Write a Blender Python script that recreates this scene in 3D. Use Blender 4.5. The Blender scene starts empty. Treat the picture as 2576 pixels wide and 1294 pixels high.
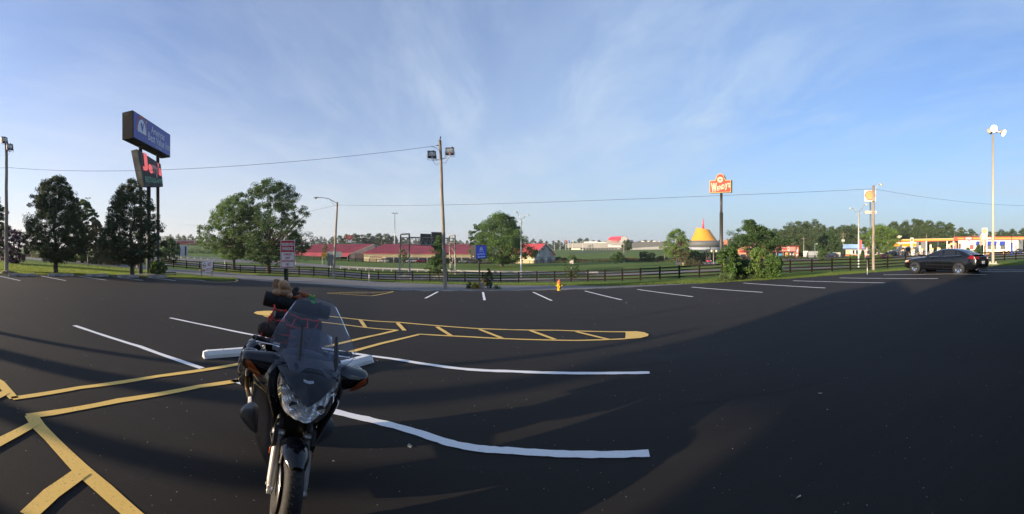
import bpy, math, random
import numpy as np
from mathutils import Vector, Matrix, Euler
PI = math.pi; rad = math.radians
rng = random.Random(11)
S = bpy.context.scene
C = S.collection
# ------------------------------------------------------------------ camera (stitched phone panorama: cylindrical)
FOC, U0, V0, HC = 1035.0, 1288.0, 622.0, 2.0
cam = bpy.data.cameras.new('panorama_camera')
cam.type = 'PANO'
cam.panorama_type = 'CENTRAL_CYLINDRICAL'
cam.central_cylindrical_range_u_min = -1288 / FOC
cam.central_cylindrical_range_u_max = 1288 / FOC
cam.central_cylindrical_range_v_min = -(1294 - V0) / FOC
cam.central_cylindrical_range_v_max = V0 / FOC
cam.central_cylindrical_radius = 1.0
cam.clip_start = 0.05; cam.clip_end = 9000
co = bpy.data.objects.new('panorama_camera', cam)
co.location = (0, 0, HC); co.rotation_euler = (rad(90), 0, 0)
C.objects.link(co); S.camera = co
# ------------------------------------------------------------------ light
SUN_AZ, SUN_EL = rad(-115.5), rad(10.0)
sl = bpy.data.lights.new('sun', 'SUN'); sl.energy = 5.0; sl.angle = rad(0.53); sl.color = (1.0, 0.80, 0.58)
so = bpy.data.objects.new('sun', sl); C.objects.link(so)
sd = Vector((math.sin(SUN_AZ) * math.cos(SUN_EL), math.cos(SUN_AZ) * math.cos(SUN_EL), math.sin(SUN_EL)))
so.rotation_euler = sd.to_track_quat('Z', 'Y').to_euler(); so.location = (0, 0, 60)
W = bpy.data.worlds.new('World'); S.world = W; W.use_nodes = True
nt = W.node_tree; nt.nodes.clear()
def N(t, k, **kw):
    n = t.nodes.new(k)
    for a, b in kw.items(): setattr(n, a, b)
    return n
out = N(nt, 'ShaderNodeOutputWorld'); bg = N(nt, 'ShaderNodeBackground')
sky = N(nt, 'ShaderNodeTexSky', sky_type='NISHITA', sun_disc=False)
sky.sun_elevation = SUN_EL; sky.sun_rotation = SUN_AZ
sky.air_density = 1.0; sky.dust_density = 1.2; sky.ozone_density = 2.0; sky.altitude = 200
SKY = 0.125; HAZE = 0.00020
bg.inputs['Strength'].default_value = SKY
tc = N(nt, 'ShaderNodeTexCoord'); sep = N(nt, 'ShaderNodeSeparateXYZ')
nt.links.new(tc.outputs['Generated'], sep.inputs[0])
def M(t, op, a, b=None, c=None, clamp=False):
    n = N(t, 'ShaderNodeMath', operation=op, use_clamp=clamp)
    for i, x in enumerate((a, b, c)):
        if x is None: continue
        if isinstance(x, (int, float)): n.inputs[i].default_value = x
        else: t.links.new(x, n.inputs[i])
    return n.outputs[0]
zc = M(nt, 'MAXIMUM', sep.outputs[2], 0.03)
px = M(nt, 'DIVIDE', sep.outputs[0], M(nt, 'ADD', zc, 0.09)); py = M(nt, 'DIVIDE', sep.outputs[1], M(nt, 'ADD', zc, 0.09))
cb = N(nt, 'ShaderNodeCombineXYZ'); nt.links.new(px, cb.inputs[0]); nt.links.new(py, cb.inputs[1])
def cloud(scale, sx, sy, rot, lo, hi, det, dist, off):
    mp = N(nt, 'ShaderNodeMapping'); mp.inputs['Scale'].default_value = (sx, sy, 1); mp.inputs['Rotation'].default_value = (0, 0, rad(rot)); mp.inputs['Location'].default_value = off
    nt.links.new(cb.outputs[0], mp.inputs[0])
    n = N(nt, 'ShaderNodeTexNoise'); n.inputs['Scale'].default_value = scale; n.inputs['Detail'].default_value = det; n.inputs['Roughness'].default_value = 0.62; n.inputs['Distortion'].default_value = dist
    nt.links.new(mp.outputs[0], n.inputs['Vector'])
    r = N(nt, 'ShaderNodeMapRange'); r.inputs[1].default_value = lo; r.inputs[2].default_value = hi
    nt.links.new(n.outputs[0], r.inputs[0]); return r.outputs[0]
c1 = cloud(0.42, 1.0, 0.55, 35, 0.36, 0.80, 10, 0.5, (8.6, 3.7, 0))
c2 = cloud(2.4, 1.0, 0.36, 62, 0.44, 0.80, 10, 0.45, (0.4, 7.7, 0))
c3 = cloud(0.34, 1, 1, 0, 0.28, 0.70, 4, 0.2, (5.5, 2.4, 0))
cc = M(nt, 'MULTIPLY', M(nt, 'ADD', M(nt, 'MULTIPLY', c1, 0.75), M(nt, 'MULTIPLY', M(nt, 'MULTIPLY', c2, c3), 1.05)), 0.70, clamp=True)
tint = N(nt, 'ShaderNodeMix', data_type='RGBA', blend_type='MULTIPLY'); tint.inputs[0].default_value = 1; nt.links.new(sky.outputs[0], tint.inputs[6]); tint.inputs[7].default_value = (0.54, 0.76, 1.12, 1)
dot = N(nt, 'ShaderNodeVectorMath', operation='DOT_PRODUCT'); nt.links.new(tc.outputs['Generated'], dot.inputs[0]); dot.inputs[1].default_value = (math.sin(SUN_AZ), math.cos(SUN_AZ), 0)
toward = N(nt, 'ShaderNodeMapRange'); nt.links.new(dot.outputs['Value'], toward.inputs[0]); toward.inputs[1].default_value = -0.9; toward.inputs[2].default_value = 0.95
hz = N(nt, 'ShaderNodeMix', data_type='RGBA'); nt.links.new(toward.outputs[0], hz.inputs[0]); hz.inputs[6].default_value = (2.15, 2.65, 3.0, 1); hz.inputs[7].default_value = (3.9, 3.70, 3.65, 1)
zabs = M(nt, 'ABSOLUTE', sep.outputs[2])
hf = M(nt, 'MULTIPLY', M(nt, 'POWER', 2.718, M(nt, 'MULTIPLY', zabs, -3.3)), 0.90)
clc = N(nt, 'ShaderNodeMix', data_type='RGBA'); nt.links.new(toward.outputs[0], clc.inputs[0]); clc.inputs[6].default_value = (2.4, 3.1, 4.0, 1); clc.inputs[7].default_value = (3.3, 3.6, 4.2, 1)
mx = N(nt, 'ShaderNodeMix', data_type='RGBA'); nt.links.new(cc, mx.inputs[0]); nt.links.new(tint.outputs[2], mx.inputs[6]); nt.links.new(clc.outputs[2], mx.inputs[7])
mh = N(nt, 'ShaderNodeMix', data_type='RGBA'); nt.links.new(hf, mh.inputs[0]); nt.links.new(mx.outputs[2], mh.inputs[6]); nt.links.new(hz.outputs[2], mh.inputs[7])
nt.links.new(mh.outputs[2], bg.inputs[0]); nt.links.new(bg.outputs[0], out.inputs[0])
S.view_settings.view_transform = 'Standard'; S.view_settings.look = 'None'; S.view_settings.exposure = 1.0; S.view_settings.gamma = 1
S.view_settings.use_curve_mapping = False
S.cycles.max_bounces = 8; S.cycles.transparent_max_bounces = 12; S.cycles.volume_bounces = 0
S.cycles.sample_clamp_indirect = 6
# ------------------------------------------------------------------ terrain heights, surveyed as (distance m, elevation angle on the 2576 px wide pano)
K = {
 -1963: [(30, 690), (100, 650), (400, 630)],
 -300: [(30, 691), (60, 652), (150, 638), (400, 630)],
 0: [(30, 692), (50, 660), (60, 654), (90, 645), (150, 640), (400, 632)],
 200: [(30, 693), (55, 665), (70, 657), (110, 648), (200, 640), (400, 632)],
 400: [(30, 698), (45, 686), (60, 677), (72, 671), (110, 648), (150, 643), (220, 634), (330, 616), (420, 616), (800, 619)],
 600: [(28, 706), (45, 695), (66, 689), (85, 673), (100, 663), (120, 656), (160, 645), (220, 638), (330, 617), (420, 617), (800, 620)],
 800: [(24, 718), (45, 701), (62, 695), (80, 683), (100, 672), (140, 657), (200, 645), (330, 620), (450, 620), (900, 622)],
 950: [(23.5, 731), (35, 717), (45, 712), (60, 707.5), (80, 692), (100, 675), (135, 663), (200, 658), (300, 640), (450, 628)],
 1280: [(23.5, 733), (35, 722), (50, 716), (57, 709), (80, 697), (100, 683), (115, 671), (160, 664), (200, 661), (300, 643), (450, 629)],
 1550: [(25, 726), (32, 720), (47, 709), (70, 694), (90, 684), (107, 673), (130, 662), (200, 655), (300, 640), (450, 629)],
 1750: [(26, 716.5), (31, 714.3), (44, 699), (65, 688), (85, 680), (106, 672.5), (150, 658), (200, 648), (300, 636), (450, 628)],
 1950: [(26, 705), (43, 689), (60, 680), (80, 672), (110, 664), (140, 658), (185, 649.5), (220, 648), (400, 632)],
 2200: [(27, 688), (47, 679), (60, 673), (75, 668), (100, 659), (125, 653), (150, 646), (200, 640), (400, 628)],
 2400: [(28, 674.5), (55, 663), (70, 657), (110, 649), (130, 645), (150, 640), (200, 634), (400, 627)],
 2600: [(31, 667), (65, 652), (80, 648), (130, 640), (160, 635), (200, 632), (400, 626)],
 2900: [(31, 667), (65, 652), (130, 640), (400, 626)],
 4540: [(30, 690), (100, 650), (400, 630)],
}
LD = np.linspace(math.log(0.2), math.log(4500), 480)
UK = sorted(K)
rows = []
for u in UK:
    pts = [(0.2, 2.0), (7.0, 2.0)] + [(d, (v - V0) * d / FOC) for d, v in K[u]] + [(1500, 3.6), (4500, 6.0)]
    rows.append(np.interp(LD, [math.log(p[0]) for p in pts], [p[1] for p in pts]))
UF = np.arange(-1963, 4541, 13.0)
TB = np.array([[0.0] * len(LD)] * len(UF)); rows = np.array(rows)
for j in range(len(LD)): TB[:, j] = np.interp(UF, UK, rows[:, j])
k_ = np.hanning(9); k_ /= k_.sum()
pad = np.pad(TB, ((4, 4), (0, 0)), 'wrap'); TB = sum(k_[i] * pad[i:i + len(UF)] for i in range(9))
k_ = np.hanning(11); k_ /= k_.sum()
pad = np.pad(TB, ((0, 0), (5, 5)), 'edge'); TB = sum(k_[i] * pad[:, i:i + len(LD)] for i in range(11))
TBL = TB.tolist()
def drop(u, d):
    a = min(max((u + 1963) / 13.0, 0), len(UF) - 1.001); i = int(a); a -= i
    b = (math.log(max(d, 0.21)) - LD[0]) / (LD[1] - LD[0]); b = min(b, len(LD) - 1.001); j = int(b); b -= j
    r0, r1 = TBL[i], TBL[i + 1]
    return (r0[j] * (1 - b) + r0[j + 1] * b) * (1 - a) + (r1[j] * (1 - b) + r1[j + 1] * b) * a
def P(u, v, d):
    a = (u - U0) / FOC
    return Vector((d * math.sin(a), d * math.cos(a), HC + (V0 - v) * d / FOC))
def GD(u, d, lift=0.0):
    a = (u - U0) / FOC
    return Vector((d * math.sin(a), d * math.cos(a), HC - drop(u, d) + lift))
DS = np.exp(LD)
def GDIST(u, v):
    a = min(max((u + 1963) / 13.0, 0), len(UF) - 2); i = int(a); f = a - i
    vv = V0 + (TB[i] * (1 - f) + TB[i + 1] * f) / DS * FOC
    k = int(np.argmax(vv <= v))
    if k == 0: return float(DS[-1]) if vv[0] > v else 0.3
    t = (vv[k - 1] - v) / (vv[k - 1] - vv[k] + 1e-9)
    return float(math.exp(LD[k - 1] + t * (LD[k] - LD[k - 1])))
def G(u, v, lift=0.0): return GD(u, GDIST(u, v), lift)
def zat(x, y):
    d = math.hypot(x, y); return HC - drop(U0 + FOC * math.atan2(x, y), d)
def yaw(u): return -(u - U0) / FOC
# ------------------------------------------------------------------ materials
MATS = {}
def mat(name, col, rough=0.6, metal=0.0, var=0.12, scale=6.0, bump=0.0, bscale=None, emit=0.0, spec=0.5, coat=0.0, trans=0.0, alpha=1.0, island=None, leaf=0.0, col2=None, stretch=None):
    if name in MATS: return MATS[name]
    m = bpy.data.materials.new(name); m.use_nodes = True; t = m.node_tree; b = t.nodes['Principled BSDF']
    b.inputs['Roughness'].default_value = rough; b.inputs['Metallic'].default_value = metal
    b.inputs['Specular IOR Level'].default_value = spec; b.inputs['Coat Weight'].default_value = coat; b.inputs['Coat Roughness'].default_value = 0.04
    b.inputs['Transmission Weight'].default_value = trans; b.inputs['Alpha'].default_value = alpha
    tx = N(t, 'ShaderNodeTexCoord'); nz = N(t, 'ShaderNodeTexNoise'); nz.inputs['Scale'].default_value = scale; nz.inputs['Detail'].default_value = 5
    vec = tx.outputs['Object']
    if stretch:
        mp = N(t, 'ShaderNodeMapping'); mp.inputs['Scale'].default_value = stretch; t.links.new(vec, mp.inputs[0]); vec = mp.outputs[0]
    t.links.new(vec, nz.inputs['Vector'])
    mxn = N(t, 'ShaderNodeMix', data_type='RGBA')
    c2 = col2 if col2 else tuple(c * (1 - 2.2 * var) for c in col); c1_ = col if col2 else tuple(min(1, c * (1 + 1.4 * var)) for c in col)
    mxn.inputs[6].default_value = (*c2, 1); mxn.inputs[7].default_value = (*c1_, 1)
    r = N(t, 'ShaderNodeMapRange'); r.inputs[1].default_value = 0.3; r.inputs[2].default_value = 0.7
    t.links.new(nz.outputs[0], r.inputs[0]); t.links.new(r.outputs[0], mxn.inputs[0])
    colour = mxn.outputs[2]
    if island:
        g = N(t, 'ShaderNodeNewGeometry'); m2 = N(t, 'ShaderNodeMix', data_type='RGBA'); t.links.new(g.outputs['Random Per Island'], m2.inputs[0])
        t.links.new(colour, m2.inputs[6]); m2.inputs[7].default_value = (*island, 1); colour = m2.outputs[2]
    t.links.new(colour, b.inputs['Base Color'])
    if emit: t.links.new(colour, b.inputs['Emission Color']); b.inputs['Emission Strength'].default_value = emit
    if bump:
        nb = N(t, 'ShaderNodeTexNoise'); nb.inputs['Scale'].default_value = bscale or scale * 4; nb.inputs['Detail'].default_value = 4; t.links.new(vec, nb.inputs['Vector'])
        bp = N(t, 'ShaderNodeBump'); bp.inputs['Strength'].default_value = bump; bp.inputs['Distance'].default_value = 0.02
        t.links.new(nb.outputs[0], bp.inputs['Height']); t.links.new(bp.outputs[0], b.inputs['Normal'])
    if leaf:
        tr = N(t, 'ShaderNodeBsdfTranslucent'); ms = N(t, 'ShaderNodeMixShader'); ms.inputs[0].default_value = leaf
        hs = N(t, 'ShaderNodeHueSaturation'); hs.inputs['Value'].default_value = 1.5; hs.inputs['Hue'].default_value = 0.485; t.links.new(colour, hs.inputs['Color']); t.links.new(hs.outputs[0], tr.inputs[0])
        t.links.new(b.outputs[0], ms.inputs[1]); t.links.new(tr.outputs[0], ms.inputs[2]); t.links.new(ms.outputs[0], t.nodes['Material Output'].inputs[0])
    MATS[name] = m; return m
# ------------------------------------------------------------------ object helpers
def tag(o, label=None, cat=None, group=None, kind=None):
    if label: o['label'] = label
    if cat: o['category'] = cat
    if group: o['group'] = group
    if kind: o['kind'] = kind
    return o
def thing(name, label, cat, loc=(0, 0, 0), rz=0.0, group=None):
    o = bpy.data.objects.new(name, None); o.location = loc; o.rotation_euler = (0, 0, rz); o.empty_display_size = 0.3
    C.objects.link(o); return tag(o, label, cat, group)
KIDS = {}
class MB:
    def __init__(s): s.v = []; s.f = []; s.mi = []; s.sm = []; s.mats = []; s.cur = 0
    def use(s, m):
        if m not in s.mats: s.mats.append(m)
        s.cur = s.mats.index(m); return s
    def add(s, vs, fs, smooth=False, M4=None):
        o = len(s.v); s.v += [tuple(M4 @ Vector(p)) if M4 else tuple(p) for p in vs]
        for f in fs: s.f.append(tuple(i + o for i in f)); s.mi.append(s.cur); s.sm.append(smooth)
        return s
    def box(s, c, sz, M4=None, rz=0.0, taper=1.0):
        x, y, z = sz[0] / 2, sz[1] / 2, sz[2] / 2
        vs = [(-x, -y, -z), (x, -y, -z), (x, y, -z), (-x, y, -z)] + [(a * taper, b * taper, z) for a, b in ((-x, -y), (x, -y), (x, y), (-x, y))]
        cr, sr = math.cos(rz), math.sin(rz)
        vs = [(c[0] + a * cr - b * sr, c[1] + a * sr + b * cr, c[2] + d) for a, b, d in vs]
        return s.add(vs, [(0, 3, 2, 1), (4, 5, 6, 7), (0, 1, 5, 4), (1, 2, 6, 5), (2, 3, 7, 6), (3, 0, 4, 7)], False, M4)
    def tube(s, pts, r, n=8, cap=True, M4=None, sm=True, flat=1.0):
        pts = [Vector(p) for p in pts]; rs = r if isinstance(r, (list, tuple)) else [r] * len(pts)
        vs = []; fs = []; prev = None
        for i, p in enumerate(pts):
            t = (pts[min(i + 1, len(pts) - 1)] - pts[max(i - 1, 0)]); t = t.normalized() if t.length > 1e-9 else Vector((0, 0, 1))
            if prev is None:
                a = t.cross(Vector((0, 0, 1)))
                if a.length < 1e-3: a = Vector((1, 0, 0))
            else: a = prev - t * prev.dot(t)
            a.normalize(); prev = a; b = t.cross(a)
            for k in range(n):
                q = 2 * PI * k / n; vs.append(p + a * (math.cos(q) * rs[i]) + b * (math.sin(q) * rs[i] * flat))
        for i in range(len(pts) - 1):
            for k in range(n): fs.append((i * n + k, i * n + (k + 1) % n, (i + 1) * n + (k + 1) % n, (i + 1) * n + k))
        if cap: fs.append(tuple(range(n))); fs.append(tuple((len(pts) - 1) * n + k for k in range(n - 1, -1, -1)))
        return s.add(vs, fs, sm, M4)
    def cyl(s, p0, p1, r0, r1=None, n=12, M4=None): return s.tube([p0, p1], [r0, r0 if r1 is None else r1], n, True, M4)
    def ball(s, c, r, nu=12, nv=8, M4=None):
        if isinstance(r, (int, float)): r = (r, r, r)
        vs = [(c[0], c[1], c[2] - r[2])]
        for i in range(1, nv):
            a = PI * i / nv
            for k in range(nu):
                q = 2 * PI * k / nu; vs.append((c[0] + r[0] * math.sin(a) * math.cos(q), c[1] + r[1] * math.sin(a) * math.sin(q), c[2] - r[2] * math.cos(a)))
        vs.append((c[0], c[1], c[2] + r[2])); L = len(vs) - 1; fs = []
        for k in range(nu): fs.append((0, 1 + (k + 1) % nu, 1 + k)); fs.append((L, L - nu + k, L - nu + (k + 1) % nu))
        for i in range(nv - 2):
            for k in range(nu): fs.append((1 + i * nu + k, 1 + i * nu + (k + 1) % nu, 1 + (i + 1) * nu + (k + 1) % nu, 1 + (i + 1) * nu + k))
        return s.add(vs, fs, True, M4)
    def grid(s, fn, nu, nv, M4=None, sm=True, closeu=False):
        vs = [fn(i / nu, j / nv) for j in range(nv + 1) for i in range(nu + 1)]
        fs = [(j * (nu + 1) + i, j * (nu + 1) + i + 1, (j + 1) * (nu + 1) + i + 1, (j + 1) * (nu + 1) + i) for j in range(nv) for i in range(nu)]
        return s.add(vs, fs, sm, M4)
    def prism(s, poly, dv, M4=None, sm=False):
        dv = Vector(dv); n = len(poly); a = [Vector(p) for p in poly]; b = [p + dv for p in a]
        return s.add(a + b, [tuple(range(n)), tuple(range(2 * n - 1, n - 1, -1))] + [(i, (i + 1) % n, n + (i + 1) % n, n + i) for i in range(n)], sm, M4)
    def quad(s, a, b, c, d, M4=None): return s.add([a, b, c, d], [(0, 1, 2, 3)], False, M4)
    def lathe(s, prof, n=16, c=(0, 0, 0), M4=None, sm=True):
        vs = [(c[0] + r * math.cos(2 * PI * k / n), c[1] + r * math.sin(2 * PI * k / n), c[2] + z) for r, z in prof for k in range(n)]
        fs = [(i * n + k, i * n + (k + 1) % n, (i + 1) * n + (k + 1) % n, (i + 1) * n + k) for i in range(len(prof) - 1) for k in range(n)]
        fs += [tuple(range(n - 1, -1, -1)), tuple((len(prof) - 1) * n + k for k in range(n))]
        return s.add(vs, fs, sm, M4)
    def mesh(s, name):
        me = bpy.data.meshes.new(name); me.from_pydata(s.v, [], s.f)
        for m in s.mats: me.materials.append(m)
        me.polygons.foreach_set('material_index', s.mi); me.polygons.foreach_set('use_smooth', s.sm); me.update(); return me
    def build(s, name, parent=None, m=None, loc=(0, 0, 0), rz=0.0, world=False):
        if m is not None and not s.mats: s.mats.append(m)
        if world and parent is not None:
            l = Vector(parent.location); s.v = [(a - l[0], b - l[1], c - l[2]) for a, b, c in s.v]
        o = bpy.data.objects.new(name, s.mesh(name)); o.location = loc; o.rotation_euler = (0, 0, rz); C.objects.link(o)
        if parent is not None: o.parent = parent; KIDS.setdefault(parent.name, []).append(o)
        return o
def copy_tree(o, parent=None):
    c = o.copy(); C.objects.link(c)
    if parent is not None: c.parent = parent
    for ch in KIDS.get(o.name, []):
        k = copy_tree(ch, c); KIDS.setdefault(c.name, []).append(k)
    return c
def subsurf(o, lv=2):
    m = o.modifiers.new('sub', 'SUBSURF'); m.levels = lv; m.render_levels = lv; return o
TXT = {}
def text_geo(body, bold=0.0, shear=0.0, spacing=1.0):
    key = (body, bold, shear, spacing)
    if key not in TXT:
        cu = bpy.data.curves.new('t', 'FONT'); cu.body = body; cu.offset = bold; cu.shear = shear; cu.space_character = spacing; cu.resolution_u = 3
        o = bpy.data.objects.new('t', cu); C.objects.link(o)
        dg = bpy.context.evaluated_depsgraph_get(); dg.update()
        me = bpy.data.meshes.new_from_object(o.evaluated_get(dg))
        vs = [tuple(v.co) for v in me.vertices]; fs = [tuple(p.vertices) for p in me.polygons]
        bpy.data.objects.remove(o); bpy.data.curves.remove(cu); bpy.data.meshes.remove(me)
        x0 = min(v[0] for v in vs); x1 = max(v[0] for v in vs); y0 = min(v[1] for v in vs); y1 = max(v[1] for v in vs)
        TXT[key] = ([((v[0] - x0) / (x1 - x0), (v[1] - y0) / (y1 - y0)) for v in vs], fs)
    return TXT[key]
def quadmap(a, b, c, d, off=0.0):
    """(s,t) in the unit square -> point on the quad a(0,0) b(1,0) c(1,1) d(0,1), off metres along its normal towards the viewer"""
    a, b, c, d = map(Vector, (a, b, c, d)); n = (b - a).cross(d - a).normalized() * off
    return lambda s, t: (a * (1 - s) + b * s) * (1 - t) + (d * (1 - s) + c * s) * t + n
def put_text(mb, qm, body, x0, x1, y0, y1, m, **kw):
    vs, fs = text_geo(body, **kw); mb.use(m).add([qm(x0 + (x1 - x0) * x, y0 + (y1 - y0) * y) for x, y in vs], fs)
def bars(mb, qm, x0, x1, y0, y1, m, n, seed=1):
    r_ = random.Random(seed); x = x0
    for k in range(n):
        w_ = (x1 - x0) / n; h_ = (y1 - y0) * r_.uniform(.6, 1); mb.use(m).add([qm(x + w_ * .1, y0), qm(x + w_ * r_.uniform(.7, .95), y0), qm(x + w_ * .85, y0 + h_), qm(x + w_ * .15, y0 + h_)], [(0, 1, 2, 3)]); x += w_
def put_poly(mb, qm, pts, m): mb.use(m).add([qm(x, y) for x, y in pts], [tuple(range(len(pts)))])
def circ(cx, cy, rx, ry, n=24, a0=0, a1=360): return [(cx + rx * math.cos(rad(a0 + (a1 - a0) * k / n)), cy + ry * math.sin(rad(a0 + (a1 - a0) * k / n))) for k in range(n + (0 if a1 - a0 == 360 else 1))]
# ------------------------------------------------------------------ ground materials
def ground_mat(name, build):
    m = bpy.data.materials.new(name); m.use_nodes = True; t = m.node_tree; build(t, t.nodes['Principled BSDF']); return m
def nz(t, vec, sc, det=4, rough=0.6, dist=0.0):
    n = N(t, 'ShaderNodeTexNoise'); n.inputs['Scale'].default_value = sc; n.inputs['Detail'].default_value = det; n.inputs['Roughness'].default_value = rough; n.inputs['Distortion'].default_value = dist
    t.links.new(vec, n.inputs['Vector']); return n.outputs[0]
def mr(t, x, a, b, c=0.0, d=1.0):
    n = N(t, 'ShaderNodeMapRange'); t.links.new(x, n.inputs[0])
    for i, q in enumerate((a, b, c, d)): n.inputs[i + 1].default_value = q
    return n.outputs[0]
def mixc(t, f, a, b):
    n = N(t, 'ShaderNodeMix', data_type='RGBA')
    for i, q in ((0, f), (6, a), (7, b)):
        if isinstance(q, tuple): n.inputs[i].default_value = (*q, 1)
        elif isinstance(q, float): n.inputs[i].default_value = q
        else: t.links.new(q, n.inputs[i])
    return n.outputs[2]
def bumpn(t, b, h, st, dist):
    n = N(t, 'ShaderNodeBump'); n.inputs['Strength'].default_value = st; n.inputs['Distance'].default_value = dist; t.links.new(h, n.inputs['Height']); t.links.new(n.outputs[0], b.inputs['Normal'])
def geo(t): return N(t, 'ShaderNodeNewGeometry').outputs['Position']
def _asph(t, b):
    p = geo(t); big = mr(t, nz(t, p, 0.16, 4), 0.32, 0.7); mid = mr(t, nz(t, p, 1.1, 4), 0.3, 0.7); fine = mr(t, nz(t, p, 60, 3, 0.7), 0.3, 0.75)
    c = mixc(t, big, (0.0105, 0.0090, 0.0077), (0.0175, 0.0148, 0.0124)); c = mixc(t, M(t, 'MULTIPLY', mid, 0.35), c, (0.009, 0.0085, 0.0085)); c = mixc(t, M(t, 'MULTIPLY', fine, 0.45), c, (0.038, 0.033, 0.028))
    v = N(t, 'ShaderNodeTexVoronoi', feature='F1'); v.inputs['Scale'].default_value = 21.0; t.links.new(p, v.inputs['Vector'])
    vc = N(t, 'ShaderNodeSeparateColor'); t.links.new(v.outputs['Color'], vc.inputs[0])
    dot = M(t, 'MULTIPLY', M(t, 'LESS_THAN', v.outputs['Distance'], 0.13), M(t, 'GREATER_THAN', vc.outputs[0], 0.91))
    c = mixc(t, M(t, 'MULTIPLY', dot, vc.outputs[1]), c, (0.24, 0.22, 0.19))
    v2 = N(t, 'ShaderNodeTexVoronoi', feature='F1'); v2.inputs['Scale'].default_value = 7.0; t.links.new(p, v2.inputs['Vector']); vc2 = N(t, 'ShaderNodeSeparateColor'); t.links.new(v2.outputs['Color'], vc2.inputs[0])
    dot2 = M(t, 'MULTIPLY', M(t, 'LESS_THAN', v2.outputs['Distance'], 0.09), M(t, 'GREATER_THAN', vc2.outputs[0], 0.93)); c = mixc(t, M(t, 'MULTIPLY', dot2, vc2.outputs[1]), c, (0.32, 0.30, 0.26))
    roll = N(t, 'ShaderNodeMapping'); roll.inputs['Scale'].default_value = (0.12, 1.5, 1); roll.inputs['Rotation'].default_value = (0, 0, rad(-13)); t.links.new(p, roll.inputs[0]); c = mixc(t, M(t, 'MULTIPLY', mr(t, nz(t, roll.outputs[0], 1.3, 5, 0.7), 0.45, 0.75), 0.45), c, (0.030, 0.026, 0.023))
    sc_ = mr(t, nz(t, p, 0.45, 6, 0.7, 0.8), 0.62, 0.74); c = mixc(t, M(t, 'MULTIPLY', sc_, 0.35), c, (0.050, 0.046, 0.042))
    t.links.new(c, b.inputs['Base Color']); b.inputs['Roughness'].default_value = 0.86; b.inputs['Specular IOR Level'].default_value = 0.22
    bumpn(t, b, nz(t, p, 130, 3, 0.7), 0.5, 0.006)
ASPH = ground_mat('fresh_asphalt', _asph)
def _grass(t, b):
    p = geo(t); big = mr(t, nz(t, p, 0.09, 4), 0.35, 0.68); mid = mr(t, nz(t, p, 0.9, 5), 0.3, 0.7); fine = mr(t, nz(t, p, 14, 4, 0.7), 0.28, 0.74)
    c = mixc(t, big, (0.078, 0.135, 0.018), (0.118, 0.190, 0.026)); c = mixc(t, M(t, 'MULTIPLY', mid, 0.5), c, (0.150, 0.190, 0.040)); c = mixc(t, M(t, 'MULTIPLY', fine, 0.6), c, (0.060, 0.100, 0.020))
    dry = M(t, 'MULTIPLY', mr(t, nz(t, p, 0.25, 6, 0.7), 0.60, 0.75), 0.5); c = mixc(t, dry, c, (0.24, 0.22, 0.085))
    t.links.new(c, b.inputs['Base Color']); b.inputs['Roughness'].default_value = 0.9; b.inputs['Specular IOR Level'].default_value = 0.15
    b.inputs['Sheen Weight'].default_value = 0.0
    bumpn(t, b, fine, 0.6, 0.05)
GRASS = ground_mat('mown_grass', _grass)
def _old(t, b):
    p = geo(t); big = mr(t, nz(t, p, 0.22, 5, 0.65, 0.6), 0.35, 0.65); fine = mr(t, nz(t, p, 22, 3, 0.7), 0.3, 0.75)
    c = mixc(t, big, (0.125, 0.118, 0.110), (0.215, 0.200, 0.185)); c = mixc(t, M(t, 'MULTIPLY', fine, 0.4), c, (0.09, 0.085, 0.08))
    cr = mr(t, nz(t, p, 0.8, 8, 0.75, 1.2), 0.49, 0.505); cr2 = mr(t, nz(t, p, 0.8, 8, 0.75, 1.2), 0.505, 0.52)
    c = mixc(t, M(t, 'MULTIPLY', M(t, 'SUBTRACT', cr, cr2), 0.5), c, (0.05, 0.05, 0.05))
    t.links.new(c, b.inputs['Base Color']); b.inputs['Roughness'].default_value = 0.9
    bumpn(t, b, fine, 0.4, 0.02)
OLDA = ground_mat('weathered_asphalt', _old)
def paint_mat(name, col, worn=0.62):
    def f(t, b):
        p = geo(t); fine = nz(t, p, 90, 4, 0.75); sp = mr(t, nz(t, p, 34, 7, 0.85), worn - .035, worn + 0.03)
        c = mixc(t, mr(t, fine, 0.3, 0.7), tuple(x * 0.88 for x in col), col); c = mixc(t, M(t, 'MULTIPLY', sp, 0.75), c, (0.06, 0.055, 0.05))
        t.links.new(c, b.inputs['Base Color']); b.inputs['Roughness'].default_value = 0.7; bumpn(t, b, fine, 0.35, 0.004)
    return ground_mat(name, f)
WPAINT = paint_mat('white_line_paint', (0.86, 0.86, 0.84)); YPAINT = paint_mat('yellow_line_paint', (0.86, 0.56, 0.13), 0.60)
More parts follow.
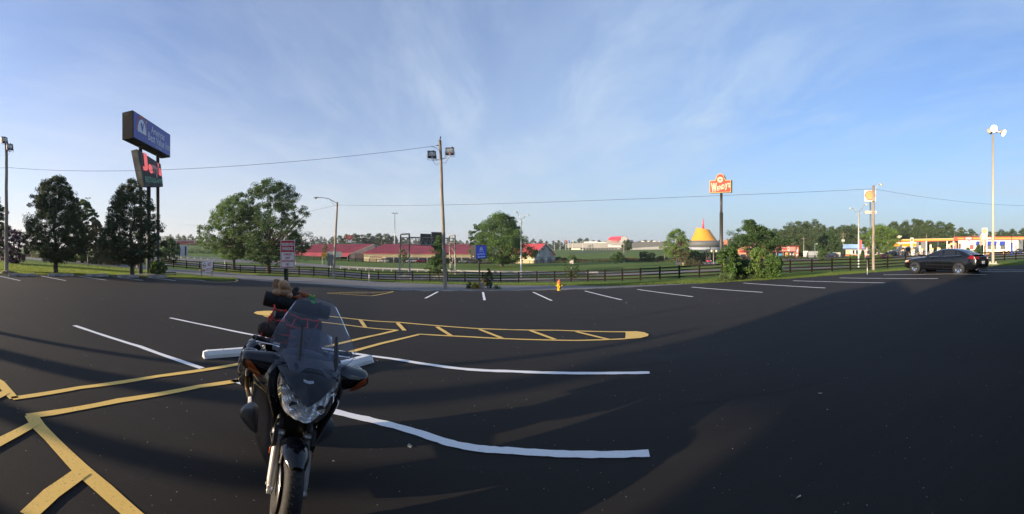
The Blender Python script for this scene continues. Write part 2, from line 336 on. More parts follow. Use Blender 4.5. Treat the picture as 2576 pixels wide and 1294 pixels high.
# ------------------------------------------------------------------ ground sheets
def polar_sheet(name, m, us, dfun, n, lift, closed=False, kind='structure'):
    """strip of ground between two distances per bearing"""
    vs = []; fs = []
    for u in us:
        d0, d1 = dfun(u)
        for k in range(n + 1):
            d = d0 * (d1 / d0) ** (k / n); vs.append(GD(u, d, lift))
    L = len(us)
    for i in range(L if closed else L - 1):
        a, b = i * (n + 1), ((i + 1) % L) * (n + 1)
        for k in range(n): fs.append((a + k, a + k + 1, b + k + 1, b + k))
    mb = MB().use(m); mb.add(vs, fs, True); return tag(mb.build(name), kind=kind)
us_full = sorted(set([round(-1963 + i * 6502.0 / 180, 1) for i in range(180)] + [-60 + i * 12 for i in range(226)]))
polar_sheet('ground', GRASS, us_full, lambda u: (0.25, 4300), 170, 0.0, True)
EDGE = [(-1963, 690), (-400, 690), (-60, 692), (0, 692), (200, 694), (300, 695.5), (420, 700), (500, 705.5), (560, 709.3), (582, 708.6), (594, 706), (598, 703), (655, 709), (800, 718), (900, 726), (976, 732), (1060, 734.5), (1280, 733.5), (1420, 732), (1550, 726.5), (1650, 721.5), (1784, 714.5), (1900, 708.5), (2000, 702.5), (2120, 693), (2200, 687.5), (2300, 680), (2450, 673), (2576, 668), (2700, 664), (3300, 680), (4540, 690)]
def interp(tab, u): return float(np.interp(u, [a for a, b in tab], [b for a, b in tab]))
def edge_d(u):
    v = interp(EDGE, u); d = GDIST(u, v) if -200 < u < 2700 else 30.0
    return d + (0.25 * math.sin(u * 0.11) + 0.12 * math.sin(u * 0.37)) * (1 if 900 < u < 2500 else 0.3)
us_a = sorted(set([round(-1963 + i * 6502.0 / 150, 1) for i in range(150)] + [-60 + i * 6 for i in range(452)]))
polar_sheet('parking_lot', ASPH, us_a, lambda u: (0.25, edge_d(u)), 120, 0.05, True)
# raw rolled lip of the fresh asphalt where it stops
def strip(name, m, near, far, u0, u1, n=4, lift=0.03, step=8):
    us = [u0 + i * (u1 - u0) / max(1, int((u1 - u0) / step)) for i in range(int((u1 - u0) / step) + 1)]
    return polar_sheet(name, m, us, lambda u: (near(u) if callable(near) else GDIST(u, interp(near, u)), GDIST(u, interp(far, u))), n, lift)
FRFAR = [(-60, 642), (0, 643), (60, 647), (105, 650.5), (223, 659.6), (365, 669.8), (415, 676), (505, 682.4), (577, 687), (656, 694), (800, 700.7), (976, 711), (1110, 716), (1327, 719.2), (1550, 720.5), (1700, 716), (1795, 713.9)]
FRNEAR = [(-60, 647), (0, 648), (60, 652), (105, 656.5), (223, 666), (365, 678.5), (415, 684.5), (505, 693), (577, 702.3), (600, 703.5)]
polar_sheet('frontage_road', OLDA, [-60 + 8 * i for i in range(232)], lambda u: ((GDIST(u, interp(FRNEAR, u)) if u < 596 else edge_d(u) - 0.4), max(GDIST(u, interp(FRFAR, u)), (edge_d(u) if u > 596 else 0) + 0.15)), 8, 0.03)
strip('ramp_road', OLDA, [(380, 668), (470, 668), (640, 679), (760, 690), (900, 700), (1157, 709), (1384, 709.5), (1520, 705)], [(380, 660), (470, 660.5), (640, 669), (760, 679), (900, 690), (1157, 700.5), (1384, 701.5), (1520, 700)], 380, 1520, 6, 0.04)
strip('highway_road', OLDA, [(380, 655), (470, 657.5), (640, 663), (752, 669.6), (906, 678.7), (1080, 684), (1157, 686), (1412, 691.5), (1536, 694), (1635, 691), (1790, 686.5), (1942, 680.5), (2073, 677), (2160, 670.5), (2320, 661), (2576, 649.5)], [(380, 648), (470, 650), (640, 657), (752, 662.5), (906, 671.6), (1080, 677.4), (1157, 679.5), (1412, 683.8), (1536, 685.5), (1635, 682), (1790, 679.5), (1942, 673.5), (2073, 670), (2160, 667), (2320, 658.5), (2576, 647.5)], 380, 2576, 6, 0.05)
strip('restaurant_driveway', OLDA, [(1700, 667), (1790, 666), (1830, 661), (1900, 658), (2060, 659)], [(1700, 658), (1745, 656.5), (1790, 653), (1900, 651), (2060, 652.5)], 1700, 2060, 5, 0.06)
strip('taco_driveway', mat('dark_drive', (0.05, 0.055, 0.07), 0.8, scale=2), [(2060, 655), (2110, 648), (2200, 650), (2230, 652)], [(2060, 648), (2100, 640.5), (2150, 638.5), (2230, 640)], 2060, 2230, 5, 0.07)
strip('forecourt', OLDA, [(2210, 652), (2300, 651), (2430, 646), (2576, 643)], [(2210, 636), (2300, 634), (2430, 631.5), (2576, 630.5)], 2210, 2576, 6, 0.08)
strip('museum_drive', mat('dark_drive', (0.05,) * 3), [(1430, 638), (1500, 635), (1545, 633)], [(1430, 636.8), (1480, 633.5), (1545, 632.2)], 1430, 1545, 2, 0.2)
strip('museum_drive', mat('dark_drive', (0.05,) * 3), [(1760, 633.5), (1850, 633)], [(1760, 631), (1850, 630.5)], 1760, 1850, 2, 0.2)
# ------------------------------------------------------------------ painted lines
def plan(p, lift=0.062):
    q = G(*p); return Vector((q.x, q.y, 0))
def line(name, pts, w, m, label=None, raw=False, lift=0.058, parent=None):
    P2 = [Vector((p[0], p[1], 0)) for p in pts] if raw else [plan(p) for p in pts]
    if m is WPAINT and len(P2) > 3:
        E_ = [P2[0] * 2 - P2[1]] + P2 + [P2[-1] * 2 - P2[-2]]; Q_ = []
        for i in range(1, len(E_) - 2):
            a, b, c, d = E_[i - 1:i + 3]
            for k in range(6): s = k / 6; Q_.append(0.5 * ((2 * b) + (c - a) * s + (2 * a - 5 * b + 4 * c - d) * s * s + (3 * b - a - 3 * c + d) * s ** 3))
        P2 = Q_ + [P2[-1]]
    out = []
    for i in range(len(P2) - 1):
        n = max(1, int((P2[i + 1] - P2[i]).length / 0.3))
        for k in range(n): out.append(P2[i].lerp(P2[i + 1], k / n))
    out.append(P2[-1]); vs = []; fs = []
    for i, p in enumerate(out):
        t = (out[min(i + 1, len(out) - 1)] - out[max(i - 1, 0)]).normalized(); nrm = Vector((-t.y, t.x, 0)); ww = w / 2 * (1 + 0.06 * math.sin(i * 1.7 + w * 50) + rng.uniform(-.05, .05)); p = p + nrm * rng.uniform(-.004, .004)
        for sgn in (-1, 1):
            q = p + nrm * ww * sgn; vs.append((q.x, q.y, zat(q.x, q.y) + lift))
    for i in range(len(out) - 1): fs.append((2 * i, 2 * i + 1, 2 * i + 3, 2 * i + 2))
    o = MB().use(m).add(vs, fs).build(name, parent); tag(o, kind='structure'); return o
for pts, w in (([(187, 825), (350, 879), (508, 936)], .12), ([(586, 966), (700, 1003), (850, 1050), (950, 1074), (1040, 1099), (1120, 1126), (1200, 1143), (1290, 1150), (1400, 1157), (1510, 1159), (1633, 1156)], .13),
               ([(428, 805), (540, 829), (655, 853)], .11), ([(660, 854), (780, 878), (900, 899), (985, 911), (1070, 925), (1180, 939), (1290, 944), (1400, 948), (1520, 948.5), (1634, 947)], .12)):
    line('parking_line', pts, w, WPAINT)
RL = [[(1070, 754), (1102, 737)], [(1219, 759), (1215, 738)], [(1388, 760), (1341, 738)], [(1564, 758), (1471, 735)], [(1743, 750), (1603, 731)], [(1918, 739), (1740, 725)], [(2076, 728), (1870, 715)], [(2225, 715), (1995, 709)], [(2360, 704), (2112, 702)], [(2482, 694), (2222, 694)], [(2576, 686), (2420, 686.5)], [(2576, 682), (2485, 681.5)]]
for a, b in RL: line('parking_line', [a, b], .11, WPAINT)
for a, b in [[(-10, 695), (51, 709)], [(103, 696.5), (166, 709)], [(198, 697.5), (268, 707.5)], [(285, 698.5), (360, 708)], [(368, 700), (442, 708.5)], [(440, 703), (515, 709)]]: line('parking_line', [a, b], .10, WPAINT)
SEAM = mat('paver_seam', (.006, .006, .006), .9)
for pts in (((1480, 941), (1920, 881), (2300, 829), (2600, 796)), ((1290, 905), (1640, 843), (1830, 811)), ((1690, 1034), (2100, 962), (2600, 880)), ((0, 770), (500, 772), (1000, 779), (1300, 782))): line('paver_seam', list(pts), .008, SEAM, lift=0.055)
# yellow arrows and hatching
def yl(*pts, w=.11, lift=0.058): return line('yellow_marking', list(pts), w, YPAINT, lift=lift)
yl((700, 790), (830, 801), (1000, 816), (1200, 832.5), (1400, 837), (1580, 841), w=.12)
yl((664, 800), (690, 806), (860, 822), (1000, 836.5), w=.10)
yl((1000, 836.5), (930, 853), (820, 880), w=.12)
yl((868, 897), (960, 871), (1057, 847), w=.12)
yl((1055, 847), (1180, 854), (1300, 860), (1450, 863.5), (1575, 859), w=.12)
for a, b in (((905, 809), (919, 829)), ((1000, 818), (1018, 838)), ((1099, 828), (1134, 851)), ((1207, 835), (1262, 857.5)), ((1334, 838), (1396, 861)), ((1450, 841), (1535, 862))): yl(a, b, w=.11, lift=0.062)
def blob(pts, m, name='yellow_marking', lift=0.066):
    P2 = [plan(p) for p in pts]; c = sum(P2, Vector()) / len(P2); vs = [(c.x, c.y, zat(c.x, c.y) + lift)] + [(p.x, p.y, zat(p.x, p.y) + lift) for p in P2]
    n = len(P2); return tag(MB().use(m).add(vs, [(0, 1 + i, 1 + (i + 1) % n) for i in range(n)]).build(name), kind='structure')
blob([(1573, 841), (1600, 840.5), (1620, 843), (1632, 848), (1630, 853), (1612, 858), (1572, 861), (1574, 850)], YPAINT)
blob([(638, 793), (645, 789), (665, 787.5), (720, 787.5), (720, 792), (690, 793.5), (668, 796), (690, 801), (668, 800), (648, 797)], YPAINT)
yl((-30, 955), (0, 972), (30, 1008), (36, 1014), w=.14); yl((-30, 1022), (0, 1006), (14, 998), w=.12, lift=0.062); yl((30, 1014), (200, 986), (400, 956), (640, 918), (700, 910), w=.12)
yl((68, 1060), (300, 1019), (500, 983), (660, 957), w=.13)
yl((78, 1058), (96, 1085), (200, 1195), (262, 1250), (320, 1303), (390, 1370), w=.15, lift=0.060); yl((-60, 1160), (0, 1127), (90, 1078), w=.13, lift=0.064); yl((210, 1203), (130, 1262), (70, 1320), w=.15, lift=0.064)
yl((822, 741), (900, 738), (990, 736.5), w=.06); yl((822, 741), (934, 748), (990, 737), w=.09)
for k in range(1, 5): yl((822 + k * 24, 740.5 - k * .7), (880 + k * 21, 745.2 - k * 1.2), w=.05, lift=0.062)
yl((512, 711.5), (560, 713), (590, 711.5), (598, 708.5), (592, 705), (585, 704), w=.10)
# ------------------------------------------------------------------ board fences
TIMB = mat('creosoted_timber', (0.014, 0.011, 0.010), 0.95, spec=.05, var=0.25, scale=9, bump=0.5, stretch=(1, 6, 6)); TIMB2 = mat('weathered_board', (0.020, 0.016, 0.013), 0.95, spec=.05, var=0.3, scale=5, bump=0.5, stretch=(1, 8, 8))
ub = MB().use(TIMB2).box((0, 0, 0), (1, 1, 1)); UB = ub.mesh('board'); up = MB().use(TIMB).box((0, 0, 0), (1, 1, 1)); UPB = up.mesh('post')
def unit(name, me, parent, loc, sc, rot=None):
    o = bpy.data.objects.new(name, me); o.location = loc; o.scale = sc
    if rot: o.rotation_euler = rot
    C.objects.link(o)
    if parent: o.parent = parent
    return o
def path_pts(tab, spacing, lift=0.0):
    """walk along bearings/distances with an even spacing"""
    us = np.linspace(tab[0][0], tab[-1][0], 3000); X = [GD(u, float(np.interp(u, [a for a, b in tab], [b for a, b in tab]))) for u in us]
    out = [X[0]]; acc = 0.0
    for i in range(1, len(X)):
        acc += (X[i].xy - X[i - 1].xy).length
        if acc >= spacing: out.append(X[i]); acc = 0.0
    return out
def fence(tab, H, spacing, label, pw=0.15, rails=4, indiv=10 ** 9, bh=0.14):
    pts = path_pts(tab, spacing); r = thing('board_fence', label, 'fence', pts[len(pts) // 2]); L = Vector(r.location); far = MB().use(TIMB2)
    for i, p in enumerate(pts):
        if i < len(pts) - 1: dirv = pts[i + 1] - p
        a = math.atan2(dirv.y, dirv.x); hh = H * rng.uniform(0.98, 1.05)
        unit('post', UPB, r, p - L + Vector((0, 0, hh / 2 - 0.05)), (pw, pw, hh + 0.1), (rng.uniform(-.012, .012), rng.uniform(-.012, .012), a))
        if i == len(pts) - 1: break
        for k in range(rails):
            z = H * (0.16 + 0.25 * k) + rng.uniform(-.015, .015); q0 = p + Vector((0, 0, z)); q1 = pts[i + 1] + Vector((0, 0, z + rng.uniform(-.015, .015))); dv = q1 - q0; ln = dv.length
            off = Vector((math.sin(a), -math.cos(a), 0)) * (pw / 2 + 0.02)
            mid = (q0 + q1) / 2 + off - L; e = (0, -math.asin(dv.z / ln), a)
            if i < indiv: unit('board', UB, r, mid, (ln - 0.012, 0.035, bh), e)
            else:
                far.add([Matrix.LocRotScale(mid, Euler(e), Vector((ln - 0.012, 0.035, bh))) @ Vector(c) for c in ub.v], ub.f)
    if far.v: tag(far.build('far_board', r), kind='stuff')
    return r
fence([(300, 82), (410, 72), (600, 66), (700, 64), (838, 60), (1000, 58), (1200, 56), (1383, 54), (1587, 48), (1760, 44), (1930, 43), (2073, 45), (2177, 48), (2266, 50), (2380, 54), (2506, 60), (2600, 66)], 1.40, 2.44, 'long black four board fence running behind the frontage road and past the black car', indiv=75)
fence([(2576, 131), (2523, 130), (2249, 125), (2009, 118), (1767, 106), (1623, 106), (1480, 108), (1297, 115), (1066, 128), (957, 135), (795, 141), (700, 148)], 1.40, 2.44, 'distant black board fence beyond the highway in front of the red roofed sheds', pw=0.17, indiv=74, bh=0.15)
# ------------------------------------------------------------------ trees
BARK = mat('bark', (0.075, 0.060, 0.047), 0.9, var=0.3, scale=8, bump=0.8, stretch=(3, 3, 0.6))
LEAF = {
 'dark': mat('dark_leaf', (0.036, 0.082, 0.022), 0.55, var=0.2, scale=0.6, island=(0.068, 0.125, 0.030), leaf=0.30),
 'pear': mat('pear_leaf', (0.026, 0.048, 0.016), 0.55, var=0.2, scale=0.7, island=(0.050, 0.080, 0.022), leaf=0.16),
 'green': mat('green_leaf', (0.055, 0.125, 0.026), 0.55, var=0.2, scale=0.5, island=(0.105, 0.185, 0.038), leaf=0.34),
 'light': mat('light_leaf', (0.100, 0.185, 0.036), 0.55, var=0.2, scale=0.5, island=(0.170, 0.250, 0.055), leaf=0.36),
 'wood': mat('woodland_leaf', (0.050, 0.092, 0.028), 0.6, var=0.35, scale=0.12, island=(0.100, 0.150, 0.042), leaf=0.30),
 'purple': mat('purple_leaf', (0.055, 0.022, 0.040), 0.55, var=0.2, scale=1, island=(0.090, 0.040, 0.080), leaf=0.2),
 'brown': mat('dry_leaf', (0.110, 0.068, 0.036), 0.7, var=0.2, scale=1, island=(0.17, 0.115, 0.05), leaf=0.2),
 'olive': mat('olive_leaf', (0.070, 0.072, 0.025), 0.6, var=0.2, scale=1, island=(0.105, 0.10, 0.036), leaf=0.25),
 'gold': mat('golden_leaf', (0.30, 0.26, 0.030), 0.6, var=0.2, scale=1, island=(0.42, 0.36, 0.06), leaf=0.3),
}
def leaf_mesh(name, pts, dirs, size, m, rs, aspect=0.55, up=0.0):
    """one diamond leaf per point: real folded leaves, four corners each"""
    n = len(pts); nr = rs.normal(size=(n, 3)); nr[:, 2] += up; nr /= np.linalg.norm(nr, axis=1)[:, None]
    a = rs.normal(size=(n, 3)) if dirs is None else dirs + rs.normal(size=(n, 3)) * 0.5
    a -= nr * (a * nr).sum(1)[:, None]; a /= np.linalg.norm(a, axis=1)[:, None] + 1e-9; b = np.cross(nr, a)
    sz = size * rs.uniform(0.65, 1.35, size=(n, 1)); q = np.empty((n, 4, 3))
    q[:, 0] = pts - a * sz * 0.5; q[:, 1] = pts + b * sz * aspect * 0.5 + nr * sz * 0.08; q[:, 2] = pts + a * sz * 0.5; q[:, 3] = pts - b * sz * aspect * 0.5 + nr * sz * 0.08
    me = bpy.data.meshes.new(name); me.vertices.add(4 * n); me.vertices.foreach_set('co', q.ravel().astype(np.float32)); me.loops.add(4 * n); me.polygons.add(n)
    me.loops.foreach_set('vertex_index', np.arange(4 * n, dtype=np.int32)); me.polygons.foreach_set('loop_start', np.arange(0, 4 * n, 4, dtype=np.int32))
    me.materials.append(m); me.update(calc_edges=True); return me
def crown(seed, H, z0, prof, R0, nclump, per, size, m, sx=1.0, lumps=0.22, csize=0.16, hollow=0.35, lean=(0, 0), name='crown', droop=0.0, aspect=0.55):
    """prof(t) gives radius share at height share t; returns mesh and clump centres"""
    rs = np.random.RandomState(seed); cs = []; ph = rs.uniform(0, 6.28, 6)
    while len(cs) < nclump:
        t = rs.uniform(0, 1); a = rs.uniform(0, 6.283); rr = prof(t)
        if rr <= 0.02 or rs.uniform() > rr ** 0.8 + 0.12: continue
        lump = 1 + lumps * (math.sin(2 * a + ph[0] + 5 * t) * 0.6 + math.sin(3 * a + ph[1] - 9 * t) * 0.5 + math.sin(5 * a + ph[2] + 13 * t) * 0.35)
        q = hollow + (1 - hollow) * rs.uniform() ** 0.5; r = R0 * rr * lump * q
        cs.append((r * math.cos(a) * sx + lean[0] * t, r * math.sin(a) + lean[1] * t, z0 + (H - z0) * t))
    cs = np.array(cs); rc = csize * R0 * rs.uniform(0.55, 1.45, size=len(cs))
    idx = np.repeat(np.arange(len(cs)), per); off = rs.normal(size=(len(idx), 3)); off /= np.linalg.norm(off, axis=1)[:, None]
    off *= (rs.uniform(size=(len(idx), 1)) ** 0.45); off[:, 2] = off[:, 2] * 0.72 - droop * np.abs(rs.normal(size=len(idx)))
    pts = cs[idx] + off * rc[idx][:, None]
    return leaf_mesh(name, pts, None, size, m, rs, aspect, 0.35), cs
def trunk_mesh(seed, H, r, cs, fork, nl=16, name='trunk', lean=(0, 0), wob=0.3, multi=1):
    rs = random.Random(seed); mb = MB().use(BARK)
    for mth in range(multi):
        k = [(rs.uniform(-wob, wob) * i / 6 + lean[0] * i / 6 + (mth - (multi - 1) / 2) * 0.5 * i / 6, rs.uniform(-wob, wob) * i / 6 + lean[1] * i / 6, H * 0.86 * i / 6 - 0.15 * (i == 0)) for i in range(7)]
        mb.tube(k, [r * 1.45 if i == 0 else r * (1 - 0.14 * i) for i in range(7)], 9)
    order = sorted(range(len(cs)), key=lambda i: -math.hypot(cs[i][0], cs[i][1]) - rs.uniform(0, 2))[:nl]
    for i in order:
        c = Vector(cs[i]); zb = fork + (c.z - fork) * rs.uniform(0.15, 0.5); t = zb / (H * 0.86) * 6; j = min(int(max(t, 0)), 5); f = max(0, min(1, t - j)); a = Vector(k[j]).lerp(Vector(k[j + 1]), f)
        mid = a.lerp(c, 0.5) + Vector((rs.uniform(-.2, .2), rs.uniform(-.2, .2), -0.10 * (c - a).length + rs.uniform(0, .3)))
        mb.tube([a, mid, c], [r * 0.38, r * 0.24, r * 0.07], 6)
    return mb.mesh(name)
def put_tree(name, label, u, d, meshes, rz=0.0, sc=1.0, group=None, v=None, cat='tree', szx=1.0):
    p = G(u, v) if v else GD(u, d)
    r = thing(name, label, cat, p, rz, group); r.scale = (sc * szx, sc * szx, sc)
    for nm, me in meshes:
        o = bpy.data.objects.new(nm, me); o.parent = r; C.objects.link(o)
    return r
pf_oval = lambda t: max(0.0, math.sin(PI * min(1, (t * 0.93 + 0.07)) ** 0.80)) ** 0.62
pf_pear = lambda t: min(1, (t * 6 + .15)) * (1 - t ** 2.6) ** 0.62 * (1.0 - 0.18 * t)
pf_cone = lambda t: (1 - t) ** 0.85 * min(1, t * 9 + 0.3) + 0.04
pf_round = lambda t: max(0.0, 1 - (2 * t - 0.95) ** 2) ** 0.5
pf_flat = lambda t: max(0.0, min(1, t * 3 + .25)) * (1 - t ** 4) ** 0.6
def tree(name, label, u, d, H, W_, z0, prof, kind, seed, clumps=150, per=90, leaf=0.16, trunk=0.16, fork=None, v=None, group=None, cat='tree', **kw):
    tk = {k: kw.pop(k) for k in ('nl', 'wob', 'multi') if k in kw}
    me, cs = crown(seed, H, z0, prof, W_ / 2, clumps, per, leaf, LEAF[kind], **kw)
    tm = trunk_mesh(seed, H, trunk, cs, fork or z0, lean=kw.get('lean', (0, 0)), **tk)
    return put_tree(name, label, u, d, [('trunk', tm), ('crown', me)], v=v, group=group, rz=yaw(u), cat=cat)
s_ = lambda px, d: px * d / FOC
tree('ornamental_pear_tree', 'dark oval tree on the lawn right of the far left light pole', 140, 32, s_(245, 32), s_(192, 32), s_(30, 32), pf_pear, 'pear', 3, 520, 170, 0.10, 0.16, csize=0.115, hollow=0.15, nl=26, lumps=0.13)
tree('ornamental_pear_tree', 'dark oval tree directly in front of the tall motel sign posts', 332, 30.6, s_(243, 30.6), s_(176, 30.6), s_(32, 30.6), pf_pear, 'pear', 5, 430, 160, 0.10, 0.15, csize=0.115, hollow=0.2, nl=30, lumps=0.12)
tree('ornamental_pear_tree', 'dark tree cut by the left edge behind the wooden floodlight pole', -30, 36, s_(215, 36), s_(120, 36), s_(30, 36), pf_pear, 'pear', 8, 260, 150, 0.11, 0.15, csize=0.13)
tree('background_tree', 'rounded green tree half hidden behind the left oval tree', 207, 62, s_(160, 62), s_(80, 62), s_(20, 62), pf_round, 'dark', 9, 160, 90, 0.25, 0.2)
tree('willow_tree', 'drooping olive tree seen between the two dark oval trees', 243, 60, s_(112, 60), s_(58, 60), s_(2, 60), pf_oval, 'olive', 12, 150, 80, 0.2, 0.15, droop=0.8)
tree('willow_tree', 'drooping tree behind the right oval tree and the sign posts', 285, 62, s_(118, 62), s_(70, 62), s_(2, 62), pf_oval, 'olive', 13, 150, 80, 0.2, 0.15, droop=0.8)
tree('purple_shrub', 'large dark purple leaved shrub behind the left floodlight pole', 30, 48, s_(88, 48), s_(95, 48), 0.2, pf_round, 'purple', 15, 150, 70, 0.18, 0.08, cat='shrub', multi=3)
tree('understory_bush', 'low green bush below the willow beside the frontage road', 190, 62, s_(40, 62), s_(70, 62), 0.1, pf_round, 'green', 16, 90, 50, 0.25, 0.06, cat='bush', multi=3)
tree('understory_bush', 'dark bush at the road edge left of the tall sign posts', 262, 66, s_(34, 66), s_(60, 66), 0.1, pf_round, 'dark', 17, 90, 50, 0.25, 0.06, cat='bush', multi=3)
tree('cypress_tree', 'feathery conical green tree right of the tall sign posts', 426, 85, s_(62, 85), s_(58, 85), s_(2, 85), pf_oval, 'dark', 18, 120, 70, 0.28, 0.15, droop=0.3)
tree('ash_tree', 'broad paler green tree left of the biggest tree behind the fence', 588, 75, s_(182, 75), s_(156, 75), s_(28, 75), pf_flat, 'green', 21, 380, 130, 0.22, 0.28, csize=0.13, hollow=0.3, nl=30, fork=4, lumps=0.35)
tree('ash_tree', 'largest dark green tree with open branches behind the fence left of the reserved parking sign', 676, 70, s_(232, 70), s_(196, 70), s_(22, 70), pf_flat, 'dark', 22, 420, 140, 0.22, 0.34, csize=0.115, hollow=0.42, nl=44, fork=3, lumps=0.4, wob=0.5)
tree('cypress_tree', 'feathery young conical tree behind the utility pole beside the sign gantry', 1104, 64, s_(108, 64), s_(66, 64), s_(16, 64), pf_cone, 'green', 24, 170, 60, 0.20, 0.09, csize=0.17, lumps=0.35, hollow=0.1)
tree('maple_tree', 'big rounded green tree behind the small blue motel sign', 1262, 118, s_(134, 118), s_(150, 118), s_(10, 118), pf_pear, 'green', 26, 460, 130, 0.32, 0.42, csize=0.13, lumps=0.4, nl=24)
tree('maple_tree', 'darker smaller tree left of the big rounded tree', 1208, 150, s_(104, 150), s_(60, 150), s_(8, 150), pf_round, 'dark', 27, 130, 80, 0.45, 0.3)
tree('young_street_tree', 'small upright young tree inside the left leg of the sign gantry', 1014, 112, s_(43, 112), s_(22, 112), s_(14, 112), pf_oval, 'green', 28, 70, 45, 0.22, 0.07)
tree('young_street_tree', 'small upright young tree behind the yellow warning sign', 818, 118, s_(50, 118), s_(18, 118), s_(14, 118), pf_oval, 'green', 29, 60, 45, 0.22, 0.07)
tree('young_street_tree', 'small dark young tree on the verge in front of the museum sign lettering', 1555, 107, s_(38, 107), s_(36, 107), s_(12, 107), pf_oval, 'dark', 30, 100, 50, 0.24, 0.08)
tree('cypress_tree', 'wispy young cypress behind the fence near the fire hydrant', 1439, 62, s_(60, 62), s_(40, 62), s_(2, 62), pf_oval, 'dark', 31, 75, 34, 0.17, 0.05, csize=0.25)
tree('museum_tree', 'round dark tree on the museum lawn', 1578, 330, s_(32, 330), s_(26, 330), s_(7, 330), pf_round, 'dark', 32, 80, 60, 0.9, 0.35)
tree('locust_tree', 'thin yellow green tree with bare brown centre left of the yellow dome', 1703, 135, s_(84, 135), s_(66, 135), s_(16, 135), pf_oval, 'light', 33, 130, 55, 0.40, 0.2, hollow=0.55, csize=0.2, nl=40, lumps=0.4)
b = tree('dry_tree_growth', 'withered brown foliage low inside the thin yellow green tree', 1712, 134, s_(56, 134), s_(44, 134), s_(12, 134), pf_round, 'brown', 34, 70, 40, 0.35, 0.05, cat='shrub')
for i, (lab, u, d, h, w, kd) in enumerate([
  ('tall dark bush left of the thin yellow green tree', 1622, 150, 28, 30, 'dark'), ('second bushy mass beside the tall dark bush left of the thin tree', 1638, 148, 24, 26, 'dark'), ('low dark thicket just left of the thin tree trunk', 1664, 160, 12, 30, 'dark'),
  ('dark rounded bush right of the thin tree', 1745, 140, 30, 40, 'dark'), ('broad dark bush under the left side of the yellow dome', 1775, 145, 24, 46, 'dark'), ('dark bush behind the red car', 1803, 150, 20, 40, 'dark'), ('pale green bush at the corner of the grey barn', 1404, 175, 14, 18, 'green'), ('small bush between barn and brown weeds', 1420, 180, 10, 20, 'olive')]):
    tree('field_bush', lab, u, d, s_(h, d), s_(w, d), 0.1, pf_round, kd, 40 + i, 70, 50, 0.4, 0.08, cat='bush', multi=3)
for i, (u, v, r_, lab) in enumerate([(1730, 662, 9, 'leftmost clipped round shrub in the driveway island'), (1745, 663, 12, 'largest clipped olive shrub in the driveway island'), (1760, 663, 9, 'clipped round shrub nearest the red car')]):
    tree('clipped_shrub', lab, u, 115, s_(r_ * 1.35, 115), s_(r_ * 2, 115), 0.05, pf_round, 'olive', 60 + i, 60, 40, 0.22, 0.05, cat='shrub', group='clipped shrubs in the driveway island')
# right-hand planting bed
tree('sumac_tree', 'dark spreading tree in front of the fast food building', 1922, 62, s_(124, 62), s_(118, 62), s_(46, 62), lambda t: max(.0, min(1, t * 4 + .3)) * (1 - t) ** .42, 'dark', 70, 200, 150, 0.18, 0.16, csize=0.14, lumps=0.6, lean=(-2.2, 0), nl=26, fork=2.6)
tree('overgrown_shrub', 'tall leafy shrub at the left end of the planting bed by the parking lot', 1832, 29.8, s_(94, 29.8), s_(66, 29.8), 0.15, pf_flat, 'green', 71, 90, 150, 0.13, 0.04, cat='shrub', multi=4, csize=0.2, lumps=0.55, hollow=.2)
tree('overgrown_shrub', 'brighter broad leaved shrub at the right end of the planting bed', 1914, 30.2, s_(78, 30.2), s_(84, 30.2), 0.2, pf_flat, 'light', 72, 46, 100, 0.16, 0.03, cat='shrub', multi=4, csize=0.22, lumps=0.75, hollow=.3)
tree('overgrown_shrub', 'low dark shrub filling the back of the planting bed', 1874, 31.5, s_(48, 31), s_(100, 31), 0.1, pf_round, 'dark', 73, 120, 80, 0.16, 0.03, cat='shrub', multi=4, csize=0.22)
tree('overgrown_shrub', 'thin trailing shrub spilling right over the grass from the planting bed', 1946, 28.5, s_(58, 28.5), s_(56, 28.5), 0.15, pf_round, 'green', 74, 60, 50, 0.16, 0.03, cat='shrub', multi=3, csize=0.25, lumps=0.5)
YUC = mat('yucca_leaf', (0.075, 0.125, 0.050), 0.5, var=0.2, scale=3, island=(0.14, 0.185, 0.07), leaf=0.15)
def blades(name, n, L, w, m, seed, spread=1.0, droop=0.5):
    r = random.Random(seed); mb = MB().use(m)
    for i in range(n):
        a = r.uniform(0, 2 * PI); t = r.uniform(0.12, 1.0) * spread; l = L * r.uniform(.7, 1.1); ca, sa = math.cos(a), math.sin(a); pr = []
        for k in range(5):
            q = k / 4; h = l * (q * math.cos(t) - droop * q * q * math.sin(t) * 0.45); o = l * q * math.sin(t); ww = w * (1 - q) ** 0.7 * (0.7 + .6 * q) / 2
            pr += [(ca * o - sa * ww, sa * o + ca * ww, max(h, 0.01)), (ca * o + sa * ww, sa * o - ca * ww, max(h, 0.01) + 0.01)]
        mb.add(pr, [(2 * k, 2 * k + 1, 2 * k + 3, 2 * k + 2) for k in range(4)])
    return mb.mesh(name)
for i, (u, v, lab) in enumerate([(1838, 710, 'leftmost spiky yucca at the kerb of the planting bed'), (1862, 707, 'spiky yucca in front of the thin dead stalks'), (1882, 705, 'smaller spiky yucca in the middle of the planting bed'), (1904, 704, 'largest spiky yucca in front of the bright shrub'), (1812, 711, 'dark spiky clump below the tall left shrub')]):
    put_tree('yucca', lab, u, 27, [('foliage', blades('foliage', 90, 0.75, 0.05, YUC, 80 + i, 1.35))], v=v, cat='plant', group='yuccas along the planting bed')
DRY = mat('dry_stalk', (0.30, 0.22, 0.13), 0.8, scale=8)
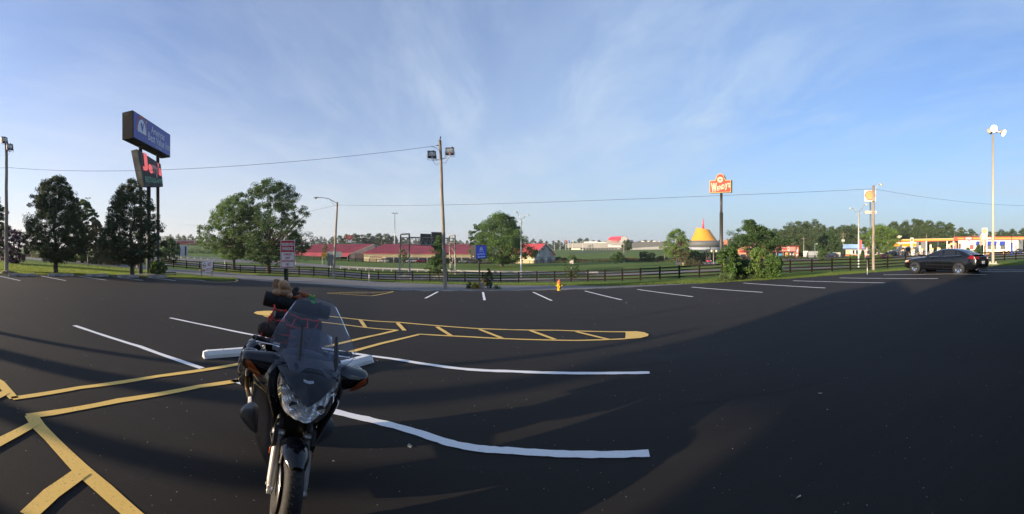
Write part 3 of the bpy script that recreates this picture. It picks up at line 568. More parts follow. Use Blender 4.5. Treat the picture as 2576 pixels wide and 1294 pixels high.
for u, v1, v0, lab in ((1860, 643, 704, 'tallest bare dead stalk in the planting bed'), (1866, 655, 703, 'bare dead stalk just right of the tallest one'), (1880, 648, 703, 'thin pale dead stalk in the middle of the bed'), (1909, 650, 700, 'pale dead stalk beside the bright shrub')):
    g_ = G(u, v0); d_ = g_.xy.length; t_ = thing('dead_stalk', lab, 'plant stalk', g_, 0, 'dead stalks in the planting bed')
    MB().use(DRY).tube([(0, 0, 0), (0.02, 0, s_(v0 - v1, d_) * .5), (-0.02, 0, s_(v0 - v1, d_))], [0.02, 0.015, 0.006], 5).build('stem', t_)
# ---- woods: every tree its own object, sharing a few crowns
protos = []
for i in range(7):
    H = 15.0; me, cs = crown(200 + i, H, 0.5, (pf_oval, pf_round, pf_pear)[i % 3], (4.6, 5.2, 4.2)[i % 3], 120, 85, 0.45, LEAF['wood'], lumps=0.4, csize=0.24, hollow=0.35, name='woodland_crown')
    protos.append([('trunk', trunk_mesh(300 + i, H, 0.25, cs, 4, nl=4)), ('crown', me)])
def wood(u, d, hpx, group, label, name='woodland_tree'):
    h = hpx * d / FOC; sc = h / 15.0
    put_tree(name, label, u, d, protos[rng.randrange(7)], rz=rng.uniform(0, 6.28), sc=sc, group=group, szx=rng.uniform(0.95, 1.45))
RTOP = [(1850, 590), (1885, 578), (1905, 576), (1940, 570), (1970, 564), (2000, 556), (2035, 560), (2060, 553), (2080, 575), (2100, 566), (2130, 556), (2155, 560), (2170, 553), (2180, 588), (2200, 570), (2240, 552), (2262, 566), (2295, 552), (2330, 553), (2380, 557), (2420, 570), (2455, 580), (2470, 592), (2490, 584), (2520, 574), (2576, 576), (2640, 572)]
for row, (d, k) in enumerate(((262, 1.0), (242, 0.86), (224, 0.66), (212, 0.45))):
    u = 1846 + row * 9
    while u < 2650:
        v1 = interp(RTOP, u); vb = V0 + drop(u, d) * FOC / d; h = (vb - v1) * k * rng.uniform(0.86, 1.03)
        if h > 8: wood(u, d * rng.uniform(.98, 1.02), h, 'trees of the wood behind the filling station', ('tall', 'full crowned', 'lower', 'small')[row] + ' green tree in the wood behind the ' + ('fast food restaurant' if u < 2060 else 'taco restaurant' if u < 2230 else 'filling station canopy' if u < 2420 else 'convenience store'))
        u += rng.uniform(20, 30) * (1.0 if row < 2 else 1.3)
FT = [(380, 600), (440, 590), (470, 588), (500, 594), (560, 596), (760, 597), (780, 603), (800, 600), (855, 592), (872, 588), (905, 586), (935, 584), (965, 586), (985, 592), (1010, 598), (1040, 600), (1120, 600), (1140, 599), (1175, 605), (1330, 600), (1395, 606), (1410, 600), (1440, 605), (1465, 599), (1480, 597), (1500, 603), (1530, 608), (1570, 611), (1600, 606), (1625, 602), (1650, 605), (1680, 607), (1800, 600), (1825, 602), (1860, 597)]
for row, (d, k) in enumerate(((600, 1.0), (520, 0.72))):
    u = 384 + row * 7
    while u < 1864:
        dd = d
        if 845 < u < 1000: dd = 330 + row * 25
        elif u < 845: dd = 470 - row * 30
        v1 = interp(FT, u); vb = V0 + drop(u, dd) * FOC / dd; h = max(vb - v1, 7) * k * rng.uniform(.85, 1.03)
        if not (1535 < u < 1590 and row == 0): wood(u, dd * rng.uniform(.97, 1.03), h, 'trees on the far horizon' if dd > 400 else 'trees of the hill behind the red roofs', ('small far green tree on the horizon ' + ('behind the maroon semi truck' if u < 560 else 'behind the left red roofed shed' if u < 860 else 'behind the long red roofed showroom' if u < 1240 else 'between the grey barn and the museum' if u < 1430 else 'behind the museum' if u < 1735 else 'right of the yellow dome') + ('' if row == 0 else ', front row')) if dd > 400 else 'tree of the wooded hill behind the red roofed sheds' + ('' if row == 0 else ', front row'), 'distant_tree')
        u += rng.uniform(13, 20) if dd > 400 else rng.uniform(16, 24)
# purple-brown brush strip and rough weeds: one uncountable mass
def brush(name, tab, u0, u1, n, hpx, m, size, seed, spread=12):
    rs = np.random.RandomState(seed); pts = []
    for i in range(n):
        u = rs.uniform(u0, u1); d = float(np.interp(u, [a for a, b in tab], [b for a, b in tab])) + rs.normal() * spread * 0.4
        p = GD(u, d); hh = hpx * d / FOC * (0.55 + 0.45 * math.sin(u * .07 + seed) * math.sin(u * .031)) * (0.6 + .4 * rs.uniform()); pts.append((p.x + rs.normal() * .3, p.y, p.z + hh * rs.uniform() ** 0.7))
    o = bpy.data.objects.new(name, leaf_mesh(name, np.array(pts), None, size, m, rs, 0.5)); C.objects.link(o); return tag(o, kind='stuff')
brush('brown_weeds', [(1396, 172), (1530, 165), (1700, 155), (1765, 150)], 1396, 1765, 16000, 11, LEAF['brown'], 0.42, 1)
brush('green_weeds', [(1396, 166), (1530, 160), (1700, 150), (1765, 145)], 1396, 1765, 12000, 8, LEAF['dark'], 0.42, 2)
brush('roadside_weeds', [(60, 95), (200, 74), (300, 72)], 60, 330, 9000, 16, LEAF['olive'], 0.25, 3, 10)
brush('bank_weeds', [(400, 205), (560, 215), (800, 215)], 400, 800, 12000, 14, LEAF['dark'], 0.6, 4, 20)
brush('hedge_bank', [(430, 325), (600, 320)], 420, 620, 6000, 7, LEAF['olive'], 0.8, 5, 10)
# ragged grass along the asphalt edge and verge
GB = mat('grass_blade', (0.090, 0.150, 0.028), 0.6, var=0.2, scale=0.8, island=(0.20, 0.26, 0.050), leaf=0.55)
def tufts(name, n, fn, seed, size=0.10):
    rs = np.random.RandomState(seed); pts = []; 
    for i in range(n):
        u, d = fn(rs); p = GD(u, d); pts.append((p.x, p.y, p.z + size * 0.45))
    dirs = np.tile(np.array([[0, 0, 1.6]]), (n, 1)); o = bpy.data.objects.new(name, leaf_mesh(name, np.array(pts), dirs, size, GB, rs, 0.28)); C.objects.link(o); return tag(o, kind='stuff')
def verge(rs):
    u = rs.uniform(1784, 2580); e = edge_d(u); return u, e + 0.03 + abs(rs.normal()) * 5
tufts('verge_grass', 52000, verge, 1, 0.11)
def lawn(rs):
    u = rs.uniform(-20, 594); e = edge_d(u); return u, e + 0.05 + abs(rs.normal()) * (8 if u < 400 else 3)
tufts('lawn_grass', 95000, lawn, 2, 0.12)
def fverge(rs):
    u = rs.uniform(500, 1790); return u, GDIST(u, interp(FRFAR, u)) + 0.1 + abs(rs.normal()) * 3.5
tufts('fence_line_grass', 50000, fverge, 3, 0.16)
# ------------------------------------------------------------------ materials for things
WOODP = mat('grey_pole_wood', (0.28, 0.235, 0.185), 0.85, var=0.22, scale=3, bump=0.7, stretch=(6, 6, 0.5)); DARKM = mat('dark_bronze_steel', (0.030, 0.027, 0.026), 0.45, var=0.15, scale=3)
GALV = mat('galvanised_steel', (0.42, 0.42, 0.41), 0.42, 0.7, var=0.15, scale=5); CREAMP = mat('cream_lamp_pole', (0.46, 0.41, 0.31), 0.5, var=0.06, scale=1.5)
BLK = mat('matt_black', (0.009, 0.009, 0.010), 0.6, var=0.15); WHT = mat('white_enamel', (0.78, 0.78, 0.76), 0.45, var=0.03, scale=2); RED = mat('sign_red', (0.55, 0.035, 0.030), 0.45, var=0.06, scale=2)
BLUE = mat('sign_blue', (0.030, 0.050, 0.34), 0.4, var=0.06, scale=0.6); GREYW = mat('sign_greyblue_white', (0.62, 0.66, 0.76), 0.5, var=0.04); ORG = mat('sign_orange', (0.75, 0.20, 0.075), 0.5, var=0.06)
CONC = mat('weathered_concrete', (0.27, 0.245, 0.21), 0.9, var=0.22, scale=4, bump=0.2); DIRT = mat('brown_mulch', (0.17, 0.095, 0.055), 0.95, var=0.35, scale=16, bump=1.0, bscale=50)
GLS = mat('dark_window_glass', (0.030, 0.036, 0.042), 0.12, spec=0.8, var=0.2, scale=1); YEL = mat('sign_yellow', (0.85, 0.52, 0.03), 0.5, var=0.05); CREAM = mat('cream_sheet', (0.72, 0.66, 0.46), 0.6, var=0.06, scale=1)
TIMR = mat('raw_lumber', (0.46, 0.28, 0.12), 0.8, var=0.15, scale=6, stretch=(4, 4, .6)); GREYD = mat('sign_charcoal', (0.095, 0.100, 0.100), 0.8, spec=.08, var=0.22, scale=1.2)
ROOFR = mat('red_metal_roof', (0.44, 0.062, 0.072), 0.55, var=0.10, scale=0.25); CORR = mat('cream_corrugated', (0.66, 0.56, 0.33), 0.6, var=0.06, scale=0.5); PINKW = mat('pink_grey_wall', (0.42, 0.34, 0.32), 0.75, var=0.1, scale=0.4)
def sub(mb, name, parent, label=None, kind=None): return tag(mb.build(name, parent), label, kind=kind)
# ------------------------------------------------------------------ wooden floodlight poles, wires
def floodhead(parent, at, face, m4=None, s=1.0, arm_to=None, warm=False):
    """square metal floodlight on a U bracket, face = heading it looks towards (radians in plan), at = centre in parent's frame"""
    M4 = Matrix.Translation(at) @ Matrix.Rotation(face, 4, 'Z') @ Matrix.Rotation(rad(-12), 4, 'X')
    mb = MB().use(BLK); w, h, d = .56 * s, .50 * s, .26 * s
    mb.add([(-w / 2, 0, -h / 2), (w / 2, 0, -h / 2), (w / 2, 0, h / 2), (-w / 2, 0, h / 2), (-w * .38, d, -h * .32), (w * .38, d, -h * .32), (w * .38, d, h * .42), (-w * .38, d, h * .42)], [(0, 1, 5, 4), (1, 2, 6, 5), (2, 3, 7, 6), (3, 0, 4, 7), (7, 6, 5, 4)], False, M4)
    mb.box((0, .0, h / 2 - .02), (w, .06, .05), M4); mb.box((0, 0, -h / 2 + .07 * s), (w, .05, .16 * s), M4); mb.box((-w / 2 + .02, 0, 0), (.04, .06, h), M4); mb.box((w / 2 - .02, 0, 0), (.04, .06, h), M4)
    mb.box((w * .28, d * .5, h / 2 + .05), (.09 * s, .09 * s, .12 * s), M4); o = sub(mb, 'lamp_housing', parent)
    g = MB().use(mat('lamp_reflector', (0.50, 0.46, 0.36) if warm else (0.20, 0.24, 0.22), 0.25, 0.8, var=0.3, scale=6)); g.quad((-w * .43, -.012, -h * .2), (w * .43, -.012, -h * .2), (w * .43, -.012, h * .42), (-w * .43, -.012, h * .42), M4); l = g.build('lens', o); 
    r = MB().use(RED); r.box((0, -.04, -h * .34), (.10, .012, .05), M4); r.use(WHT).box((0, -.04, -h * .42), (.09, .012, .03), M4); r.build('maker_label', o)
    b = MB().use(BLK).tube([M4 @ Vector(p) for p in ((-w / 2 - .03, .05, 0), (-w / 2 - .03, .05, -h / 2 - .1), (w / 2 + .03, .05, -h / 2 - .1), (w / 2 + .03, .05, 0))], .014, 6); sub(b, 'bracket', parent)
    if arm_to is not None:
        e = M4 @ Vector((0, .05, -h / 2 - .1)); MB().use(GALV).tube([e, arm_to], .03, 8).build('arm', parent)
        q = Vector(arm_to); MB().use(BLK).tube([e + Vector((0, 0, .05)), e * .5 + q * .5 + Vector((0, 0, -.34)), q + Vector((0, 0, -.18))], .012, 5).build('cable', parent)
def wood_pole(u, v, top_v, r0, r1, label, lean_px=0, d=None, group=None):
    p = G(u, v) if d is None else GD(u, d); d = p.xy.length; h = (v - top_v) * d / FOC if d is None or v else 0
    h = HC + (V0 - top_v) * d / FOC - p.z; r = thing('utility_pole', label, 'pole', p, yaw(u), group); lx = lean_px * d / FOC
    n = 9; MB().use(WOODP).tube([(lx * i / n + .012 * math.sin(i * 1.9), .01 * math.cos(i * 2.3), h * i / n - (.2 if i == 0 else 0)) for i in range(n + 1)], [r0 + (r1 - r0) * i / n for i in range(n + 1)], 14).build('shaft', r)
    return r, h, lx, d
r, h, lx, d = wood_pole(1120.5, 729, 352.5, .125, .092, 'bare wooden utility pole with two floodlights and a perched bird, beside the parking lot edge', -13.5)
sc = d / FOC; Z = lambda v: h - (v - 352.5) * sc; X = lambda u, v: lx * (Z(v) / h) + (u - 1107) * sc - (lx - lx * (Z(v) / h)) * 0
floodhead(r, ((1086.5 - 1120.5) * sc, -.1, Z(390)), rad(18), arm_to=((1108 - 1120.5) * sc, 0, Z(402)), warm=True)
floodhead(r, ((1131.5 - 1120.5) * sc, -.1, Z(382)), rad(-4), arm_to=((1109 - 1120.5) * sc, 0, Z(401)))
MB().use(BLK).box((lx * .97 - .13, 0, Z(366)), (.18, .05, .05)).tube([(lx * .97 - .6, 0, Z(368)), (lx * .97 - .25, 0, Z(372.5)), (lx * .97 - .06, -.1, Z(380)), (lx * .93, -.11, Z(404))], .014, 5).build('cable_bracket', r)
POLE_TOP = P(1105, 366, d)
def bird(u, v, d, label):
    r = thing('bird', label, 'bird', P(u, v, d), yaw(u)); m = mat('bird_feather', (0.020, 0.020, 0.028), 0.4)
    mb = MB().use(m); mb.tube([(-.015, 0, .05), (0, 0, .09), (.015, 0, .14), (.025, 0, .19), (.028, 0, .225), (.045, 0, .235)], [.02, .045, .048, .03, .028, .012], 10); mb.tube([(-.01, 0, .08), (-.05, 0, .02), (-.075, 0, -.03)], [.025, .018, .01], 6, flat=.4)
    mb.tube([(.045, 0, .235), (.085, 0, .24)], [.009, .001], 5); mb.cyl((0, .012, .06), (0, .012, 0), .005, n=5); mb.cyl((0, -.012, .06), (0, -.012, 0), .005, n=5); mb.build('body', r)
bird(1107.5, 352.3, d, 'small black bird perched on the tip of the middle utility pole')
r, h, lx, d = wood_pole(16, 688, 362, .16, .115, 'dark wooden pole at the left edge carrying two floodlights', 0)
sc = d / FOC; floodhead(r, (-4 * sc, -.05, h + 9 * sc), rad(40), s=1.0, arm_to=(0, 0, h - 2 * sc)); floodhead(r, (9 * sc, -.15, h - 9 * sc), rad(30), s=1.0, arm_to=(0, 0, h - 16 * sc), warm=True)
LEFT_TOP = P(18, 421.5, d)
rk = random.Random(4)
ROCK = mat('brown_rock', (0.20, 0.145, 0.10), 0.9, var=0.25, scale=3, bump=0.6)
for k, (du, s0, lb) in enumerate(((-7, .36, 'big brown rock left of the left pole foot'), (5, .42, 'largest brown rock at the left pole foot'), (15, .34, 'brown rock right of the left pole foot'), (25, .26, 'smallest brown rock farthest right of the left pole'), (33, .2, 'flat little rock at the end of the rock pile'))):
    q = G(16 + du, 690.5 + k * .3); o = MB().use(ROCK).ball((0, 0, s0 * .22), (s0, s0 * .7, s0 * .45), 9, 6)
    o.v = [(x * (1 + rk.uniform(-.12, .12)), y * (1 + rk.uniform(-.12, .12)), z * (1 + rk.uniform(-.1, .1))) for x, y, z in o.v]; tag(o.build('rock', None, loc=q, rz=k), lb, 'rock', 'rocks round the left pole')
r, h, lx, d = wood_pole(838.9, 701.5, 509, .17, .12, 'leaning wooden street light pole behind the long fence with one curved lamp arm', 9.5)
sc = d / FOC; MB().use(GALV).tube([(lx, 0, h - .3), (lx - .35, 0, h + .05), (lx - 1.1, 0, h + .45), (lx - 2.1, 0, h + .62), (lx - 2.4, 0, h + .60)], .04, 8).build('lamp_arm', r)
MB().use(GALV).tube([(lx, 0, h - 1.0), (lx - .9, 0, h + .32)], .02, 6).build('brace', r)
def cobra(parent, c, s=1.0, flip=-1):
    mb = MB().use(mat('cobra_head_grey', (0.40, 0.41, 0.40), 0.4, 0.3)); mb.tube([(c[0], c[1], c[2]), (c[0] + flip * .12 * s, c[1], c[2] + .02 * s), (c[0] + flip * .35 * s, c[1], c[2] + .01 * s), (c[0] + flip * .62 * s, c[1], c[2] - .02 * s), (c[0] + flip * .72 * s, c[1], c[2] - .05 * s)], [.05 * s, .10 * s, .17 * s, .15 * s, .04 * s], 10, flat=.6)
    o = mb.build('lamp_head', parent); MB().use(mat('lamp_glass', (0.75, 0.72, 0.6), 0.2, spec=.7)).ball((c[0] + flip * .45 * s, c[1], c[2] - .09 * s), (.19 * s, .15 * s, .11 * s), 10, 6).build('lens', o)
cobra(r, (lx - 2.35, 0, h + .6), 1.0)
LAMP_TOP = P(848, 516, d)
r, h, lx, d = wood_pole(2196.9, 680.5, 467, .165, .12, 'plain wooden pole with a small lamp standing between fence and shell sign', .5)
MB().use(GALV).tube([(lx, 0, h - 1.1), (lx + .2, 0, h - .4), (lx + .45, 0, h + .05), (lx + .6, 0, h + .12)], .035, 8).build('lamp_arm', r); MB().use(GALV).tube([(lx, 0, h - 1.3), (lx + .4, 0, h)], .012, 5).build('brace', r); cobra(r, (lx + .5, 0, h + .14), .75, 1)
MB().use(BLK).box((lx, -.13, h - 1.7), (.16, .05, .10)).build('clamp', r)
RIGHT_TOP = P(2197, 475.5, d)
WIRE = mat('black_cable', (0.03, 0.03, 0.032), 0.6)
def wire(label, a, b, sag, r=.014, seg=26, group='overhead wires'):
    a, b = Vector(a), Vector(b); o = MB().use(WIRE).tube([a.lerp(b, i / seg) - Vector((0, 0, sag * 4 * (i / seg) * (1 - i / seg))) for i in range(seg + 1)], r, 5, sm=True)
    base = (a + b) / 2; o.v = [(x - base.x, y - base.y, z - base.z) for x, y, z in o.v]; return tag(o.build('overhead_wire', None, loc=base), label, 'wire', group)
wire('long cable sagging from the left edge pole to the middle utility pole', LEFT_TOP, POLE_TOP, 1.5, .011)
wire('short cable leaving the left edge pole out of the picture', LEFT_TOP, P(-60, 418, LEFT_TOP.xy.length), .1, .011)
wire('thin cable from the leaning street light pole to the plain wooden pole on the right', LAMP_TOP, RIGHT_TOP, 1.5, .015, 40)
wire('thin cable from the leaning street light pole down behind the ash tree', LAMP_TOP, P(470, 566, 90), 1.0, .013)
wire('thin cable running from the plain wooden pole to the right edge', RIGHT_TOP, P(2640, 517, 60), .7, .013)
# ------------------------------------------------------------------ tall motel sign
def boxsign(q, back, m):
    """q = face quad a(bottom left) b(bottom right) c(top right) d(top left), back = vector to the rear; open only at the face"""
    a, b, c, d_ = map(Vector, q); mb = MB().use(m); mb.add([a, b, c, d_, a + back, b + back, c + back, d_ + back], [(0, 1, 2, 3), (7, 6, 5, 4), (0, 4, 5, 1), (1, 5, 6, 2), (2, 6, 7, 3), (3, 7, 4, 0)]); return mb
def emblem(mb, qm, cx, cy, w, h, big=True):
    put_poly(mb, qm, [(cx - w / 2, cy)] + circ(cx, cy, w / 2, h, 20, 180, 0) + [(cx + w / 2, cy)], GREYW) if False else put_poly(mb, qm, circ(cx, cy, w / 2, h, 20, 0, 180), GREYW)
    n = 17
    for k in range(n):
        a = rad(6 + 168 * k / (n - 1)); ca, sa = math.cos(a), math.sin(a); ta = .045
        pts = [(cx + w * .55 * math.cos(a - ta), cy + h * 1.10 * math.sin(a - ta)), (cx + w * .66 * math.cos(a - ta), cy + h * 1.30 * math.sin(a - ta)), (cx + w * .66 * math.cos(a + ta), cy + h * 1.30 * math.sin(a + ta)), (cx + w * .55 * math.cos(a + ta), cy + h * 1.10 * math.sin(a + ta))]
        put_poly(mb, qm, pts, ORG)
    mb2 = [(cx - w * .18, cy + h * .62), (cx - w * .02, cy + h * .80), (cx + w * .02, cy + h * .45), (cx + w * .26, cy + h * 1.02), (cx + w * .04, cy + h * .10)]
    q2 = lambda s, t: qm(s, t) + (qm(0, 0) * 0)
    return mb2
d1, d2 = 31.3, 38.2
fa, fb = Vector(P(333.8, 0, d1)), Vector(P(428.3, 0, d2)); zt, zb = P(0, 277.3, d1).z, P(0, 346.4, d1).z
A = Vector((fa.x, fa.y, zb)); B = Vector((fb.x, fb.y, zb)); Ct = Vector((fb.x, fb.y, zt)); Dt = Vector((fa.x, fa.y, zt)); side = Vector(P(307.5, 0, 31.9)); back = Vector((side.x - fa.x, side.y - fa.y, 0))

def _grd(p): return GD(U0 + FOC * math.atan2(p.x, p.y), p.xy.length)
_f = lambda s: fa * (1 - s) + fb * s
pA, pB, pC = _grd(Vector((_f(.30).x, _f(.30).y, 0)) + back * .5), _grd(Vector((_f(.76).x, _f(.76).y, 0)) + back * .5), GD(374, 34)
SG = thing('tall_motel_sign', 'tall pole sign with a big blue box above a charcoal trapezoid panel with red script', 'sign', pA); L = Vector(SG.location)
def wb(mb, name, parent=SG, base=None, **k):
    b_ = base if base is not None else L; mb.v = [(x - b_[0], y - b_[1], z - b_[2]) for x, y, z in mb.v]; return tag(mb.build(name, parent), **k)
SGC = mat('sign_case_grey', (0.020, 0.020, 0.020), 0.7, spec=.08, var=0.12, scale=0.8)
cab = wb(boxsign((A, B, Ct, Dt), back, SGC), 'sign_cabinet', label='blue faced upper cabinet')
qm = quadmap(A, B, Ct, Dt, .03); q3 = quadmap(A, B, Ct, Dt, .05); q4 = quadmap(A, B, Ct, Dt, .07)
mb = MB(); put_poly(mb, qm, [(.012, .035), (.988, .035), (.988, .965), (.012, .965)], BLUE); chk = emblem(mb, q3, .20, .33, .21, .52); put_poly(mb, q4, chk, BLUE)
put_poly(mb, q4, [(.20 + .085, .33 + .50), (.20 + .125, .33 + .62), (.20 + .092, .33 + .42)], GREYW)
put_text(mb, q3, 'Americas', .43, .80, .56, .85, GREYW, bold=.012); put_text(mb, q3, 'Best Value Inn', .355, .955, .22, .53, GREYW, bold=.012); put_text(mb, q3, 'by Vantage', .56, .72, .09, .16, GREYW)
wb(mb, 'sign_face', cab); mb = MB().use(BLK)
for k in range(3): mb.add([Dt + back * (.70 - .15 * k) + Vector((0, 0, -.12)) + back.cross(Vector((0, 0, 1))).normalized() * .006 * 0 + (A - B).normalized() * .01 + Vector((0, 0, dz)) + back * db for dz, db in ((0, 0), (-.16, 0), (-.16, .1), (0, .1))], [(0, 1, 2, 3)])
wb(mb, 'vent', cab)
for pp, v1, v0 in ((pA, 0, 0), (pB, 0, 0)):
    wb(MB().use(DARKM).cyl(pp + Vector((0, 0, -.3)), (pp.x, pp.y, zb + .3), .175, .15, 16), 'post')
wb(MB().use(DARKM).cyl(pC + Vector((0, 0, -.3)), (pC.x, pC.y, P(0, 470, 34).z + .2), .19, .17, 16), 'post')
# trapezoid sign
j1, j2 = 31.0, 36.6
ja, jb = Vector(P(344.3, 0, j1)).xy, Vector(P(404.3, 0, j2)).xy
def onplane(u, v):
    a = (u - U0) / FOC; dr = Vector((math.sin(a), math.cos(a))); e = jb - ja; den = dr.x * e.y - dr.y * e.x; dd = (ja.x * e.y - ja.y * e.x) / den; return Vector(P(u, v, dd))
J = [onplane(362.7, 470), onplane(410.4, 470), onplane(404.3, 413.3), onplane(344.3, 375.3)]; jback = Vector((P(329.4, 0, 31.5).x - ja.x, P(329.4, 0, 31.5).y - ja.y, 0))
jc = wb(boxsign(J, jback, GREYD), 'restaurant_panel', label='charcoal trapezoid panel with red script and green letters')
PINK = mat('glowing_script_red', (0.85, 0.10, 0.09), 0.4, var=0.08, emit=0.35); GRN = mat('faded_green_letters', (0.14, 0.42, 0.26), 0.5, var=0.3, scale=3); FAD = mat('faded_pink_letters', (0.62, 0.28, 0.28), 0.5, var=0.2, scale=3)  # red script material emits a little of its own colour
qj = quadmap(*J, .05); mb = MB(); put_text(mb, qj, 'J', .08, .36, .46, 1.02, PINK, bold=.07, shear=.1); put_text(mb, qj, 'e', .33, .52, .44, .75, PINK, bold=.06, shear=.15)
put_text(mb, qj, 'rry', .50, .81, .33, .78, FAD, bold=.05, shear=.2); put_text(mb, qj, "'", .80, .86, .78, .95, PINK, bold=.02); put_text(mb, qj, 's', .80, .97, .45, .78, PINK, bold=.06, shear=.1); wb(mb, 'script_lettering', jc)
mb = MB(); put_text(mb, qj, 'RESTAURANTS', .10, .95, .13, .31, GRN, bold=.015); wb(mb, 'green_lettering', jc)
mb = MB().use(BLK); mb.add([qj(0.0, .37), qj(1, .37), qj(1, .382), qj(0, .382)], [(0, 1, 2, 3)]); wb(mb, 'panel_seam', jc)
wb(MB().use(BLK).box(tuple(pA + Vector((-.25, -.1, 1.0))), (.25, .2, .75)), 'meter_box')
# planter and bush beside it
tree('juniper_bush', 'bright green bush at the foot of the tall motel sign', 396, 33, s_(40, 33), s_(46, 33), 0.05, pf_round, 'green', 90, 110, 70, .12, .04, cat='bush', multi=3)
for k, (u, v, ln, a, lb) in enumerate(((382, 696, 2.0, .1, 'lower landscape timber in front of the sign bush'), (417, 694, 1.9, -.25, 'right landscape timber of the sign planter'), (419, 691.5, 1.8, -.2, 'stacked upper timber of the sign planter'))):
    q = G(u, v); tag(MB().use(mat('old_timber', (0.16, 0.14, 0.12), .9, var=.2, scale=5)).box((0, 0, .08 + .12 * (k == 2)), (ln, .14, .14)).build('landscape_timber', None, loc=q, rz=yaw(u) + a), lb, 'timber', 'timbers of the sign planter')
tag(MB().use(CONC).box((0, 0, .06), (1.6, .9, .16)).build('concrete_pad', None, loc=G(364, 694.5), rz=yaw(364)), 'flat concrete pad between the sign posts', 'concrete pad')
# ------------------------------------------------------------------ wheel stops
def stop_mesh(ln, m, h=.15, w=.17):
    mb = MB().use(m); pr = [(-w / 2, 0), (w / 2, 0), (w / 2, h * .45), (w * .28, h), (-w * .28, h), (-w / 2, h * .45)]; n = 24; ch = .07; vs = []; xs = [-ln / 2, -ln / 2 + ch] + [-ln / 2 + ch + (ln - 2 * ch) * i / (n - 3) for i in range(1, n - 3)] + [ln / 2 - ch, ln / 2]
    for x in xs:
        k = .62 if abs(abs(x) - ln / 2) < 1e-6 else 1
        vs += [(x, a * (1 if b == 0 else k), b * (1 if b < .01 else k ** .3)) for a, b in pr]
    N_ = len(xs); fs = [(i * 6 + j, i * 6 + (j + 1) % 6, (i + 1) * 6 + (j + 1) % 6, (i + 1) * 6 + j) for i in range(N_ - 1) for j in range(6)] + [tuple(range(5, -1, -1)), tuple((N_ - 1) * 6 + j for j in range(6))]
    mb.add(vs, fs); hole = [mb.cyl((x, 0, h - .03), (x, 0, h + .004), .017, n=10) for x in ()]; return mb
WST = mat('white_painted_concrete', (0.78, 0.78, 0.76), .75, var=.05, scale=3, bump=.12, bscale=60)
for p0, p1, lb in (((-4.94, 5.30), (-3.93, 6.84), 'white painted wheel stop showing left of the motorcycle'), ((-3.22, 4.72), (-2.36, 6.60), 'white painted wheel stop showing right of the motorcycle')):
    c_ = ((p0[0] + p1[0]) / 2, (p0[1] + p1[1]) / 2); ln_ = math.hypot(p1[0] - p0[0], p1[1] - p0[1]); ws = thing('wheel_stop', lb, 'wheel stop', (c_[0], c_[1], .05), math.atan2(p1[1] - p0[1], p1[0] - p0[0]))
    stop_mesh(ln_, WST, .125, .17).build('block', ws)
    for sx in (-.30, .32): MB().use(BLK).cyl((sx * ln_, 0, .11), (sx * ln_, 0, .1265), .014, n=10).build('bolt_hole', ws)
for k, (u0_, u1_, v_, lb) in enumerate(((21, 90, 697.5, 'leftmost old concrete wheel stop along the lawn'), (121, 185, 697.5, 'old concrete wheel stop in front of the left oval tree'), (215, 272.5, 698, 'old concrete wheel stop between the two oval trees'), (294.6, 349, 699.5, 'old concrete wheel stop in front of the right oval tree'), (374, 421, 700.5, 'rightmost old concrete wheel stop beside the sign planter'))):
    a_, b_ = G(u0_, v_), G(u1_, v_ + (1.5 if k > 2 else 0)); c_ = (a_ + b_) / 2; tag(stop_mesh((b_ - a_).length, CONC, .2, .25).build('wheel_stop', None, loc=c_ + Vector((0, 0, .04)), rz=math.atan2(b_.y - a_.y, b_.x - a_.x)), lb, 'wheel stop', 'old wheel stops along the lawn')
# ------------------------------------------------------------------ NO SEMI TRUCKS
pL, pR = G(507, 700.3), G(533.5, 699); r = thing('no_semi_trucks_sign', 'white NO SEMI TRUCKS board on two raw lumber stakes on the grass tip', 'sign', pL); L = Vector(r.location); e = (pR - pL); e.z = 0; dL = pL.xy.length
wb(MB().use(TIMR).box((pL.x, pL.y, pL.z + .55), (.07, .09, 1.2), rz=yaw(520)), 'stake', r, L); wb(MB().use(TIMR).box((pR.x, pR.y, pR.z + .45), (.07, .09, 1.0), rz=yaw(520)), 'stake', r, L)
fr = -Vector((math.sin(yaw(520) * -1), math.cos(yaw(520)), 0)) * .07; zz = P(0, 689, dL).z; zt_ = P(0, 660.5, dL).z; a = Vector((pL.x, pL.y, zz)) + fr; b = Vector((pR.x, pR.y, zz + .03)) + fr; a, b = a - (b - a) * .02, b + (b - a) * .08
q = (a, b, Vector((b.x, b.y, zt_ + .02)), Vector((a.x, a.y, zt_))); pn = wb(boxsign(q, -fr.normalized() * .02, mat('sign_rim_blue', (.12, .14, .30), .5)), 'board', r, L); qm = quadmap(*q, .004); q3 = quadmap(*q, .008); q4 = quadmap(*q, .012)
mb = MB(); put_poly(mb, qm, [(.02, .02), (.98, .02), (.98, .98), (.02, .98)], WHT); put_text(mb, q3, 'NO', .52, .86, .50, .92, RED, bold=.035); put_text(mb, q3, 'SEMI TRUCKS', .05, .93, .10, .38, RED, bold=.03)
ring = circ(.25, .68, .16, .22, 28); inn = circ(.25, .68, .125, .172, 28); mb.use(RED).add([q3(*p) for p in ring + inn], [(i, (i + 1) % 28, 28 + (i + 1) % 28, 28 + i) for i in range(28)])
put_poly(mb, q3, [(.15, .62), (.15, .72), (.28, .74), (.28, .70), (.35, .69), (.35, .62)], BLK); put_poly(mb, q4, [(.12, .80), (.15, .83), (.37, .56), (.34, .53)], RED); wb(mb, 'lettering', pn, L)
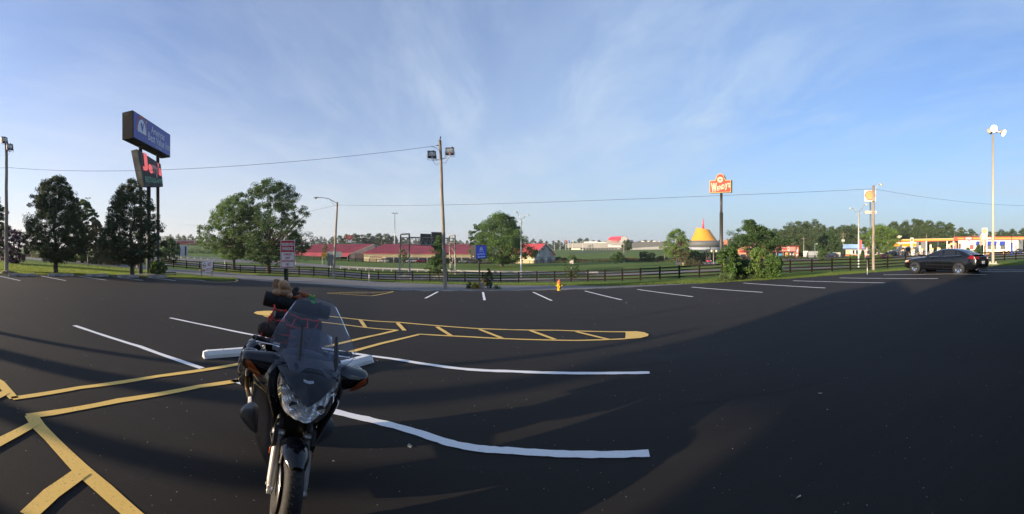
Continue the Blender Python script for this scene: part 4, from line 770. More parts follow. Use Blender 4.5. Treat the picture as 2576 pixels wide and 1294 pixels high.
# ------------------------------------------------------------------ RESERVED PARKING
dR = 9.6; bp = GD(720, dR); r = thing('reserved_parking_sign', 'red and white RESERVED PARKING 15 minute sign on a dark green perforated post', 'sign', bp, yaw(722)); sc = dR / FOC
PG = mat('dark_green_post', (0.018, 0.040, 0.026), .5, var=.15); z0 = P(0, 675, dR).z - bp.z; z1 = P(0, 604.5, dR).z - bp.z
mb = MB().use(PG); mb.box((-.018, 0, z1 / 2), (.05, .006, z1)); mb.box((.012, -.02, z1 / 2), (.006, .04, z1)); mb.box((-.045, -.02, z1 / 2), (.006, .04, z1)); mb.box((.03, -.04, z1 / 2), (.035, .005, z1)); po = mb.build('post', r); hb = MB().use(mat('post_hole', (.25, .27, .2), .6))
for k in range(int(z1 / .05)): hb.cyl((.03, -.0445, .05 + k * .05), (.03, -.0432, .05 + k * .05), .0065, n=6)
tag(hb.build('post_hole', po), kind='stuff')
x0, x1 = (705.8 - 720) * sc, (742 - 720) * sc; y = -.075
def rrect(x0, x1, z0, z1, r_, y): return [(x0 + r_ if i in (1, 2) else 0, 0, 0) for i in ()] or [(cx + r_ * math.cos(a), y, cz + r_ * math.sin(a)) for cx, cz, a0 in ((x1 - r_, z1 - r_, 0), (x0 + r_, z1 - r_, 90), (x0 + r_, z0 + r_, 180), (x1 - r_, z0 + r_, 270)) for a in [rad(a0 + 22.5 * k) for k in range(5)]]
bd = MB().use(WHT).prism(rrect(x0, x1, z0, z1, .02, y), (0, .004, 0)).use(mat('sign_back', (.16, .145, .12), .5)).prism(rrect(x0, x1, z0, z1, .02, y + .0045), (0, .03, 0)); bd = bd.build('board', r)
mb = MB().use(RED).prism(rrect(x0 + .014, x1 - .014, z0 + .014, z1 - .014, .016, y - .002), (0, .0015, 0)); mb.use(WHT).prism(rrect(x0 + .024, x1 - .024, z0 + .034, z0 + (z1 - z0) * .575, .015, y - .004), (0, .0015, 0))
q = quadmap((x0, y - .0065, z0), (x1, y - .0065, z0), (x1, y - .0065, z1), (x0, y - .0065, z1))
for t, a, b, c, e, m in (('RESERVED', .09, .91, .79, .905, WHT), ('PARKING', .13, .86, .635, .755, WHT), ('15 MINUTE', .21, .78, .455, .53, RED), ('GUEST', .32, .66, .335, .41, RED), ('REGISTRATION', .11, .90, .22, .295, RED), ('ONLY', .36, .61, .105, .18, RED)): put_text(mb, q, t, a, b, c, e, m, bold=.03)
put_poly(mb, q, [(.46, .065), (.52, .085), (.54, .072), (.50, .06)], BLK); mb.build('lettering', bd)
# ------------------------------------------------------------------ hydrant
def hydrant(u, v, h, mb_, mt, label, d=None):
    p = G(u, v) if d is None else GD(u, d); r = thing('fire_hydrant', label, 'fire hydrant', p + Vector((0, 0, .02)), yaw(u)); k = h / .75
    S_ = lambda pr: [(a * k, b * k) for a, b in pr]
    MB().use(mb_).lathe(S_([(.13, 0), (.13, .04), (.095, .05), (.095, .09), (.11, .10), (.11, .42), (.135, .43), (.135, .47)]), 18).build('barrel', r)
    MB().use(mt).lathe(S_([(.155, .47), (.155, .50), (.125, .52), (.115, .58), (.085, .645), (.04, .68), (.03, .69), (.028, .75), (0.005, .755)]), 18).build('bonnet', r)
    for sx in (-1, 1): MB().use(mb_).cyl((sx * .09 * k, 0, .34 * k), (sx * .17 * k, 0, .34 * k), .045 * k, n=10).cyl((sx * .17 * k, 0, .34 * k), (sx * .20 * k, 0, .34 * k), .058 * k, n=10).cyl((sx * .20 * k, 0, .34 * k), (sx * .225 * k, 0, .34 * k), .018 * k, n=6).build('nozzle', r)
    MB().use(mb_).cyl((0, -.09 * k, .30 * k), (0, -.18 * k, .30 * k), .062 * k, n=12).build('nozzle', r)
YH = mat('hydrant_yellow', (.78, .48, .02), .45, var=.08); OH = mat('hydrant_orange', (.80, .17, .03), .45, var=.08)
hydrant(1406.4, 733.5, .66, YH, OH, 'yellow fire hydrant with an orange bonnet at the parking lot edge')
hydrant(1933.5, 700, .4, OH, OH, 'small orange hydrant hidden in the weeds of the planting bed'); hydrant(1718.5, 668, .8, YH, YH, 'far yellow hydrant at the restaurant driveway')
# ------------------------------------------------------------------ small blue motel sign and its bed
p = G(1206, 722); r = thing('small_motel_sign', 'small black box sign with a blue face reading Americas Best Value Inn and an arrow', 'sign', p, yaw(1206)); d = p.xy.length; sc = d / FOC; X = lambda u: (u - 1206) * sc; Z = lambda v: HC + (V0 - v) * sc - p.z
MB().use(BLK).box((0, 0, Z(653) / 2), (.13, .13, Z(653))).build('post', r)
a, b, c, e = Vector((X(1197.2), -.20, Z(652.5))), Vector((X(1224), .22, Z(650.5))), Vector((X(1224), .22, Z(617.3))), Vector((X(1197.2), -.20, Z(616.8))); bk = Vector((X(1185.4) - X(1197.2), .14, 0)); bs = boxsign((a, b, c, e), bk, BLK).build('sign_cabinet', r)
qm = quadmap(a, b, c, e, .004); q3 = quadmap(a, b, c, e, .008); q4 = quadmap(a, b, c, e, .012); BL2 = mat('bright_sign_blue', (0.025, 0.07, 0.50), .35, var=.05, emit=.10)
mb = MB(); put_poly(mb, qm, [(.02, .03), (.97, .03), (.97, .97), (.02, .97)], BL2); chk = emblem(mb, q3, .50, .62, .28, .24); put_poly(mb, q4, chk, BL2); put_text(mb, q3, 'Americas', .26, .74, .50, .60, GREYW, bold=.02); put_text(mb, q3, 'Best Value Inn', .15, .84, .28, .44, GREYW, bold=.02)
put_poly(mb, q3, [(.14, .14), (.25, .21), (.25, .17), (.86, .17), (.86, .11), (.25, .11), (.25, .07)], GREYW); mb.build('sign_face', bs)
MB().use(mat('white_lamp', (.85, .82, .75), .4)).ball((X(1191), -.14, Z(645.5)), (.05, .03, .05), 10, 6).build('photocell', bs)
q = G(1212, 727.5); tag(MB().use(CONC).box((0, 0, .22), (.30, .5, .46)).build('stone_block', None, loc=q, rz=yaw(1212)), 'low grey stone block at the foot of the small blue sign', 'stone block')
# mulch bed with soil mound
vs = []; n = 40
cB = G(1209, 729.2)
mb = MB().use(DIRT); mb.grid(lambda s, t: (2.0 * 1.32 * (s * 1) * 0 + 1.28 * t * 1.0 * math.cos(2 * PI * s) * 1.0, .62 * t * math.sin(2 * PI * s), .10 * (1 - t * t) + .015 * math.sin(s * 60) * t + (.0 if t < 1 else -.08)), 40, 8); tag(mb.build('mulch_bed', None, loc=cB, rz=yaw(1209)), 'low brown mulch mound under the small blue sign', 'planting bed')
def bush(u, v, w, h, kind, seed, lab, cat='shrub', name='small_shrub', n=50, lf=.05, group=None, pf=pf_oval):
    p = G(u, v); d = p.xy.length; me, cs = crown(seed, s_(h, d), .02, pf, s_(w, d) / 2, n, 40, lf, LEAF[kind], csize=.3); tm = trunk_mesh(seed, s_(h, d), .012, cs, .05, nl=8, wob=.03, multi=2)
    r = thing(name, lab, cat, p, 0, group)
    for nm, m_ in (('stem', tm), ('foliage', me)):
        o = bpy.data.objects.new(nm, m_); o.parent = r; C.objects.link(o)
bush(1179.5, 727, 12, 18, 'dark', 1, 'dark upright shrub at the left end of the mulch bed'); bush(1197, 729, 22, 17, 'gold', 2, 'golden yellow shrub left of the small sign post', pf=pf_round, n=70); bush(1217, 722, 15, 23, 'gold', 3, 'golden yellow shrub behind the grey stone block', n=50)
bush(1231, 728, 13, 20, 'dark', 4, 'dark upright shrub in front of the weeping tree'); 
put_tree('ornamental_grass', 'tuft of spiky green grass at the right end of the mulch bed', 1249.5, 24, [('foliage', blades('foliage', 110, .42, .03, LEAF['green'], 5, 1.3))], v=728.5, cat='grass clump')
tree('weeping_tree', 'small weeping brown leaved tree behind the small blue sign', 1228, 26, s_(58, 26), s_(27, 26), s_(10, 26), pf_oval, 'olive', 6, 80, 50, .07, .025, droop=.35, v=726)
tag(MB().use(WHT).cyl((0, 0, 0), (0, 0, .32), .03, n=8).build('tree_guard', None, loc=G(1228, 726.4)), 'white sleeve round the weeping tree stem', 'tree guard')
# ------------------------------------------------------------------ posts, steel sign backs
def tpost(u, v, v1, r_, m, lab, name='steel_post', cat='post'):
    p = G(u, v); d = p.xy.length; return tag(MB().use(m).cyl((0, 0, -.1), (0, 0, (v - v1) * d / FOC), r_, n=8).build(name, None, loc=p), lab, cat)
tpost(221, 673, 613, .05, mat('green_steel', (.05, .09, .05), .5), 'thin dark green post standing alone on the left lawn'); tpost(2182, 693, 656, .035, GALV, 'short grey steel post in the grass near the right wooden pole'); tpost(1476 / 1, 713, 694, .03, GALV, 'thin grey steel post just behind the fence') if False else None
tpost(928.5, 710.5, 670, .035, GALV, 'thin grey steel post in front of the fence left of the gantry')
def roadsign(name, lab, u, v, d, w, h, z, m, posts, back=True, diamond=False, pm=GALV, text=None):
    p = GD(u, d); r = thing(name, lab, 'road sign', p, yaw(u))
    for x in posts: MB().use(pm).cyl((x, .03, -.1), (x, .03, z), .045, n=8).build('post', r)
    q = [(-w / 2, 0, z - h / 2), (w / 2, 0, z - h / 2), (w / 2, 0, z + h / 2), (-w / 2, 0, z + h / 2)] if not diamond else [(0, 0, z - h / 2), (w / 2, 0, z), (0, 0, z + h / 2), (-w / 2, 0, z)]
    o = MB().use(m).prism(q, (0, .02, 0)).build('panel', r)
    if text:
        qq = quadmap((-w / 2, -.01, z - h / 2), (w / 2, -.01, z - h / 2), (w / 2, -.01, z + h / 2), (-w / 2, -.01, z + h / 2)); mb = MB()
        for t, a, b, c, e in text: bars(mb, qq, a, b, c, e, mat('faded_brown_print', (.28, .14, .02), .6), t, t)
        mb.build('lettering', o)
    return r
zz_ = lambda u, d, v: HC + (V0 - v) * d / FOC - GD(u, d).z
roadsign('warning_sign', 'yellow diamond warning sign on two pale posts in front of the left red roofed shed', 814.8, 0, 112, s_(16, 112), s_(19, 112), zz_(815, 112, 642), mat('warning_yellow', (.80, .42, .02), .5), (-.45, .45), diamond=True, pm=CREAM, text=[(4, .35, .68, .60, .68), (7, .17, .83, .45, .54), (3, .38, .63, .30, .37)])
roadsign('tall_road_sign', 'grey back of a tall road sign just left of the leaning pole', 831.5, 0, 84, s_(14, 84), s_(29, 84), zz_(831, 84, 655), mat('sign_back_grey', (.22, .23, .22), .5, .3), (0,))
roadsign('octagonal_road_sign', 'grey back of an octagonal sign beyond the fence between the two ash trees', 565.5, 0, 76, s_(14, 76), s_(18, 76), zz_(565, 76, 636), mat('sign_back_grey', (.22,) * 3), (0,), diamond=True)
r = roadsign('highway_panel_sign', 'large pale slatted back of a highway sign on two posts right of the cypress', 458.9, 0, 92, s_(28.5, 92), s_(25.5, 92), zz_(459, 92, 631), mat('pale_slat', (.78, .80, .82), .6), (-s_(7.3, 92), s_(7.8, 92)), pm=mat('rust_post', (.08, .05, .035), .7))
for k in range(9): MB().use(mat('slat_joint', (.20, .21, .22), .6)).box((0, -.02, zz_(459, 92, 643) + k * s_(2.7, 92)), (s_(28, 92), .03, .05)).build('slat', r)
for sx in (-7.3, 7.8): MB().use(DARKM).box((s_(sx, 92), -.07, zz_(459, 92, 631.5)), (.28, .1, s_(23, 92))).build('backing_beam', r)
roadsign('small_notice', 'small white and red notice behind the wispy cypress', 1437, 0, 98, s_(11, 98), s_(10, 98), zz_(1437, 98, 659), mat('notice_white', (.7, .6, .55), .6), (0,))
# ------------------------------------------------------------------ guardrails
def guardrail(label, tab, m, sp=1.9, H=.7, us=None):
    pts = path_pts(tab, sp); r = thing('guardrail', label, 'guardrail', pts[len(pts) // 2]); L = Vector(r.location); mb = MB().use(m)
    prof = [(-.04, .0), (.02, .06), (-.03, .15), (.02, .24), (-.04, .30)]; vs = []; fs = []
    for i, p in enumerate(pts):
        t = (pts[min(i + 1, len(pts) - 1)] - pts[max(i - 1, 0)]); nrm = Vector((t.y, -t.x, 0)).normalized()
        vs += [p - L + nrm * a + Vector((0, 0, H - .30 + b)) for a, b in prof]
    for i in range(len(pts) - 1): fs += [(i * 5 + k, i * 5 + k + 1, i * 5 + 5 + k + 1, i * 5 + 5 + k) for k in range(4)]
    mb.add(vs, fs); mb.build('rail', r)
    me = MB().use(m).box((0, 0, H / 2 - .05), (.13, .17, H)).mesh('post')
    for p in pts: unit('post', me, r, p - L + Vector((0, .12, 0)), (1, 1, 1))
def gt(l, lift=0): return [(u, GDIST(u, v)) for u, v in l]
GW = mat('guardrail_cream', (.60, .57, .46), .5, .2)
guardrail('cream guardrail along the far left highway between the big trees and the cypress', [(372, 118), (470, 116), (646, 112), (752, 108)], GW)
guardrail('grey guardrail just behind the fence left of the utility pole', [(780, 70), (900, 68), (1010, 66), (1137, 64)], GALV)
guardrail('long pale guardrail beyond the ramp from the gantry to the maple', [(856, 92), (1000, 90), (1157, 88), (1352, 86)], GW)
guardrail('grey guardrail between fence and ramp right of the hydrant', [(1157, 80), (1310, 78), (1420, 76), (1524, 74)], GALV)
# ------------------------------------------------------------------ sign gantry
OLDS = mat('old_galvanised', (.28, .265, .23), .6, .3, var=.25, scale=2)
pl = [GD(1004.5, 78), GD(1030.5, 75)]; pr_ = [GD(1134, 88), GD(1146, 84)]; r = thing('sign_gantry', 'overhead steel sign gantry seen from behind with two dark sign panels over the ramp', 'sign gantry', pl[0]); L = Vector(r.location); W_ = lambda mb, n, pa=r, **k: wb(mb, n, pa, L, **k)
zt = P(0, 590, 78).z; zb_ = P(0, 607, 78).z; off = [P(1008, 0, 78), P(1029.5, 0, 75), P(1130, 0, 88), P(1144.5, 0, 84)]
for a, b in ((pl[0], off[0]), (pl[1], off[1]), (pr_[0], off[2]), (pr_[1], off[3])): W_(MB().use(OLDS).cyl(a - Vector((0, 0, .2)), (b.x, b.y, zt), .17, .14, 12), 'leg')
for a, b in ((0, 1), (2, 3)):
    A_, B_ = off[a], off[b]; W_(MB().use(OLDS).tube([(A_.x, A_.y, zt), (B_.x, B_.y, zt)], .14, 8), 'cross_beam'); W_(MB().use(OLDS).tube([(A_.x, A_.y, zt - 1.5), (B_.x, B_.y, zt - 1.5)], .12, 8), 'cross_beam')
    g0, g1 = (pl if a == 0 else pr_); mid = lambda t, q0, q1: Vector((q0.x, q0.y, g0.z)).lerp(Vector((q1.x, q1.y, zt)), t)
    for k, (t0, t1) in enumerate(((.78, .52), (.18, .48), (.16, -.02))):
        s0, s1 = (g0, A_), (g1, B_); s0, s1 = (s0, s1) if k != 1 else (s0, s1)
        W_(MB().use(OLDS).tube([Vector((s0[0].x, s0[0].y, g0.z)).lerp(Vector((s0[1].x, s0[1].y, zt)), max(t0, 0)), Vector((s1[0].x, s1[0].y, g0.z)).lerp(Vector((s1[1].x, s1[1].y, zt)), max(t1, 0))], .07, 6), 'brace')
W_(MB().use(CONC).box(tuple(pl[0] + Vector((0, 0, .2))), (1.2, 1.2, .8)), 'footing'); W_(MB().use(CONC).box(tuple(pl[1] + Vector((0, 0, .2))), (1.2, 1.2, .8)), 'footing')
ch = []
for k, dz in ((0, -.6), (1, -.6), (0, -2.0), (1, -2.0)):
    a, b = off[k], off[2 + k]; ch.append((Vector((a.x, a.y, zt + dz)), Vector((b.x, b.y, zt + dz)))); W_(MB().use(OLDS).tube(ch[-1], .085, 6), 'chord')
for c0, c1 in ((ch[1], ch[3]), (ch[0], ch[2])):
    for k in range(18):
        a = c0[0].lerp(c0[1], k / 18); b = c1[0].lerp(c1[1], (k + 1) / 18); W_(MB().use(OLDS).tube([a, b] if k % 2 else [c1[0].lerp(c1[1], k / 18), c0[0].lerp(c0[1], (k + 1) / 18)], .045, 5), 'lattice_bar')
SB = mat('dark_sign_back', (.060, .062, .060), .6, .3, var=.2, scale=1.5)
for u0_, u1_, v0_, v1_, da, db in ((1051.4, 1078.6, 618.4, 587.7, 77.5, 79.5), (1079.4, 1115, 622, 583.6, 79, 82)):
    q = (P(u0_, v0_, da), P(u1_, v0_, db), P(u1_, v1_ + .8, db), P(u0_, v1_, da)); f_ = Vector((-.15, -.6, 0)); q = [Vector(p) - f_ * 1.6 for p in q]; pn = W_(boxsign(q, -f_ * .1, SB), 'sign_panel'); nb = 9; qq = quadmap(*q, 0)
    for k in range(nb): W_(MB().use(OLDS).tube([qq((k + .5) / nb, 0.02) + f_ * .15, qq((k + .5) / nb, .98) + f_ * .15], .06, 4), 'stiffener', pn)
    for k in range(11): W_(MB().use(BLK).tube([qq(.01, (k + .5) / 11) + f_ * .08, qq(.99, (k + .5) / 11) + f_ * .08], .05, 4), 'stiffener', pn)
# high masts
def mast(u, vt, d, lab, v=None):
    p = GD(u, d); h = HC + (V0 - vt) * d / FOC - p.z; r = thing('high_mast_light', lab, 'light mast', p, yaw(u)); MB().use(GALV).cyl((0, 0, 0), (0, 0, h), .4 * d / 300, .16 * d / 300, 8).build('mast', r); k = d / 300
    for a in range(6): x, y = 1.9 * k * math.cos(a * PI / 3), 1.9 * k * math.sin(a * PI / 3); MB().use(GALV).box((x, y, h + .1 * k), (.9 * k, .7 * k, .5 * k)).tube([(0, 0, h), (x, y, h)], .1 * k, 4).build('luminaire', r)
mast(993.2, 537, 300, 'very tall high mast light above the second red roof'); mast(221, 499, 200, 'far high mast light showing between the two oval trees')
for u, vt, d, lab in ((1423.3, 602.3, 440, 'leftmost flagpole before the museum'), (1430.6, 603, 440, 'second flagpole before the museum wall'), (1440.2, 602.6, 440, 'museum flagpole nearest the wall end'), (1466, 605, 400, 'tall pale pole in front of the museum wall'), (1394.5, 603, 420, 'thin pole in the tree line behind the barn'), (1409, 603, 430, 'second thin pole in the tree line behind the barn')):
    p = GD(u, d); r = thing('flagpole', lab, 'flagpole', p, 0); h = HC + (V0 - vt) * d / FOC - p.z; MB().use(WHT).cyl((0, 0, 0), (0, 0, h), .16, .09, 6).build('pole', r)
    if 'flag' in lab: MB().use((RED, BLUE, mat('flag_green', (.3, .5, .35), .6))[('second' in lab) + 2 * ('near' in lab)]).add([(0, 0, h - .3), (1.0, -.3, h - .9), (1.1, -.3, h - 3.6), (0, 0, h - 3.2)], [(0, 1, 2, 3)]).build('flag', r)
# street lamps with twin arms
def twin_lamp(u, v, vt, heads, lab, d=None):
    p = G(u, v) if not d else GD(u, d); d = p.xy.length; sc = d / FOC; h = HC + (V0 - vt) * sc - p.z; r = thing('twin_street_lamp', lab, 'street lamp', p, yaw(u)); MB().use(mat('pale_lamp_pole', (.62, .60, .55), .45, .2, var=.06)).cyl((0, 0, 0), (0, 0, h), .13, .09, 10).build('pole', r)
    for hu, hv in heads:
        x, z = (hu - u) * sc, h + (vt - hv) * sc; f = 1 if x > 0 else -1; MB().use(GALV).tube([(0, 0, h - .1), (x * .55, 0, h + (z - h) * .72), (x - f * .15, 0, z)], .05, 6).build('arm', r); MB().use(GALV).tube([(0, 0, h - 1.0), (x * .6, 0, h + (z - h) * .70)], .03, 5).build('brace', r); cobra(r, (x - f * .3, 0, z), .85, f)
twin_lamp(1310.8, 699, 553, ((1298.5, 533.5), (1328.5, 541.5)), 'pale twin armed street lamp right of the big maple'); twin_lamp(2160, 673, 534, ((2141, 523.5), (2178.5, 514)), 'pale twin armed street lamp with a red banner left of the right wooden pole')
o_ = bpy.data.objects.get('twin_street_lamp.001'); MB().use(RED).add([(.12, -.05, 2.9), (.50, -.05, 2.8), (.50, -.05, 4.15), (.12, -.05, 4.25)], [(0, 1, 2, 3)]).build('banner', o_)
# ------------------------------------------------------------------ lit car-park lamp pole at the right
p = G(2498, 668.5); r = thing('floodlight_mast', 'tall cream floodlight pole with lit lamps beside the black car', 'light pole', p, yaw(2498)); d = p.xy.length; sc = d / FOC; h = HC + (V0 - 338) * sc - p.z
MB().use(CONC).lathe([(.55, 0), (.55, .14), (.50, .17)], 24).build('footing', r); MB().use(CREAMP).box((0, 0, .19), (.62, .62, .05)).build('base_plate', r)
for a in range(4): MB().use(CREAMP).ball((.24 * (1 if a % 2 else -1), .24 * (1 if a > 1 else -1), .26), (.08, .08, .09), 8, 5).build('bolt_cover', r)
MB().use(CREAMP).cyl((0, 0, .2), (0, 0, h), .118, .075, 20).build('pole', r); LIT = mat('lit_lamp', (1.0, .97, .90), .3, emit=6.0)
TANM = mat('lamp_shell', (.42, .37, .29), .5, .2)
def disc_lamp(c, direc, R_, lit=True):
    dv = Vector(direc).normalized(); M4 = Matrix.Translation(c) @ dv.to_track_quat('Z', 'Y').to_matrix().to_4x4(); o = MB().use(TANM).lathe([(.07, -.42), (.12, -.40), (.18, -.22), (R_ * .86, -.06), (R_, 0), (R_, .02)], 24, M4=M4)
    o.f.pop(); o.mi.pop(); o.sm.pop(); o = o.build('lamp_shell', r); MB().use(LIT if lit else TANM).lathe([(.001, .012), (R_ * .96, .012), (R_ * .96, .016), (.001, .016)], 24, M4=M4).build('lamp_disc', o)
disc_lamp((2.5 * sc, -.45, h + .33), (-.10, -1, -.25), .28); disc_lamp((27 * sc, .05, h + .12), (.75, -.35, -.55), .28); disc_lamp((-9 * sc, .25, h + .30), (-.8, .75, -.45), .28, False)
MB().use(CREAMP).box((0, 0, h + .18), (.7, .12, .12)).box((.45, 0, h + .2), (.35, .1, .1)).build('crossarm', r)
def w(mb, nm, pa=None, **k): return wb(mb, nm, pa or r, L, **k)
# ------------------------------------------------------------------ red-roofed sheds
def gable(name, label, A, B, Cc, zb, ze, zr, wallm, gm, roofm=ROOFR, over=.5, ribs=0, trim=None):
    global r, L
    """A left eave corner, B right/near eave corner, Cc far corner of the visible gable (all plan points)"""
    A, B, Cc = [Vector((p.x, p.y, 0)) for p in (A, B, Cc)]; D = A + (Cc - B); r = thing(name, label, 'building', (B.x, B.y, zb)); L = Vector(r.location)
    z = lambda p, h: Vector((p.x, p.y, h)); m1, m2 = (A + D) / 2, (B + Cc) / 2; t = .16
    w(MB().use(wallm).add([z(A, zb), z(B, zb), z(B, ze), z(A, ze)], [(0, 1, 2, 3)]).use(gm).add([z(B, zb), z(Cc, zb), z(Cc, ze), z(m2, zr), z(B, ze)], [(0, 1, 2, 3, 4)]).add([z(D, zb), z(A, zb), z(A, ze), z(m1, zr), z(D, ze)], [(0, 1, 2, 3, 4)]).use(wallm).add([z(Cc, zb), z(D, zb), z(D, ze), z(Cc, ze)], [(0, 1, 2, 3)]), 'wall')
    ux = (B - A).normalized() * over; uy = (Cc - B).normalized() * over; sl = (zr - ze) / ((Cc - B).length / 2) * over
    for e0, e1, mm0, mm1, sgn in ((A, B, m1, m2, -1), (D, Cc, m1, m2, 1)):
        a, b, c, d_ = z(e0, ze) - ux + uy * sgn - Vector((0, 0, sl)), z(e1, ze) + ux + uy * sgn - Vector((0, 0, sl)), z(mm1, zr) + ux, z(mm0, zr) - ux; up_ = Vector((0, 0, t))
        mb = MB().use(roofm); mb.add([a, b, c, d_, a + up_, b + up_, c + up_, d_ + up_], [(3, 2, 1, 0), (4, 5, 6, 7), (0, 1, 5, 4), (1, 2, 6, 5), (3, 0, 4, 7)]); rf = w(mb, 'roof')
        if sgn < 0 and ribs:
            mb = MB().use(roofm)
            for k in range(ribs + 1):
                s = k / ribs; p0, p1 = a.lerp(b, s) + up_, d_.lerp(c, s) + up_; q = (b - a).normalized() * .05; h = Vector((0, 0, .07)); mb.add([p0 - q, p0 + q, p1 + q, p1 - q, p0 - q + h, p0 + q + h, p1 + q + h, p1 - q + h], [(4, 5, 6, 7), (0, 3, 7, 4), (1, 5, 6, 2), (0, 4, 5, 1)])
            w(mb, 'roof_rib', rf, kind='stuff')
        if trim: w(MB().use(trim).tube([b + up_ * .3, c + up_ * .3], .12, 4), 'verge_trim', rf)
    return r, L, w, (A, B, Cc, D, m1, m2)
# shed 1
A, B = P(735, 0, 205), P(882, 0, 188); Cc = P(986, 0, 219); zb = P(0, 659.5, 190).z
r, L, _w, (A, B, Cc, D, m1, m2) = gable('red_roofed_shed', 'left red roofed shed with a pinkish gable wall and open porch', A, B, Cc, zb, P(0, 637.5, 188).z, P(0, 615.2, 204).z, PINKW, PINKW, ribs=60, trim=WHT)
e = (B - A); n_ = Vector((e.y, -e.x, 0)).normalized(); ze = P(0, 637.5, 188).z; V3 = lambda p, z_: Vector((p.x, p.y, z_))
w(MB().use(ROOFR).add([V3(A + n_ * 3.2, ze - 1.5), V3(B + n_ * 3.2, ze - 1.5), V3(B, ze - .2), V3(A, ze - .2), V3(A + n_ * 3.2, ze - 1.35), V3(B + n_ * 3.2, ze - 1.35), V3(B, ze - .05), V3(A, ze - .05)], [(3, 2, 1, 0), (4, 5, 6, 7), (0, 1, 5, 4), (1, 2, 6, 5)]), 'porch_roof')
for k in range(9): q = A + e * (k / 8.0) + n_ * 3.0; w(MB().use(WHT).cyl(V3(q, zb), V3(q, ze - 1.45), .1, n=6), 'porch_post')
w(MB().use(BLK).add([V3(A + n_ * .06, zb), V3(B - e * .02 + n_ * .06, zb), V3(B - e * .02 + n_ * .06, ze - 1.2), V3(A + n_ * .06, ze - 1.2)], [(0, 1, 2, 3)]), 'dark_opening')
g = (Cc - B); gn = Vector((g.y, -g.x, 0)).normalized() * .06
def gquad(s0, s1, z0, z1, m, nm, pa=None, B_=None, g_=None, gn_=None, ww=None, lift=1.0):
    B_ = B if B_ is None else B_; g_ = g if g_ is None else g_; gn_ = gn if gn_ is None else gn_; a, b = B_ + g_ * s0 + gn_ * lift, B_ + g_ * s1 + gn_ * lift; bk = gn_ * -.5
    mb = MB().use(m); mb.add([V3(a, z0), V3(b, z0), V3(b, z1), V3(a, z1), V3(a + bk, z0), V3(b + bk, z0), V3(b + bk, z1), V3(a + bk, z1)], [(0, 1, 2, 3), (0, 4, 5, 1), (1, 5, 6, 2), (2, 6, 7, 3), (3, 7, 4, 0)]); return (ww or w)(mb, nm, **({} if pa is None else {'pa': pa}))
gquad(.08, .33, zb, zb + 4.0, mat('pink_brown_door', (.24, .17, .16), .6), 'garage_door'); gquad(.40, .47, zb, zb + 2.3, WHT, 'door'); hd = gquad(.56, .80, zb + 5.2, zb + 7.6, mat('loft_door', (.13, .085, .11), .7), 'loft_door')
# shed 2 (long showroom)
g2 = (Cc - B) * .96; A2, B2 = P(915.5, 0, 176), P(1206, 0, 168); zb2 = P(0, 661, 176).z; ze2 = P(0, 638, 176).z
r, L, _w, (A_, B_, C_, D_, m1, m2) = gable('red_roofed_shed', 'long red roofed showroom with a cream corrugated front and glass bays', A2, B2, B2 + g2, zb2, ze2, P(0, 615.4, 190).z, CORR, CORR, ribs=90, trim=WHT)
e = (B_ - A_); n_ = Vector((e.y, -e.x, 0)).normalized(); EL = e.length; zo = ze2 - s_(9.5, 174)
def fpan(s0, s1, z0, z1, off, m, nm, pa=None, kind=None):
    a, b = A_ + e * s0 + n_ * off, A_ + e * s1 + n_ * off; bk = -n_ * (off + .02); o = w(MB().use(m).add([V3(a, z0), V3(b, z0), V3(b, z1), V3(a, z1), V3(a + bk, z0), V3(b + bk, z0), V3(b + bk, z1), V3(a + bk, z1)], [(0, 1, 2, 3), (0, 4, 5, 1), (1, 5, 6, 2), (2, 6, 7, 3), (3, 7, 4, 0)]), nm, **({} if pa is None else {'pa': pa}), **({'kind': kind} if kind else {})); return o
for k in range(11): fpan(.20 + k * .0725, .20 + k * .0725 + .069, zb2, zo, .08, GLS, 'glass_bay')
for k in range(12): fpan(.1935 + k * .0725, .1995 + k * .0725, zb2, zo, .2, mat('mullion_grey', (.35, .36, .36), .5), 'pillar')
mb = MB().use(mat('corrugation', (.50, .42, .24), .6))
for k in range(150):
    a = A_ + e * ((k + .5) / 150) + n_ * .04; q = e.normalized() * .05; mb.add([V3(a - q, ze2 - .1), V3(a + n_ * .05, ze2 - .1), V3(a + q, ze2 - .1), V3(a - q, zo), V3(a + n_ * .05, zo), V3(a + q, zo)], [(3, 4, 1, 0), (4, 5, 2, 1)])
w(mb, 'corrugation', kind='stuff'); fpan(.045, .17, zb2, zo - .2, .06, mat('tan_door', (.42, .32, .20), .6), 'garage_door')
for k in range(6): fpan(.055 + k * .019, .067 + k * .019, zb2 + 2.2, zb2 + 2.6, .10, BLK, 'door_window')
q = quadmap(V3(A_ + n_ * .12, zo), V3(A_ + e * .19 + n_ * .12, zo), V3(A_ + e * .19 + n_ * .12, ze2 - .1), V3(A_ + n_ * .12, ze2 - .1)); mb = MB(); put_poly(mb, q, [(.16, .22), (.22, .48), (.28, .66), (.38, .66), (.44, .45), (.56, .30), (.56, .20)], mat('script_grey', (.40, .34, .24), .6)); bars(mb, q, .48, .98, .50, .72, mat('script_grey', (.4,) * 3), 9, 3); bars(mb, q, .60, .96, .18, .40, mat('faded_red_print', (.66, .30, .20), .6), 10, 5); w(mb, 'lettering', kind='stuff')
